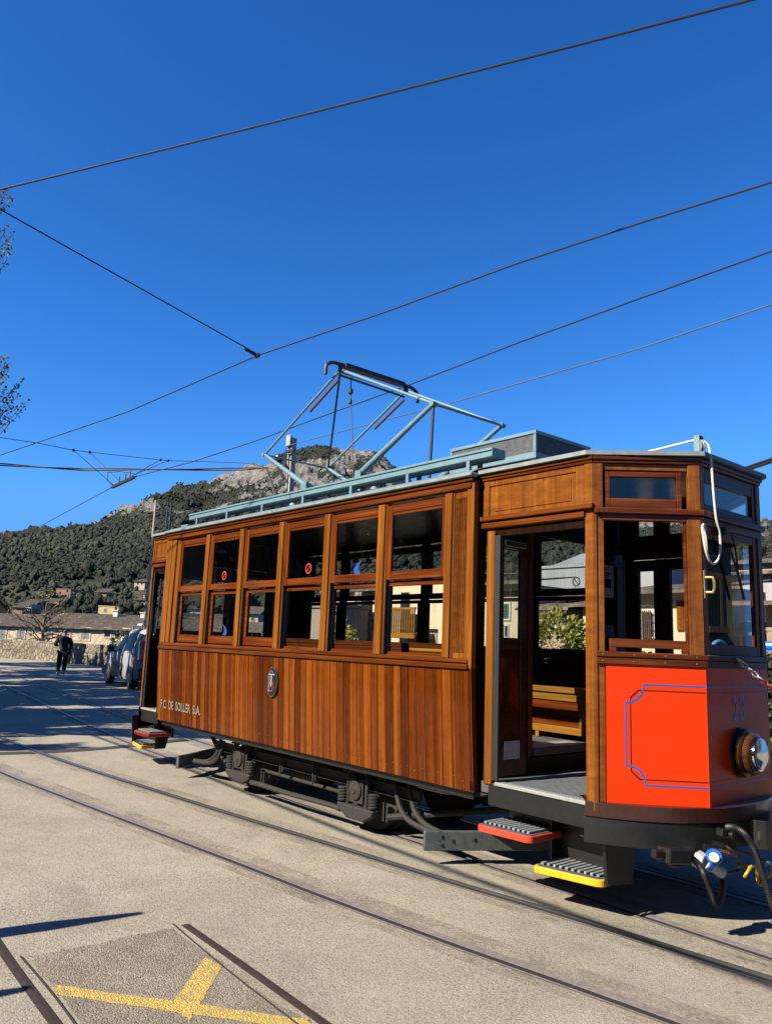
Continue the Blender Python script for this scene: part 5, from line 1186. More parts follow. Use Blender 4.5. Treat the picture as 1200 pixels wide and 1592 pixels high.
def build_person():
    base = on_z(95, 1049.5); px, py = base[0], base[1]
    h = Vector((-0.93, 0.37, 0)).normalized(); r_ = Vector((h.y, -h.x, 0))
    t = thing('person', 'person in a black suit walking away along the street, bag strap across the back', 'person', (px, py, 0))
    def L(r, f, z): q = r_*r+h*f; return (q.x, q.y, z)
    J = {'pelvis': L(0, 0, 0.96), 'waist': L(0, 0, 1.10), 'chest': L(0, 0.01, 1.32), 'neckb': L(0, -0.01, 1.50), 'neck': L(0, 0.0, 1.56), 'head': L(0, 0.03, 1.66), 'crown': L(0, 0.03, 1.76)}
    bone = lambda a, b, s: tuple(Vector(a).lerp(Vector(b), s))
    leg = {-1: dict(hip=L(-0.10, 0, 0.92), knee=L(-0.12, 0.05, 0.50), ank=L(-0.13, 0.0, 0.09), toe=L(-0.17, 0.17, 0.035)),
           1: dict(hip=L(0.10, 0, 0.92), knee=L(0.11, 0.06, 0.50), ank=L(0.10, -0.22, 0.14), toe=L(0.11, -0.10, 0.035))}
    arm = {-1: dict(sh=L(-0.20, 0, 1.44), el=L(-0.33, -0.02, 1.19), wr=L(-0.24, 0.20, 1.14)), 1: dict(sh=L(0.20, 0, 1.44), el=L(0.30, -0.04, 1.17), wr=L(0.24, 0.04, 0.97))}
    # body: one continuous surface with fingers
    pts = {'pelvis': (J['pelvis'], (0.13, 0.10)), 'waist': (J['waist'], (0.125, 0.09)), 'chest': (J['chest'], (0.15, 0.105)), 'neckb': (J['neckb'], 0.065), 'neck': (J['neck'], 0.055), 'head': (J['head'], (0.078, 0.092)), 'crown': (J['crown'], (0.06, 0.07))}
    ed = [('pelvis', 'waist'), ('waist', 'chest'), ('chest', 'neckb'), ('neckb', 'neck'), ('neck', 'head'), ('head', 'crown')]
    for s in (-1, 1):
        k = str(s); g = leg[s]; a = arm[s]
        pts['hip'+k] = (g['hip'], 0.085); pts['knee'+k] = (g['knee'], 0.055); pts['ank'+k] = (g['ank'], 0.038); pts['toe'+k] = (g['toe'], 0.035)
        ed += [('pelvis', 'hip'+k), ('hip'+k, 'knee'+k), ('knee'+k, 'ank'+k), ('ank'+k, 'toe'+k)]
        d = (Vector(a['wr'])-Vector(a['el'])).normalized(); palm = tuple(Vector(a['wr'])+d*0.07)
        pts['sh'+k] = (a['sh'], 0.055); pts['el'+k] = (a['el'], 0.042); pts['wr'+k] = (a['wr'], 0.028); pts['palm'+k] = (palm, (0.036, 0.018))
        ed += [('chest', 'sh'+k), ('sh'+k, 'el'+k), ('el'+k, 'wr'+k), ('wr'+k, 'palm'+k)]
        side_ = d.cross(Vector((0, 0, 1))).normalized(); curl = side_.cross(d)
        for fi, (o, ln) in enumerate(((-0.027, 0.065), (-0.009, 0.078), (0.009, 0.073), (0.027, 0.058))):
            b1 = Vector(palm)+side_*o+d*(0.02+ln*0.5); b2 = b1+d*ln*0.4+curl*0.02
            pts['f%d' % fi+k] = (tuple(b1), 0.009); pts['g%d' % fi+k] = (tuple(b2), 0.008); ed += [('palm'+k, 'f%d' % fi+k), ('f%d' % fi+k, 'g%d' % fi+k)]
        th = Vector(a['wr'])+d*0.04-side_*0.045; pts['th'+k] = (tuple(th), 0.010); pts['tj'+k] = (tuple(th+d*0.035), 0.009); ed += [('palm'+k, 'th'+k), ('th'+k, 'tj'+k)]
    skin_mesh(pts, ed, 'body', M['skin'], t)
    ears = MB()
    # jacket
    jp = {'pelvis': (L(0, 0, 0.90), (0.235, 0.165)), 'waist': (L(0, 0, 1.08), (0.225, 0.16)), 'mid': (L(0, 0, 1.24), (0.245, 0.165)), 'chest': (L(0, 0, 1.38), (0.25, 0.155)), 'collar': (L(0, -0.01, 1.485), (0.13, 0.10)), 'c2': (L(0, -0.01, 1.525), (0.075, 0.07))}
    je = [('pelvis', 'waist'), ('waist', 'mid'), ('mid', 'chest'), ('chest', 'collar'), ('collar', 'c2')]
    for s in (-1, 1):
        k = str(s); a = arm[s]; jp['sh'+k] = (a['sh'], 0.098); jp['el'+k] = (a['el'], 0.078); jp['wr'+k] = (bone(a['el'], a['wr'], 0.93), 0.056); je += [('chest', 'sh'+k), ('sh'+k, 'el'+k), ('el'+k, 'wr'+k)]
    skin_mesh(jp, je, 'jacket', M['suit'], t)
    tp = {'pelvis': (L(0, 0, 0.93), (0.19, 0.14))}; te = []
    for s in (-1, 1):
        k = str(s); g = leg[s]; tp['hip'+k] = (bone(g['hip'], g['knee'], 0.12), 0.125); tp['knee'+k] = (g['knee'], 0.098); tp['ank'+k] = (bone(g['knee'], g['ank'], 0.97), 0.080); te += [('pelvis', 'hip'+k), ('hip'+k, 'knee'+k), ('knee'+k, 'ank'+k)]
    skin_mesh(tp, te, 'trousers', M['suit'], t)
    for s in (-1, 1):
        g = leg[s]; hl = Vector(g['ank'])+Vector((0, 0, -0.035)); sp = {'heel': (tuple(hl-h*0.04), (0.045, 0.045)), 'mid': (bone(tuple(hl), g['toe'], 0.5), (0.048, 0.042)), 'toe': (tuple(Vector(g['toe'])+h*0.06*(1 if s < 0 else 0.5)), (0.042, 0.032))}
        skin_mesh(sp, [('heel', 'mid'), ('mid', 'toe')], 'shoe', M['enblack'], t)
    hp = {'a': (L(0, 0.005, 1.63), (0.085, 0.09)), 'b': (L(0, 0.015, 1.72), (0.088, 0.10)), 'c': (L(0, 0.03, 1.775), (0.06, 0.075))}
    skin_mesh(hp, [('a', 'b'), ('b', 'c')], 'hair', M['hair'], t)
    m_ = MB(); org = (px, py, 0)
    for s in (-1, 1): c = Vector(L(s*0.088, 0.03, 1.66)); m_.lathe((c.x+px, c.y+py, c.z), (r_.x*s, r_.y*s, 0), [(0, 0.02), (0.012, 0.026), (0.016, 0.012)], 8)
    m_.build('ears', M['skin'], t)
    m_ = MB(); n_ = 16
    m_.loft([[(px+L(0.085*math.cos(q*2*PI/n_)*w_, 0.075*math.sin(q*2*PI/n_)*w_, z)[0], py+L(0.085*math.cos(q*2*PI/n_)*w_, 0.075*math.sin(q*2*PI/n_)*w_, z)[1], z) for q in range(n_)] for z, w_ in ((1.525, 0.98), (1.56, 0.82))]); m_.build('shirt_collar', M['shirt'], t, smooth=True)
    # face on the far side
    m_ = MB(); nz = Vector(L(0, 0.125, 1.655)); m_.lathe((px+nz.x, py+nz.y, nz.z), (0, 0, 1), [(-0.03, 0.004), (-0.02, 0.016), (0.02, 0.007), (0.035, 0.002)], 8); m_.build('nose', M['skin'], t)
    # shoulder bag is carried: its own thing
    b = thing('shoulder_bag', 'dark shoulder bag with a pale tag at the hip of the walking person', 'bag', (px+L(0.27, -0.04, 0)[0], py+L(0.27, -0.04, 0)[1], 0.82))
    Tb = lambda r, f, z: (px+L(r, f, z)[0], py+L(r, f, z)[1], z)
    m_ = MB(Tb); m_.box(0.19, 0.29, -0.14, 0.10, 0.80, 0.98); m_.build('pouch', M['suit'], b, 0.03)
    m_ = MB(Tb); m_.box(0.155, 0.20, -0.175, -0.145, 0.93, 0.985); m_.build('tag', M['white'], b, 0.01)
    m_ = MB(Tb); P_ = [(0.20, -0.145, 0.95), (0.10, -0.152, 1.14), (0.0, -0.150, 1.32), (-0.09, -0.125, 1.47), (-0.12, -0.02, 1.515), (-0.08, 0.12, 1.44), (0.10, 0.15, 1.15), (0.21, 0.10, 0.95)]
    m_.sheet([[(x-0.016, y, z-0.01) for x, y, z in P_], [(x+0.016, y, z+0.01) for x, y, z in P_]]); m_.build('strap', M['strap'], b)
build_person()

# poles
def tube_thing(name, label, cat, pts, r, mat_, n=10, group=None):
    m_ = MB(); m_.tube(pts, r, n); return tag(m_.build(name, mat_, None, smooth=True, org=tuple(pts[0])), label, cat, group)
pt_ = on_z(243, 778, 7.0); PL = (float(pt_[0]), float(pt_[1]))
t = thing('utility_pole', 'slim pale pole with a red sign behind the parked van', 'pole', (PL[0], PL[1], 0))
m_ = MB(); m_.tube([(PL[0], PL[1], -0.2), (PL[0], PL[1], 7.0)], [0.06, 0.045], 12); m_.build('shaft', M['woodpole'], t, smooth=True)
m_ = MB(); m_.lathe((PL[0]-0.12, PL[1]-0.05, 6.1), (0, 0, 1), [(0, 0.05), (0.04, 0.09), (0.1, 0.09), (0.16, 0.05), (0.3, 0.05)], 10); m_.build('insulator', M['porcelain'], t)
m_ = MB(); m_.box(PL[0]-0.16, PL[0]+0.2, PL[1]-0.14, PL[1]-0.11, 3.05, 3.27); m_.build('sign_plate', M['signred'], t)
for k in range(2):
    m_ = MB(); m_.box(PL[0]-0.11, PL[0]+0.14, PL[1]-0.1435, PL[1]-0.1405, 3.11+k*0.07, 3.14+k*0.07); m_.build('sign_line', M['white'], t)
PD = (PL[0]+0.55, PL[1]+0.35)
t = thing('lattice_pole', 'dark steel lattice pole standing close beside the pale pole', 'pole', (PD[0], PD[1], 0))
m_ = MB()
for sx in (-1, 1): m_.box(PD[0]+sx*0.16-0.025, PD[0]+sx*0.16+0.025, PD[1]-0.03, PD[1]+0.03, 0, 6.9)
m_.build('upright', M['polegreen'], t)
m_ = MB()
for k in range(15): z = 0.2+k*0.44; s = 1 if k % 2 else -1; m_.beam((PD[0]-0.15*s, PD[1], z), (PD[0]+0.15*s, PD[1], z+0.42), 0.03, 0.03)
m_.build('lacing', M['polegreen'], t)
pt_ = on_z(455.5, 678, 6.0); PB = (float(pt_[0]), float(pt_[1]))
t = thing('concrete_pole', 'pale H section concrete pole with insulators rising behind the tram roof', 'pole', (PB[0], PB[1], 0))
m_ = MB(); m_.box(PB[0]-0.075, PB[0]-0.04, PB[1]-0.06, PB[1]+0.06, 0, 5.95); m_.box(PB[0]+0.04, PB[0]+0.075, PB[1]-0.06, PB[1]+0.06, 0, 5.95); m_.box(PB[0]-0.0395, PB[0]+0.0395, PB[1]-0.02, PB[1]+0.02, 0, 5.95)
m_.build('shaft', M['concpole'], t, 0.005)
m_ = MB(); m_.box(PB[0]-0.08, PB[0]+0.08, PB[1]-0.12, PB[1]-0.061, 5.76, 6.0); m_.build('cap_box', M['concpole'], t, 0.01)
m_ = MB(); m_.beam((PB[0]-0.34, PB[1]-0.12, 5.35), (PB[0], PB[1]-0.12, 5.35), 0.05, 0.05); m_.beam((PB[0]-0.30, PB[1]-0.12, 5.33), (PB[0]-0.05, PB[1]-0.12, 5.05), 0.04, 0.04); m_.beam((PB[0]-0.05, PB[1]-0.12, 5.64), (PB[0]+0.26, PB[1]-0.12, 5.62), 0.05, 0.05)
m_.build('bracket', M['darkiron'], t)
m_ = MB(); m_.lathe((PB[0]-0.32, PB[1]-0.12, 5.38), (0, 0, 1), [(0, 0.05), (0.03, 0.10), (0.06, 0.10), (0.07, 0.06), (0.10, 0.12), (0.13, 0.12), (0.14, 0.06), (0.18, 0.10), (0.21, 0.09), (0.24, 0.03)], 12); m_.build('insulator', M['porcelain'], t)
m_ = MB()
for k in range(4): m_.tube([(PB[0]-0.15+k*0.05, PB[1]-0.15, 4.0), (PB[0]-0.1+k*0.09, PB[1]-0.2, 4.55+0.08*k), (PB[0]+0.12+k*0.05, PB[1]-0.2, 4.75-0.05*k), (PB[0]+0.2+0.03*k, PB[1]-0.18, 4.45-0.1*k), (PB[0]+0.1, PB[1]-0.15, 4.1)], 0.022, 6)
m_.build('cable_loops', M['wire'], t, smooth=True)
m_ = MB(); m_.box(PB[0]-0.06, PB[0]+0.26, PB[1]-0.24, PB[1]-0.101, 3.35, 3.95); m_.build('switch_box', M['darkiron'], t, 0.01)
# posts just left of the frame whose shadows reach into the foreground
for (x, y, h_, lab) in ((4.36, -4.75, 2.0, 'tall slim post standing left of the old siding'), (5.12, -5.15, 1.65, 'shorter slim post nearer the camera left of the siding'), (3.35, -4.8, 1.6, 'third slim post farthest from the camera')):
    tube_thing('street_post', lab, 'post', [(x, y, 0), (x, y, h_*0.8), (x+0.01, y, h_)], [0.085, 0.08, 0.03], M['woodpole'], 12, 'posts left of the siding')

# ---------- foliage
def leaf_cloud(name, centers, size, mat_, parent, seed, tone=None, jitter=1.0, up=0.3):
    """many leaf-sized folded quads; centers (n,3) array"""
    r = np.random.default_rng(seed); n = len(centers)
    a = r.normal(size=(n, 3)); a[:, 2] *= 0.6; a /= np.linalg.norm(a, axis=1)[:, None]
    b = r.normal(size=(n, 3)); b[:, 2] += up; b -= a*np.sum(a*b, axis=1)[:, None]; b /= np.linalg.norm(b, axis=1)[:, None]
    s = size*r.uniform(0.6, 1.25, size=(n, 1))
    v = np.stack([centers-a*s*0.5, centers-b*s*0.32, centers+a*s*0.55, centers+b*s*0.32], axis=1).reshape(-1, 3)
    org = np.array(ORG[parent.name] if parent else (0, 0, 0)); v = v-org
    me = bpy.data.meshes.new(name); me.vertices.add(4*n); me.vertices.foreach_set('co', v.astype(np.float32).ravel())
    me.loops.add(4*n); me.loops.foreach_set('vertex_index', np.arange(4*n, dtype=np.int32)); me.polygons.add(n)
    me.polygons.foreach_set('loop_start', np.arange(0, 4*n, 4, dtype=np.int32)); me.polygons.foreach_set('loop_total', np.full(n, 4, dtype=np.int32))
    at_ = me.attributes.new('tone', 'FLOAT', 'POINT'); tv = np.repeat((r.uniform(0, 1, n) if tone is None else tone), 4); at_.data.foreach_set('value', tv.astype(np.float32))
    me.materials.append(mat_); me.update(calc_edges=True)
    ob = bpy.data.objects.new(name, me); scene.collection.objects.link(ob)
    if parent: ob.parent = parent
    ORG[ob.name] = tuple(org); return ob
def plane_tree(base, label, seed, trunk_h=3.0, spread=4.2, dens=14, lsize=0.10, name='plane_tree', reach=()):
    r = random.Random(seed); t = thing(name, label, 'tree', base, 'plane trees along the street')
    b = Vector(base); m_ = MB(); leaves = []; small_leaves = []
    top = b+Vector((0.1, 0.05, trunk_h)); m_.tube([b+Vector((0, 0, -0.2)), b+Vector((0, 0, 0.3)), b+Vector((0.06, 0, trunk_h*0.55)), top], [0.30, 0.24, 0.20, 0.17], 12)
    tw = MB()
    for i in range(8):
        az = i*2*PI/8+r.uniform(-0.3, 0.3); el = r.uniform(0.35, 1.1); ln = spread*r.uniform(0.75, 1.0)
        d = Vector((math.cos(az)*math.cos(el), math.sin(az)*math.cos(el), math.sin(el))); p1 = top+d*ln*0.5+Vector((0, 0, 0.15)); p2 = top+d*ln+Vector((0, 0, 0.5*ln*0.35))
        m_.tube([top, p1, p2], [0.11, 0.075, 0.03], 7)
        for j in range(8):
            s = 0.25+0.75*(j+r.random())/8; q = top.lerp(p1, s*2) if s < 0.5 else p1.lerp(p2, s*2-1)
            d2 = (d+Vector((r.uniform(-1, 1), r.uniform(-1, 1), r.uniform(0.0, 1.1)))*0.9).normalized(); l2 = spread*0.42*r.uniform(0.6, 1.0); e = q+d2*l2
            tw.tube([q, q.lerp(e, 0.5)+Vector((0, 0, 0.08)), e], [0.026, 0.018, 0.008], 4)
            for k in range(7):
                q2 = q.lerp(e, 0.2+0.8*(k+0.5)/7); d3 = (d2*0.4+Vector((r.uniform(-0.8, 0.8), r.uniform(-0.8, 0.8), r.uniform(0.5, 1.3)))).normalized(); l3 = r.uniform(0.45, 0.95); e2 = q2+d3*l3
                tw.tube([q2, e2], [0.007, 0.003], 3, False)
                for w in range(dens): c = q2.lerp(e2, r.uniform(0.08, 1.0))+Vector((r.gauss(0, 0.05), r.gauss(0, 0.05), r.gauss(0, 0.05))); leaves.append((c.x, c.y, c.z))
    for (pt3, n3, sp3) in reach:
        e = Vector(pt3); q0 = top+(e-top)*0.25; m_.tube([top, top.lerp(e, 0.5)+Vector((0, 0, 0.2)), e], [0.09, 0.06, 0.02], 7)
        side = Vector([float(q) for q in CR])
        for k in range(n3):                                   # long upright shoots set with small leaves
            q = e-side*r.uniform(0.0, 0.55)+Vector((r.uniform(-0.2, 0.2), r.uniform(-0.2, 0.2), r.uniform(-sp3*2.0, sp3*1.2))); tw.tube([top.lerp(e, 0.85), q], [0.012, 0.006], 4, False)
            d3 = (side*r.uniform(0.1, 0.75)+Vector((r.uniform(-0.2, 0.2), r.uniform(-0.2, 0.2), 1.0))).normalized(); l3 = r.uniform(0.35, 0.75); pts = [q, q+d3*l3*0.5+side*0.03, q+d3*l3]
            tw.tube(pts, [0.006, 0.004, 0.002], 3, False)
            for w in range(34):
                s_ = (w+r.random())/34; c = (pts[0].lerp(pts[1], s_*2) if s_ < 0.5 else pts[1].lerp(pts[2], s_*2-1))+Vector((r.gauss(0, 0.022), r.gauss(0, 0.022), r.gauss(0, 0.02))); small_leaves.append((c.x, c.y, c.z))
    m_.build('trunk', M['bark'], t, smooth=True); tw.build('twigs', M['bark'], t, recalc=False)
    leaf_cloud('crown', np.array(leaves), lsize, M['planeleaf'], t, seed)
    if small_leaves: leaf_cloud('young_shoots', np.array(small_leaves), 0.052, M['planeleaf'], t, seed+1)
    return t
plane_tree((-6.4, -5.5, 0), 'young leaved plane tree whose twigs reach into the left edge of the sky', 11, 3.0, 4.2, 30, 0.065, reach=((tuple(at(-14, 372, 11.6)), 34, 0.30), (tuple(at(-22, 310, 11.9)), 12, 0.20), (tuple(at(-13, 636, 11.3)), 64, 0.27)))
for i, (x, y, sc, lab) in enumerate(((-13.5, -5.2, 1.15, 'second plane tree along the near side of the street'), (-11.0, -7.6, 1.15, 'plane tree between the first and second of the near row'), (-18.5, -5.6, 1.3, 'tall plane tree between the second and third of the near row'), (-24.5, -3.6, 1.3, 'third plane tree farther along the street'), (-33.0, -1.5, 1.3, 'farthest plane tree shading the street'), (-10.0, -9.8, 1.1, 'plane tree set back behind the near row'), (-7.0, -9.6, 0.9, 'smaller plane tree set back nearest the tram'))):
    if i == 0: src = plane_tree((x, y, 0), lab, 23, 3.2, 5.2, 26, 0.25)
    else:
        c = copy_tree(src); c.location = (x, y, 0); c.rotation_euler = (0, 0, 1.3*i); c.scale = (sc, sc, sc); c['label'] = lab
    
def bush(name, label, cat, c, rad, n, size, mat_, seed, flat=1.0):
    r = np.random.default_rng(seed); t = thing(name, label, cat, (c[0], c[1], 0))
    v = r.normal(size=(n, 3)); v /= np.linalg.norm(v, axis=1)[:, None]; rr = r.uniform(0.55, 1.0, size=(n, 1))**0.5
    lump = np.array([1+0.32*fbm(q[0]*2.2+seed, q[1]*2.2, q[2]*2.2) for q in v])[:, None]
    pos = v*rr*lump*np.array(rad)[None, :]+np.array(c)[None, :]
    tone = np.clip(0.5+0.3*v[:, 2]+r.normal(0, 0.25, n), 0, 1)
    leaf_cloud('foliage', pos, size, mat_, t, seed, r.uniform(0, 1, n))
    m_ = MB()
    for k in range(7): e = Vector(c)+Vector((r.uniform(-0.6, 0.6)*rad[0], r.uniform(-0.6, 0.6)*rad[1], rad[2]*0.3)); m_.tube([(c[0], c[1], 0), e], [0.03, 0.012], 5)
    m_.build('stem', M['bark'], t); return t
q = on_y(862, 985, 6.2); bush('shrub', 'yellow green leafy shrub seen through the open tram door', 'shrub', (q[0], 6.2, 1.5), (0.62, 0.55, 0.85), 2600, 0.10, M['shrubleaf'], 3)
q = on_y(531, 985, 7.0); bush('shrub', 'small green shrub seen through the fifth tram window', 'shrub', (q[0], 7.0, 1.45), (0.45, 0.45, 0.75), 1400, 0.09, M['shrubleaf'], 5)
# clipped hedge behind the tram
h0, h1 = on_y(868, 1000, 6.4)[0], on_y(1290, 1030, 6.4)[0]
r = np.random.default_rng(9); n = 26000
hx = r.uniform(h0, h1, n); hy = r.uniform(5.7, 6.9, n); hz = r.uniform(0, 1.66, n); face = r.integers(0, 3, n)
hy = np.where(face == 0, 5.72+r.uniform(-0.06, 0.08, n), hy); hz = np.where(face == 1, 1.64+0.05*np.sin(hx*3)+r.uniform(-0.08, 0.06, n), hz)
t = thing('hedge', 'clipped green hedge running behind the front of the tram', 'hedge', ((h0+h1)/2, 6.3, 0))
leaf_cloud('foliage', np.stack([hx, hy, hz], 1), 0.085, M['hedgeleaf'], t, 8)
m_ = MB(); m_.box(h0+0.1, h1-0.1, 5.95, 6.7, 0, 1.45); m_.build('inner_growth', M['hedgeleaf'], t)
# leafless tree and green shrub beyond the stone wall
q = at(67, 985, 52); b = Vector((q[0], q[1], -2.5)); t = thing('bare_tree', 'small bare tree with tangled twigs just beyond the stone wall', 'tree', tuple(b)); m_ = MB(); rr_ = random.Random(5)
m_.tube([b, b+Vector((0.1, 0, 2.6)), b+Vector((0, 0, 4.6)), b+Vector((0.15, 0, 6.2))], [0.16, 0.12, 0.09, 0.03], 8); m_.build('trunk', M['bark'], t)
m_ = MB(); lv = []
for i in range(36):
    s = b+Vector((0, 0, rr_.uniform(2.4, 5.2))); az = rr_.uniform(0, 2*PI); e = s+Vector((math.cos(az)*rr_.uniform(0.7, 1.9), math.sin(az)*rr_.uniform(0.7, 1.9), rr_.uniform(-0.2, 1.2))); m_.tube([s, s.lerp(e, 0.5)+Vector((0, 0, 0.15)), e], [0.05, 0.035, 0.015], 4)
    for k in range(4): e2 = e+Vector((rr_.uniform(-0.6, 0.6), rr_.uniform(-0.6, 0.6), rr_.uniform(-0.1, 0.6))); m_.tube([s.lerp(e, 0.7), e2], [0.022, 0.01], 3); lv += [tuple(e2+Vector((rr_.gauss(0, 0.1), rr_.gauss(0, 0.1), rr_.gauss(0, 0.1)))) for _ in range(4)]
m_.build('branches', M['bark'], t, recalc=False); leaf_cloud('buds', np.array(lv), 0.12, M['shrubleaf'], t, 4)
q = at(190, 998, 41.5); bush('shrub', 'bright green shrub showing above the stone wall beside the van', 'shrub', (q[0], q[1], 1.1), (0.75, 0.6, 0.75), 900, 0.14, M['hedgeleaf'], 6)

# ------------------------------------------------------------------ houses
def house(name, label, pxl, pxr, dl, dr, top, depth, wall, roof='gable', z0=None, wins=(), over=0.35, ridge=1.4, extras=None, cat='house', roofmat=None, base_y=None, group=None):
    """front runs from the sight line pxl at distance dl to pxr at dr; top = image row of the eave at pxl;
    wins: (u0, v0, u1, v1, kind) image rectangles on the front"""
    hy = 981+0.0375*0; A_ = at(pxl, top, dl); B2 = at(pxr, top, dr)
    a = Vector((A_[0], A_[1], 0)); b = Vector((B2[0], B2[1], 0)); ex = (b-a).normalized(); ey = Vector((-ex.y, ex.x, 0)); Ln = (b-a).length
    ze = float(A_[2]); z0 = -0.4 if z0 is None else z0
    T = lambda u, v, z: (a.x+ex.x*u+ey.x*v, a.y+ex.y*u+ey.y*v, z)
    c = T(Ln/2, depth/2, z0); t = thing(name, label, cat, c, group)
    m_ = MB(T); m_.box(0, Ln, 0, depth, z0, ze)
    if roof == 'gable': 
        m_.prism([(0, ze+0.002), (depth, ze+0.002), (depth/2, ze+ridge-0.03)], 'x', 0.002, Ln-0.002)
    m_.build('wall', wall, t)
    def tiles(rows, nm='roof'):
        """corrugated sheet: rows = [(v, z), ...] down the slope"""
        k = max(6, int((Ln+2*over)/0.11)); k = min(k, 420); us = [-over+(Ln+2*over)*i/k for i in range(k+1)]
        mm = MB(T); amp = 0.045
        mm.sheet([[(u, v, z+(amp if i % 2 else 0)+0.02*fbm(u*0.8, v, 3)) for i, u in enumerate(us)] for v, z in rows])
        mm.sheet([[(u, rows[0][0], rows[0][1]-0.06) for u in us], [(u, rows[0][0], rows[0][1]+(amp if i % 2 else 0)) for i, u in enumerate(us)]])
        mm.build(nm, roofmat or M['tile'], t)
    if roof == 'gable':
        s = ridge/(depth/2); tiles([(-over, ze-over*s+0.06), (depth*0.25, ze+ridge*0.5+0.07), (depth/2, ze+ridge+0.09), (depth*0.75, ze+ridge*0.5+0.07), (depth+over, ze-over*s+0.06)])
    elif roof == 'shed':
        tiles([(-over, ze+0.05-over*ridge/depth), (depth*0.5, ze+ridge*0.5+0.06), (depth, ze+ridge+0.07)])
    elif roof == 'flat':
        m_ = MB(T); m_.box(-0.08, Ln+0.08, -0.08, depth+0.08, ze+0.002, ze+0.14); m_.build('parapet', wall, t)
    elif roof == 'gablefront':
        m_ = MB(T); m_.prism([(0, ze+0.002), (Ln, ze+0.002), (Ln*0.5, ze+ridge)], 'y', 0.001, depth-0.001); m_.build('gable', wall, t)
        m_ = MB(T)
        for s in (0, 1):
            u0, u1 = (-over, Ln/2) if s == 0 else (Ln+over, Ln/2); z_ = ze-over*ridge/(Ln/2)
            m_.sheet([[(u0, v, z_+0.06+(0.05 if i % 2 else 0)) for i, v in enumerate([-over+(depth+2*over)*j/40 for j in range(41)])], [(u1, v, ze+ridge+0.08+(0.05 if i % 2 else 0)) for i, v in enumerate([-over+(depth+2*over)*j/40 for j in range(41)])]])
        m_.build('roof', roofmat or M['tile'], t)
    # windows on the front by sight line
    def front(px, py):
        d = ray(px, py); n_ = Vector((ey.x, ey.y)); k = ((a.x-CAM[0])*n_.x+(a.y-CAM[1])*n_.y)/(d[0]*n_.x+d[1]*n_.y); P_ = CAM+d*k
        return (P_[0]-a.x)*ex.x+(P_[1]-a.y)*ex.y, P_[2]
    for (u0, v0, u1, v1, kind) in wins:
        x0, za = front(u0, v0); x1, zb_ = front(u1, v1); zt, zb_ = max(za, zb_), min(za, zb_); x0, x1 = min(x0, x1), max(x0, x1)
        m_ = MB(T); bw = min(0.16, (x1-x0)*0.22)
        if kind in ('g', 'y', 'd', 'bars', 'w'):
            m_.box(x0-bw, x0, -0.05, 0.02, zb_-bw, zt+bw); m_.box(x1, x1+bw, -0.05, 0.02, zb_-bw, zt+bw); m_.box(x0, x1, -0.05, 0.02, zt, zt+bw); m_.box(x0, x1, -0.05, 0.02, zb_-bw, zb_)
        else: m_.box(x0, x1, -0.02, 0.02, zt, zt+0.02)
        w = m_.build('window', M['whitewash'] if dl < 60 else wall, t)
        m_ = MB(T)
        m_.box(x0+0.002, x1-0.002, -0.012, 0.01, zb_+0.002, zt-0.002); m_.build('pane', M['dark'], w)
        if kind in ('g', 'y', 'wood'):
            mat_ = {'g': M['shgreen'], 'y': M['shgrey'], 'wood': M['post']}[kind]; m_ = MB(T); mid = (x0+x1)/2; gap = (x1-x0)*0.02
            for (p, q_) in ((x0+0.004, mid-gap), (mid+gap, x1-0.004)):
                m_.box(p, q_, -0.045, -0.013, zb_+0.004, zt-0.004)
                n_ = max(3, int((zt-zb_)/0.12))
                for k in range(n_): z = zb_+0.03+(zt-zb_-0.06)*k/n_; m_.box(p+0.03, q_-0.03, -0.058, -0.0455, z, z+0.05)
            m_.build('shutters', mat_, w)
        if kind == 'bars':
            m_ = MB(T); n_ = 5
            for k in range(n_+1): u = x0+(x1-x0)*k/n_; m_.box(u-0.012, u+0.012, -0.17, -0.14, zb_-0.05, zt+0.05)
            for k in range(4): z = zb_+(zt-zb_)*k/3; m_.box(x0-0.03, x1+0.03, -0.139, -0.115, z-0.012, z+0.012)
            m_.build('grille', M['rust'], w)
    if extras: extras(T, Ln, ze, z0, front, t)
    return t
def hz(px): return 978+0.0385*px
# long low building beyond the wall
ws = [(x, 977, x+w, 994, 'y') for x, w in ((28, 10), (68, 11), (98, 10), (128, 11))]+[(x, 978, x+8, 990, 'd') for x in (164, 193, 232)]+[(0, 976, 8, 994, 'y'), (-22, 976, -12, 994, 'y'), (275, 980, 283, 992, 'd'), (320, 981, 328, 993, 'd'), (365, 983, 373, 995, 'd')]
house('farm_building', 'long low stone building with a brown tiled roof beyond the street wall', -60, 430, 78, 72, 969, 9, M['farstone'], 'gable', -6, ws, 0.4, 1.15, cat='building')
def chim(spots):
    def f(T, Ln, ze, z0, front, t):
        for (u, v, w, h_) in spots:
            m_ = MB(T); m_.box(u*Ln-w/2, u*Ln+w/2, v-w/2, v+w/2, ze+0.1, ze+h_); m_.box(u*Ln-w*0.7, u*Ln+w*0.7, v-w*0.7, v+w*0.7, ze+h_+0.001, ze+h_+0.12); m_.build('chimney', M['whitewash'], t)
    return f
house('farm_building', 'second tiled roof showing behind the long low building', 70, 330, 96, 92, 961.5, 9, M['farstone'], 'gable', -6, (), 0.5, 0.8, chim([(0.36, 3, 0.6, 1.3), (0.55, 2, 0.5, 1.1), (0.74, 3, 0.6, 1.2)]), cat='building')
house('gabled_house', 'shaded house with a tall gable at the left edge beyond the wall', -48, 26, 92, 98, 961, 12, M['tan'], 'gablefront', -6, ((-3, 950, 3, 960, 'd'), (15, 954, 18, 960, 'd')), 0.5, 2.6)
house('low_house', 'white flat roofed sheds between the tiled roofs', 26, 86, 108, 108, 963, 6, M['whitewash'], 'flat', -6, ())
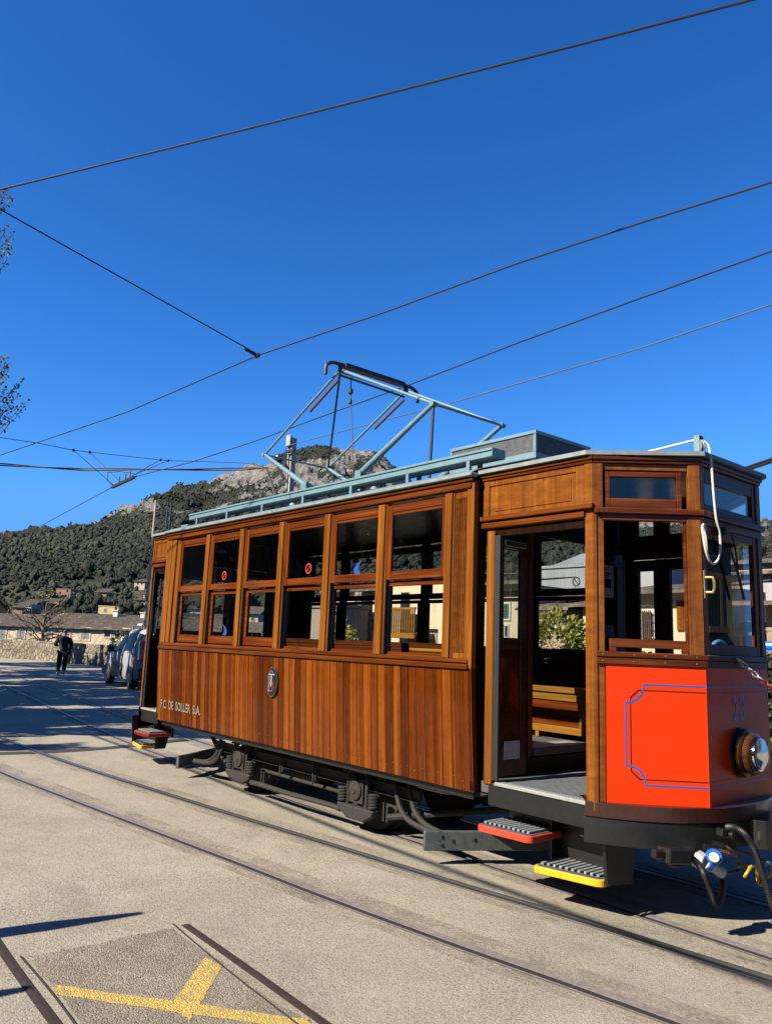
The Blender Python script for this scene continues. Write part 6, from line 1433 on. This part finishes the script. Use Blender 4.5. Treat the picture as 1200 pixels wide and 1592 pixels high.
# hillside houses
hill_houses = [
 ('brown square house with dark windows halfway up the hillside', 88, 111, 205, 915.5, 9, M['pink'], 'flat', 15, [(93, 920, 95.5, 923.5, 'o'), (104, 917, 106.5, 921, 'o'), (104, 926, 107, 929, 'o'), (96, 928, 98, 931, 'o')]),
 ('low annexe of the brown hillside house', 82, 93, 203, 926, 6, M['pink'], 'shed', 8, []),
 ('pinkish house with a pale blue front low on the hillside', 59, 79, 165, 937, 7, M['pink'], 'shed', 6, [(64, 943, 67, 949, 'o'), (71, 942, 74, 949, 'o')]),
 ('small white house left of the pinkish house', 48, 60, 168, 942, 6, M['cream'], 'flat', 5, []),
 ('cluster of white walled roofs low on the hillside at left', 29, 50, 160, 938.5, 7, M['whitewash'], 'shed', 6, [(36, 942, 39, 945, 'o')]),
 ('grey tiled cottage at the far left of the hillside cluster', 20, 36, 150, 943.5, 7, M['tan'], 'shed', 6, []),
 ('bright yellow flat roofed house above the long roof', 154, 179, 150, 942.5, 6, M['yelwall'], 'flat', 8, [(162, 946, 165.5, 951.5, 'y')]),
 ('small cream annexe right of the yellow house', 183, 190, 150, 944.5, 5, M['yelwall'], 'flat', 6, []),
 ('tiny cream shed left of the yellow house', 129, 136, 140, 950.5, 4, M['cream'], 'flat', 5, []),
 ('pale house with a tiled roof high on the terraces near the pole', 210, 226, 255, 903.5, 8, M['cream'], 'shed', 10, [(214, 906, 216, 909, 'o'), (220, 906, 222, 909, 'o')]),
 ('low ruined stone barn on the terraces', 149, 167, 230, 920, 6, M['tan'], 'shed', 8, []),
 ('tan tiled house on the terraces beside the pole', 212, 240, 200, 932.5, 7, M['tan'], 'shed', 8, [(218, 935, 220, 938, 'o')]),
 ('white terrace house seen through the first tram windows', 292, 318, 150, 946, 7, M['whitewash'], 'shed', 8, [(300, 950, 303, 955, 'y')]),
 ('cream hillside house seen through the third tram window', 372, 402, 120, 953, 7, M['cream'], 'shed', 8, [(380, 958, 384, 965, 'g'), (391, 958, 395, 965, 'g')]),
]
for lab, pl, pr, d, top, dep, wm, rf, dz, wn_ in hill_houses:
    zt = at(pl, top, d)[2]; house('hillside_house', lab, pl, pr, d, d, top, dep, wm, rf, zt-dz, wn_, 0.4, 1.3)

# houses across the street, seen through and beside the tram
def yd(px, y): r_ = ray(px, 1000); return (y-CAM[1])/r_[1]          # distance at which a sight line reaches the plane y
def H(name, label, pl, pr, y, top, dep, wm, rf, wn_=(), ridge=1.4, extras=None, z0=-0.3, over=0.35, rm=None, dy=0.0):
    return house(name, label, pl, pr, yd(pl, y), yd(pr, y+dy), top, dep, wm, rf, z0, wn_, over, ridge, extras, roofmat=rm)
def balcony(T, Ln, ze, z0, front, t):
    u0, zt = front(633, 947); u1, zb_ = front(676, 986)
    m_ = MB(T); m_.box(u0, u1, -1.0, 0.0, zb_-0.18, zb_); m_.box(u0, u1, -1.0, -0.92, zt-0.08, zt); m_.box(u0, u0+0.08, -0.9195, -0.001, zt-0.08, zt); b_ = m_.build('balcony', M['pale'], t)
    m_ = MB(T); n_ = 13
    for k in range(n_): u = u0+0.03+(u1-u0-0.08)*k/(n_-1); m_.box(u-0.022, u+0.022, -0.985, -0.935, zb_+0.001, zt-0.081)
    m_.build('balusters', M['pale'], b_)
    p0, _ = front(619, 950); p1, _ = front(632, 950); m_ = MB(T); m_.box(p0, p1, -1.1, -0.7, z0, ze); m_.build('pillar', M['greywall'], t)
H('balcony_house', 'white house with a wooden balcony seen through the sixth tram window', 604, 700, 15, 900, 4, M['cream'], 'shed', [(640, 955, 650, 984, 'd'), (657, 952, 664, 984, 'd')], 0.3, balcony)
def gcol(T, Ln, ze, z0, front, t):
    p0, _ = front(566, 950); p1, _ = front(577, 950); m_ = MB(T); m_.box(p0, p1, -0.6, -0.1, z0, ze-0.1); m_.build('stone_pillar', M['rubble'], t)
H('shuttered_house', 'cream house with green shutters seen through the fifth tram window', 512, 600, 18, 921, 4, M['cream'], 'shed', [(537, 947, 543, 963, 'g'), (558, 944, 563, 960, 'g'), (579, 963, 584, 982, 'd')], 0.3, gcol)
H('garage', 'beige garage wall darkened as in shade beside the green shuttered house', 480, 530, 16, 945, 1.5, M['shadewall'], 'flat', [(517, 950, 533, 956, 'o')])
H('house', 'cream house with a green shuttered window framed in the open door glass', 752, 812, 16, 909, 2.5, M['cream'], 'shed', [(783, 939, 792, 962, 'g'), (778, 972, 782, 990, 'd'), (786, 973, 790, 990, 'd')], 0.3)
H('low_house', 'low tiled house with a white doorway behind the yellow green shrub', 824, 878, 15.5, 947, 1.5, M['stonehouse'], 'shed', [(856, 953, 864, 975, 'y')], 0.2)
H('stone_house', 'tan stone house with grey shutters seen through the far saloon window', 878, 912, 17, 931, 2.5, M['stonehouse'], 'shed', [(885.5, 935, 891, 953, 'y'), (900, 963, 906, 989, 'y')], 0.3)
H('house', 'narrow cream house next to the tan stone house', 906, 930, 15.5, 941, 2.0, M['cream'], 'shed', (), 0.3)
def sky_pyr(T, Ln, ze, z0, front, t):
    u0, _ = front(857, 884); u1, _ = front(902, 884); h_ = front(878, 873)[1]-ze+0.4; m_ = MB(T); mid = (u0+u1)/2
    m_.add([(u0, 0.3, ze+0.15), (u1, 0.3, ze+0.15), (u1, 4.3, ze+0.15), (u0, 4.3, ze+0.15), (mid-0.6, 2.3, ze+h_+0.2), (mid+0.6, 2.3, ze+h_+0.2)], [(0, 1, 5, 4), (1, 2, 5), (2, 3, 4, 5), (3, 0, 4)]); s_ = m_.build('skylight', M['skylight'], t)
    m_ = MB(T)
    for k in range(9):
        f = k/8; m_.beam((u0+(u1-u0)*f, 0.29, ze+0.17), (mid-0.6+1.2*f, 2.28, ze+h_+0.23), 0.07, 0.07)
    m_.build('glazing_bars', M['white'], s_)
H('warehouse', 'grey corrugated warehouse with a glazed skylight behind the stone house', 838, 909, 27, 885, 5, M['corr'], 'flat', (), 1.0, sky_pyr, -0.3)
H('warehouse', 'dark roofed grey shed seen through the far cab window', 985, 1075, 30, 896, 4, M['greywall'], 'shed', (), 0.45)
H('grey_house', 'pale grey plastered house behind the cream cottage', 990, 1016, 20, 878, 2, M['greywall'], 'flat', ())
H('cream_cottage', 'cream cottage with a barred window and wooden shutters behind the cab', 972, 1080, 13.5, 922, 2.2, M['cream'], 'shed', [(1000, 953, 1016, 990, 'bars'), (1052, 935, 1074, 981, 'wood')], 0.28, None, -0.3, 0.45)
H('house', 'narrow cream house seen through the front windscreen', 1128, 1144, 19, 914, 2, M['cream'], 'shed', [(1133, 925, 1139, 945, 'd')], 0.3)
H('curved_gable_house', 'pale grey house with a sloping tiled roof at the right edge beyond the tram', 1150, 1260, 22, 893, 5, M['greywall'], 'shed', (), 0.5, chim([(0.44, 1.5, 0.4, 0.9), (0.60, 3.5, 0.7, 1.6)]))
H('lean_to', 'low tiled lean to with a dark shop front behind the windscreen', 1124, 1172, 15, 984, 2, M['whitewash'], 'shed', [(1136, 989, 1150, 1004, 'o'), (1153, 988, 1168, 1004, 'o')], 0.3)
H('stone_cottage', 'tan stone cottage under a tiled eave at the right edge', 1189, 1260, 13.5, 940, 4, M['stonehouse'], 'shed', [(1215, 955, 1225, 980, 'y')], 0.25, None, -0.3, 0.6)
H('back_house', 'long tiled roof rising behind the pale grey house at the right edge', 1100, 1280, 34, 879, 5, M['stonehouse'], 'shed', (), 0.7)
q = on_y(1187, 995, 12.0); m_ = MB(); m_.lathe((q[0]+0.05, 12.0, q[2]-0.12), (1, 0.2, 0), [(-0.2, 0.05), (-0.18, 0.10), (0.18, 0.10), (0.2, 0.05)], 14); m_.box(q[0]-0.12, q[0]+0.22, 11.9, 12.1, q[2]-0.24, q[2]-0.2)
tag(m_.build('water_tank', M['tarp'], None, 0.01), 'bright blue plastic tank beside the front of the tram', 'tank')
q = on_y(1195, 1012, 11.0); m_ = MB(); m_.box(q[0]-0.8, q[0]+3, 11.0, 11.3, 0, q[2]); tag(m_.build('garden_wall', M['rubble'], None), 'low stone garden wall beyond the hedge at the right edge', 'wall')
# house opposite the front of the tram, outside the frame but mirrored in the windscreen
def refl_house():
    x0, y0, y1, z1 = 19.5, -2.0, 28.2, 6.3
    t = thing('tan_house', 'tan plastered house with a balustraded roof facing the front of the tram', 'house', (x0+3, (y0+y1)/2, 0))
    m_ = MB(); m_.box(x0, x0+7, y0, y1, -0.2, z1); m_.build('wall', M['cream'], t)
    m_ = MB(); m_.box(x0-0.25, x0+7.2, y0-0.2, y1+0.2, z1+0.002, z1+0.3); m_.box(x0-0.2, x0+0.1, y0-0.2, y1+0.2, z1+1.05, z1+1.2); m_.build('cornice', M['tan'], t)
    m_ = MB()
    for k in range(98): y = y0+0.1+k*0.305; m_.lathe((x0-0.05, y, z1+0.302), (0, 0, 1), [(0, 0.06), (0.1, 0.05), (0.25, 0.10), (0.45, 0.06), (0.6, 0.05), (0.74, 0.07)], 8)
    m_.build('balusters', M['whitewash'], t)
    for y in (1.6, 5.4, 9.2, 13.0, 17.0, 21.0, 25.0):
        m_ = MB(); m_.box(x0-0.06, x0+0.02, y-0.2, y, 2.9, 5.0); m_.box(x0-0.06, x0+0.02, y+1.0, y+1.2, 2.9, 5.0); m_.box(x0-0.06, x0+0.02, y, y+1.0, 4.8, 5.0); m_.box(x0-0.25, x0+0.02, y-0.3, y+1.3, 2.65, 2.899); w = m_.build('window', M['tan'], t)
        m_ = MB(); m_.box(x0-0.05, x0+0.01, y+0.002, y+0.998, 2.902, 4.798); m_.build('shutters', M['shgreen'], w)
        m_ = MB(); m_.prism([(y-0.2, 0.0), (y+1.2, 0.0), (y+1.2, 1.5)]+[(y+0.5+0.7*math.cos(a*PI/10), 1.5+0.7*math.sin(a*PI/10)) for a in range(1, 10)]+[(y-0.2, 1.5)], 'x', x0-0.03, x0+0.01); m_.build('arch_door', M['dark'], t)
refl_house()

# building added unseen behind the camera to block sky and darken window reflections
def station():
    t = thing('added_sky_blocker', 'unseen long building added behind the camera to block sky and darken reflections', 'building', (-10, -21, 0))
    m_ = MB(); m_.box(-48, 22, -27, -17.5, -0.3, 8.2); m_.build('wall', M['stonehouse'], t)
    m_ = MB(); us = [-48.5+71*i/300 for i in range(301)]
    m_.sheet([[(u, y, z+(0.05 if i % 2 else 0)) for i, u in enumerate(us)] for y, z in ((-16.7, 8.05), (-22.2, 10.4), (-27.6, 8.05))]); m_.build('roof', M['tile'], t)
    for k in range(11):
        x = -44+k*6.2
        for z0_, z1_ in ((0.2, 2.9), (4.6, 6.6)):
            m_ = MB(); m_.box(x-0.25, x, -17.52, -17.40, z0_, z1_); m_.box(x+1.5, x+1.75, -17.52, -17.40, z0_, z1_); m_.box(x-0.25, x+1.75, -17.52, -17.40, z1_+0.001, z1_+0.25); w = m_.build('window', M['whitewash'], t)
            m_ = MB(); m_.box(x+0.001, x+1.499, -17.52, -17.45, z0_, z1_); m_.build('shutters', M['shgreen'], w)
station()

# ------------------------------------------------------------------ valley, terraces, wooded hill and limestone mountain
def lerp_tab(tab, x): return float(np.interp(x, [a for a, _ in tab], [b for _, b in tab]))
RA = [(-400, 850), (0, 838), (60, 832), (110, 826), (150, 824), (190, 815), (230, 806), (300, 800), (420, 800), (520, 815), (640, 835), (760, 850), (850, 838), (950, 850), (1060, 845), (1130, 840), (1200, 842), (1500, 845)]
RB = [(-400, 880), (0, 872), (70, 858), (110, 842), (140, 823), (168, 806), (200, 793), (228, 776), (246, 766), (270, 756), (300, 746), (335, 734), (372, 722), (398, 716), (420, 706), (440, 699), (470, 691), (500, 688), (535, 690), (560, 695), (580, 704), (600, 718), (612, 728), (640, 748), (700, 790), (760, 815), (840, 822), (900, 812), (960, 795), (1005, 788), (1060, 792), (1110, 806), (1150, 816), (1180, 824), (1200, 826), (1260, 832), (1500, 840)]
DA, DB = 430.0, 880.0
def hdir(px): r_ = ray(px, hz(px)); return r_[0], r_[1]
def elev(px, d):
    f = lambda y: (hz(px)-y)/FPX
    ya, yb = lerp_tab(RA, px), lerp_tab(RB, px)
    tab = [(20, -0.35-1.7), (45, -0.6-1.7), (60, -5-1.7), (95, -5-1.7), (125, f(957)*125), (165, f(949)*165), (205, f(934)*205), (260, f(912)*260), (310, f(889)*310), (370, f(ya+16)*370), (DA, f(ya)*DA), (500, f(ya+3)*500-6), (620, f(yb+(ya-yb)*0.66)*620), (740, f(yb+(ya-yb)*0.46)*740), (830, f(yb+(ya-yb)*0.28)*830), (DB, f(yb)*DB), (960, f(yb)*DB-14), (1200, f(yb)*DB-70)]
    if px > 470:                                            # gentler valley floor behind the tram
        tab = [(20, -0.35-1.7), (60, -0.2-1.7)]+tab[4:]
    return lerp_tab(tab, d)
def ground_point(px, d):
    dx, dy = hdir(px); e = elev(px, d); x, y = CAM[0]+dx*d, CAM[1]+dy*d
    if d > 110:
        k = min(1, (d-110)/120); s = k*(2.0*mn.fractal(Vector((x*0.02, y*0.02, 0.3)), 1.0, 2.0, 4))
        if d > 520:
            q = min(1, (d-520)/150)*min(1.0, max(0.0, (DB+60-d)/60) if d > DB else 1.0); rg = mn.ridged_multi_fractal(Vector((x*0.011, y*0.011, 1.7)), 0.9, 2.1, 6, 1.0, 2.0)
            s += q*(20.0*(rg-1.0)+8.0*mn.fractal(Vector((x*0.05, y*0.05, 4.1)), 0.8, 2.1, 5))
            if d > DB-30 and d < DB+30: s = s*0.45
        if 115 < d < 300:                                   # stepped terraces
            st = 2.2; z = e; fr = (z/st) % 1.0; e = (z-fr*st)+st*min(1, max(0, (fr-0.75)*4)); 
        e += s
    return x, y, 1.7+e
pxs = list(range(-420, -20, 20))+list(range(-20, 640, 4))+list(range(640, 840, 10))+list(range(840, 1210, 5))+list(range(1210, 1520, 20))
ds = [18, 30, 45, 60, 80, 95]+list(range(105, 320, 4))+list(range(320, 520, 8))+list(range(520, 900, 6))+[920, 950, 1000, 1100, 1200]
def rockval(x, y, px, d):
    if d < 115: return 0.0
    if d < 300: return 0.16+0.25*mn.fractal(Vector((x*0.04, y*0.04, 9.1)), 0.9, 2.1, 4)
    if d < 500: return 0.05
    hgt = (d-500)/380.0; top = max(0, (hz(px)-lerp_tab(RB, px))-150)/150.0
    k = 0.34+0.06*hgt
    if px < 110: k -= 0.25
    if 130 < px < 330: k += 0.20*min(1, max(0, d-745)/60)
    if 380 < px < 600: k += 0.13*min(1, max(0, d-640)/100)
    if px > 830: k += 0.12*hgt
    return k+0.62*mn.fractal(Vector((x*0.013, y*0.013, 9.1)), 0.8, 2.1, 6)
def build_hill():
    V = []; rock = []
    for d in ds:
        for px in pxs:
            p = ground_point(px, d); V.append(p)
            k = rockval(p[0], p[1], px, d)
            rock.append(k)
    n = len(pxs); F_ = [(i*n+j, i*n+j+1, (i+1)*n+j+1, (i+1)*n+j) for i in range(len(ds)-1) for j in range(n-1)]
    me = bpy.data.meshes.new('hills'); me.from_pydata(V, [], F_)
    f_ = me.attributes.new('field', 'FLOAT', 'POINT'); f_.data.foreach_set('value', np.repeat([1.0 if d < 255 else max(0.0, 1-(d-255)/45) for d in ds], len(pxs)).astype(np.float32)); a = me.attributes.new('rock', 'FLOAT', 'POINT'); a.data.foreach_set('value', np.array(rock, dtype=np.float32)); me.materials.append(M['hill'])
    o = bpy.data.objects.new('hills', me); scene.collection.objects.link(o); struct(o, 'limestone mountain and terraced valley side behind the town'); return o
build_hill()

def ico(sub, seed, lobes=5, spread=0.62, cards=16):
    """crown of several rough lobes"""
    r = random.Random(seed*17+3); V = []; F_ = []
    for q in range(lobes):
        a = r.uniform(0, 2*PI); e = r.uniform(0.1, 1.0)*spread; c = Vector((math.cos(a)*e, math.sin(a)*e, r.uniform(-0.35, 0.55))); R_ = r.uniform(0.36, 0.66)
        bm = bmesh.new(); bmesh.ops.create_icosphere(bm, subdivisions=sub, radius=1.0); o = len(V)
        for v in bm.verts:
            p = v.co.normalized(); k = R_*(1+0.5*mn.noise(p*2.3+Vector((seed*7.3+q, seed, 2)))+0.35*mn.noise(p*5.5+Vector((seed, q, 0)))); w = c+p*k; V.append((w.x, w.y, w.z))
        F_ += [tuple(v.index+o for v in f.verts) for f in bm.faces]; bm.free()
        for k in range(cards):                                # leaf sprays standing out of the lobe
            d = Vector((r.gauss(0, 1), r.gauss(0, 1), r.gauss(0.25, 1))).normalized(); p = c+d*R_*r.uniform(0.85, 1.3); a_ = Vector((r.gauss(0, 1), r.gauss(0, 1), r.gauss(0, 0.7))).normalized(); b_ = a_.cross(d+Vector((0.01, 0.3, 0.2))).normalized(); s_ = r.uniform(0.10, 0.26); o2 = len(V)
            for w in (p+a_*s_, p-a_*s_*0.6+b_*s_*0.7, p-a_*s_*0.6-b_*s_*0.7): V.append((w.x, w.y, w.z))
            F_.append((o2, o2+1, o2+2))
    return np.array(V), np.array(F_)
def scatter(name, items, variants, mat_, label):
    """items: (x, y, z, radius, height factor, tone); one mesh of many crowns"""
    r = np.random.default_rng(1); Vs = []; Fs = []; Ts = []; off = 0
    for (x, y, z, rad, hf, tone) in items:
        v, f = variants[r.integers(len(variants))]; a = r.uniform(0, 2*PI); c, s = math.cos(a), math.sin(a)
        w = np.stack([(v[:, 0]*c-v[:, 1]*s)*rad+x, (v[:, 0]*s+v[:, 1]*c)*rad+y, v[:, 2]*rad*hf+z+rad*hf*0.55], 1)
        Vs.append(w); Fs.append(f+off); off += len(v); Ts.append(np.clip(tone+np.repeat(r.uniform(-0.22, 0.22, (len(v)+41)//42), 42)[:len(v)]+r.uniform(-0.08, 0.08, len(v)), 0, 1))
    V = np.concatenate(Vs).astype(np.float32); F_ = np.concatenate(Fs).astype(np.int32); n = len(F_)
    me = bpy.data.meshes.new(name); me.vertices.add(len(V)); me.vertices.foreach_set('co', V.ravel()); me.loops.add(3*n); me.loops.foreach_set('vertex_index', F_.ravel()); me.polygons.add(n)
    me.polygons.foreach_set('loop_start', np.arange(0, 3*n, 3, dtype=np.int32)); me.polygons.foreach_set('loop_total', np.full(n, 3, dtype=np.int32))
    a = me.attributes.new('tone', 'FLOAT', 'POINT'); a.data.foreach_set('value', np.concatenate(Ts).astype(np.float32)); me.materials.append(mat_); me.update(calc_edges=True)
    o = bpy.data.objects.new(name, me); scene.collection.objects.link(o); o['kind'] = 'stuff'; o['label'] = label; return o
def grow():
    r = random.Random(4); small = [ico(1, s+9, 4) for s in range(9)]; tiny = [ico(1, s+50, 2, 0.5, 8) for s in range(6)]
    A1 = []
    for i in range(12000):
        px = r.uniform(-30, 275); d = r.choice((r.uniform(268, 450), r.uniform(300, 450))); x, y, z = ground_point(px, d)
        cl = mn.fractal(Vector((x*0.03, y*0.03, 2.2)), 1.0, 2.0, 3)
        if d < 310 and cl > -0.02: continue
        if mn.fractal(Vector((x*0.022, y*0.022, 6.6)), 1.0, 2.0, 3) > 0.42: continue
        A1.append((x, y, z-0.5, r.choice((r.uniform(0.6, 1.3), r.uniform(1.0, 1.8), r.uniform(1.4, 2.6))), r.uniform(0.9, 1.7), min(1, max(0, r.gauss(0.22+0.25*cl, 0.12)))))
    for i in range(1250):
        px = r.uniform(-30, 275); d = 118+150*r.random()**0.8; x, y, z = ground_point(px, d); olive = r.random() < 0.6
        if any(pl-4 < px < pr+4 and d < dd+8 and d > dd-38 for _, pl, pr, dd, *_r in hill_houses): continue
        if 55 < px < 86 and 150 < d < 200: continue
        if mn.fractal(Vector((x*0.05, y*0.05, 5.2)), 1.0, 2.0, 3) > 0.28: continue
        A1.append((x, y, z-0.2, r.uniform(0.5, 1.05) if olive else r.uniform(0.8, 1.7), r.uniform(0.7, 1.1) if olive else r.uniform(0.9, 1.6), r.uniform(0.5, 1.0) if olive else r.uniform(0.1, 0.55)))
    scatter('woodland', A1, small, M['forest'], 'dark pine and oak woodland covering the hillside at left')
    A2 = []
    for i in range(5200):
        px = r.uniform(275, 1230); d = r.uniform(150, 450); x, y, z = ground_point(px, d); A2.append((x, y, z-0.4, r.uniform(1.6, 3.2), r.uniform(0.8, 1.5), min(1, max(0, r.gauss(0.24, 0.13)))))
    scatter('woodland', A2, small, M['forest'], 'woodland on the slopes behind the town')
    B1 = []
    for i in range(30000):
        px = r.choice((r.uniform(90, 640), r.uniform(90, 640), r.uniform(840, 1230))); d = r.uniform(470, 912); x, y, z = ground_point(px, d)
        top = (d-500)/380
        if rockval(x, y, px, d) > 0.42+r.gauss(0, 0.07): continue
        B1.append((x, y, z-0.5, r.choice((r.uniform(0.7, 1.4), r.uniform(1.0, 2.2))), r.uniform(0.6, 1.3), min(1, max(0, r.gauss(0.18, 0.11)))))
    scatter('scrub', B1, tiny, M['forest'], 'dark scrub and pines scattered over the rocky mountain')
grow()
# one pale tree stands out on the terraces
x, y, z = ground_point(70, 190); r = np.random.default_rng(2); t = thing('pale_tree', 'pale green rounded tree left of the brown hillside house', 'tree', (x, y, z-0.5))
v = r.normal(size=(4200, 3)); v /= np.linalg.norm(v, axis=1)[:, None]; lump = np.array([1+0.35*fbm(q[0]*2.1, q[1]*2.1, q[2]*2.1) for q in v])[:, None]
leaf_cloud('crown', v*(r.uniform(0.3, 1, (4200, 1))**0.5)*lump*np.array([2.2, 2.2, 1.7])[None, :]+np.array([x, y, z+2.1])[None, :], 0.42, M['paletree'], t, 12)
m_ = MB(); m_.tube([(x, y, z-0.5), (x, y, z+2.2)], [0.25, 0.12], 8); m_.build('trunk', M['bark'], t)

# ------------------------------------------------------------------ overhead line
def wire(label, pts, r, mat_='wire', name='overhead_wire', cat='wire', group='overhead wires'):
    m_ = MB(); m_.tube(pts, r, 6); c = pts[0]
    return tag(m_.build(name, M[mat_], None, smooth=True, org=tuple(float(q) for q in c)), label, cat, group)
Zp = lambda px, py, z: Vector([float(q) for q in on_z(px, py, z)])
def sagged(a, b, sag, n=14): return [a.lerp(b, k/n)+Vector((0, 0, -sag*4*(k/n)*(1-k/n))) for k in range(n+1)]
a, b = Zp(0, 283, 6.0), Zp(1100, 0, 6.0); d_ = b-a
wire('topmost thick wire crossing the upper sky', sagged(a-d_*0.8, b+d_*0.8, 0.10), 0.0088)
p = [Zp(u, v, 5.0) for u, v in ((0, 708), (200, 640), (400, 553), (600, 485), (800, 411), (1000, 345), (1200, 283))]
c2 = p[2]
wire('contact wire above the track in front of the tram', [p[0]+(p[0]-p[1])*2.2]+p+[p[-1]+(p[-1]-p[-2])*4], 0.0078)
a = Zp(0, 325, 5.6); wire('pull off wire slanting down from the left to the contact wire', [c2+(a-c2)*2.1, a, c2+Vector((0, 0, 0.02))], 0.0070)
m_ = MB(); e = (a-c2).normalized(); m_.beam(c2-e*0.02, c2+e*0.10, 0.03, 0.03); m_.lathe(c2+e*0.10, e, [(0, 0.012), (0.02, 0.022), (0.06, 0.022), (0.08, 0.01)], 8); m_.beam(c2+Vector((-0.04, 0, 0)), c2+Vector((0.04, 0, 0)), 0.035, 0.045)
tag(m_.build('wire_clamp', M['darkiron'], None, org=tuple(c2)), 'dark clamp joining the pull off wire to the contact wire', 'clamp')
pts3 = [Zp(u, v, 4.86) for u, v in ((45, 828), (150, 771), (178, 756), (215, 740), (300, 718), (400, 685), (494, 650), (640, 597), (800, 535), (1000, 462), (1200, 390))]
wire('contact wire passing just behind the pantograph', [pts3[0]+(pts3[0]-pts3[1])*2]+pts3+[pts3[-1]+(pts3[-1]-pts3[-2])*4], 0.0075)
pb = Vector((PB[0], PB[1]-0.15, 5.75))
p4 = [Zp(u, v, z) for (u, v), z in zip(((580, 658), (700, 627), (800, 598), (1000, 540), (1200, 473)), (5.62, 5.5, 5.42, 5.3, 5.2))]
wire('pale stranded wire running to the concrete pole', [pb]+p4+[p4[-1]+(p4[-1]-p4[-2])*3], 0.0085, 'wirelight')
# section insulator with its droppers and messenger wire
s0, s1 = Zp(176, 757, 4.86), Zp(209, 742, 4.86); e = (s1-s0).normalized(); t = thing('section_insulator', 'dark section insulator hanging in the contact wire at left', 'insulator', tuple(s0))
m_ = MB(); m_.beam(s0, s1, 0.05, 0.06); m_.beam(s0-e*0.12, s0, 0.03, 0.035); m_.beam(s1, s1+e*0.12, 0.03, 0.03); m_.build('runner', M['darkiron'], t)
m_ = MB(); mid = s0.lerp(s1, 0.6)
for k in (0.3, 0.6, 0.8): q = s0.lerp(s1, k); m_.tube([q, q+Vector((0, 0, 0.16))], 0.014, 6)
m_.build('pins', M['darkiron'], t)
m_ = MB(); q = s0.lerp(s1, 0.05); m_.tube([q, q+Vector((-0.15, -0.1, 0.14)), q+Vector((-0.18, -0.1, 0.32)), q+Vector((0.0, 0.1, 0.36)), q+Vector((0.3, 0.3, 0.3))], 0.012, 6); m_.build('jumper', M['wire'], t, smooth=True)
ms = [Zp(u, v, 5.6) for u, v in ((0, 680), (60, 689), (115, 700), (140, 703), (250, 715), (262, 716), (330, 718), (385, 720))]
wire('thin span wire carrying the section insulator', [ms[0]+(ms[0]-ms[1])*4]+ms+[Vector((PB[0], PB[1]-0.1, 5.2))], 0.0075)
for (u, v), k in zip(((115, 700), (140, 703), (250, 715), (262, 716)), (0.0, 0.35, 0.9, 1.0)):
    q = Zp(u, v, 5.6); wire('slanting dropper wire above the section insulator', [q, s0.lerp(s1, k)+Vector((0, 0, 0.05))], 0.006, group='dropper wires of the section insulator')
    m_ = MB(); m_.lathe(q+Vector((0, 0, -0.03)), (0, 0, 1), [(0, 0.02), (0.02, 0.03), (0.05, 0.03), (0.06, 0.015)], 8)
    tag(m_.build('dropper_clip', M['darkiron'], None, org=tuple(q)), 'small dark clip on the span wire above the section insulator', 'clip', 'dropper clips of the section insulator')
cc = [Zp(u, v, 5.5) for u, v in ((0, 722), (60, 726), (130, 730), (200, 729.5), (300, 730), (380, 729), (415, 727))]
L_ = []; 
for i in range(len(cc)-1):
    for k in range(8): L_.append(cc[i].lerp(cc[i+1], k/8))
L_.append(cc[-1]); L_ = [cc[0]+(cc[0]-cc[1])*(3-k*0.15) for k in range(20)]+L_+[Vector((PB[0]-0.2, PB[1]-0.15, 4.55)), Vector((PB[0], PB[1]-0.12, 4.1))]
t = thing('twisted_cable', 'thick black twisted cable hanging across the left sky to the concrete pole', 'cable', tuple(cc[0]))
for s in (0, 1):
    m_ = MB(); m_.tube([q+Vector((0, 0.016*math.sin(i*0.16+s*PI), 0.022*math.cos(i*0.16+s*PI))) for i, q in enumerate(L_)], 0.016, 6); m_.build('strand', M['wire'], t, smooth=True)
a, b = Zp(1132, 722, 5.6), Zp(1200, 697, 5.6); d_ = b-a
t = thing('twisted_cable', 'thick black double cable rising to the right behind the front roof of the tram', 'cable', tuple(a))
for s in (0, 1):
    m_ = MB(); m_.tube([q+Vector((0, 0, 0.05*s)) for q in sagged(a-d_*3, b+d_*4, 0.25)], 0.028, 6); m_.build('strand', M['wire'], t, smooth=True)
a = Vector((PB[0], PB[1], 5.4)); b = Vector((PL[0], PL[1], 6.3)); wire('faint wire between the concrete pole and the pale pole', sagged(a, b, 0.25), 0.009)
# cable high on the near side of the street, outside the frame: its shadow lies along the track
wire('cable along the near side of the street casting the soft shadow line', [Vector((-6, -5.62+0.3, 4.6)), Vector((0.0-0.69, 0.52-6.03, 4.6)), Vector((3.6-0.69, 0.245-6.03, 4.6)), Vector((6.9-0.69, 0.15-6.03, 4.6)), Vector((14, 0.0-6.03, 4.6))], 0.024)
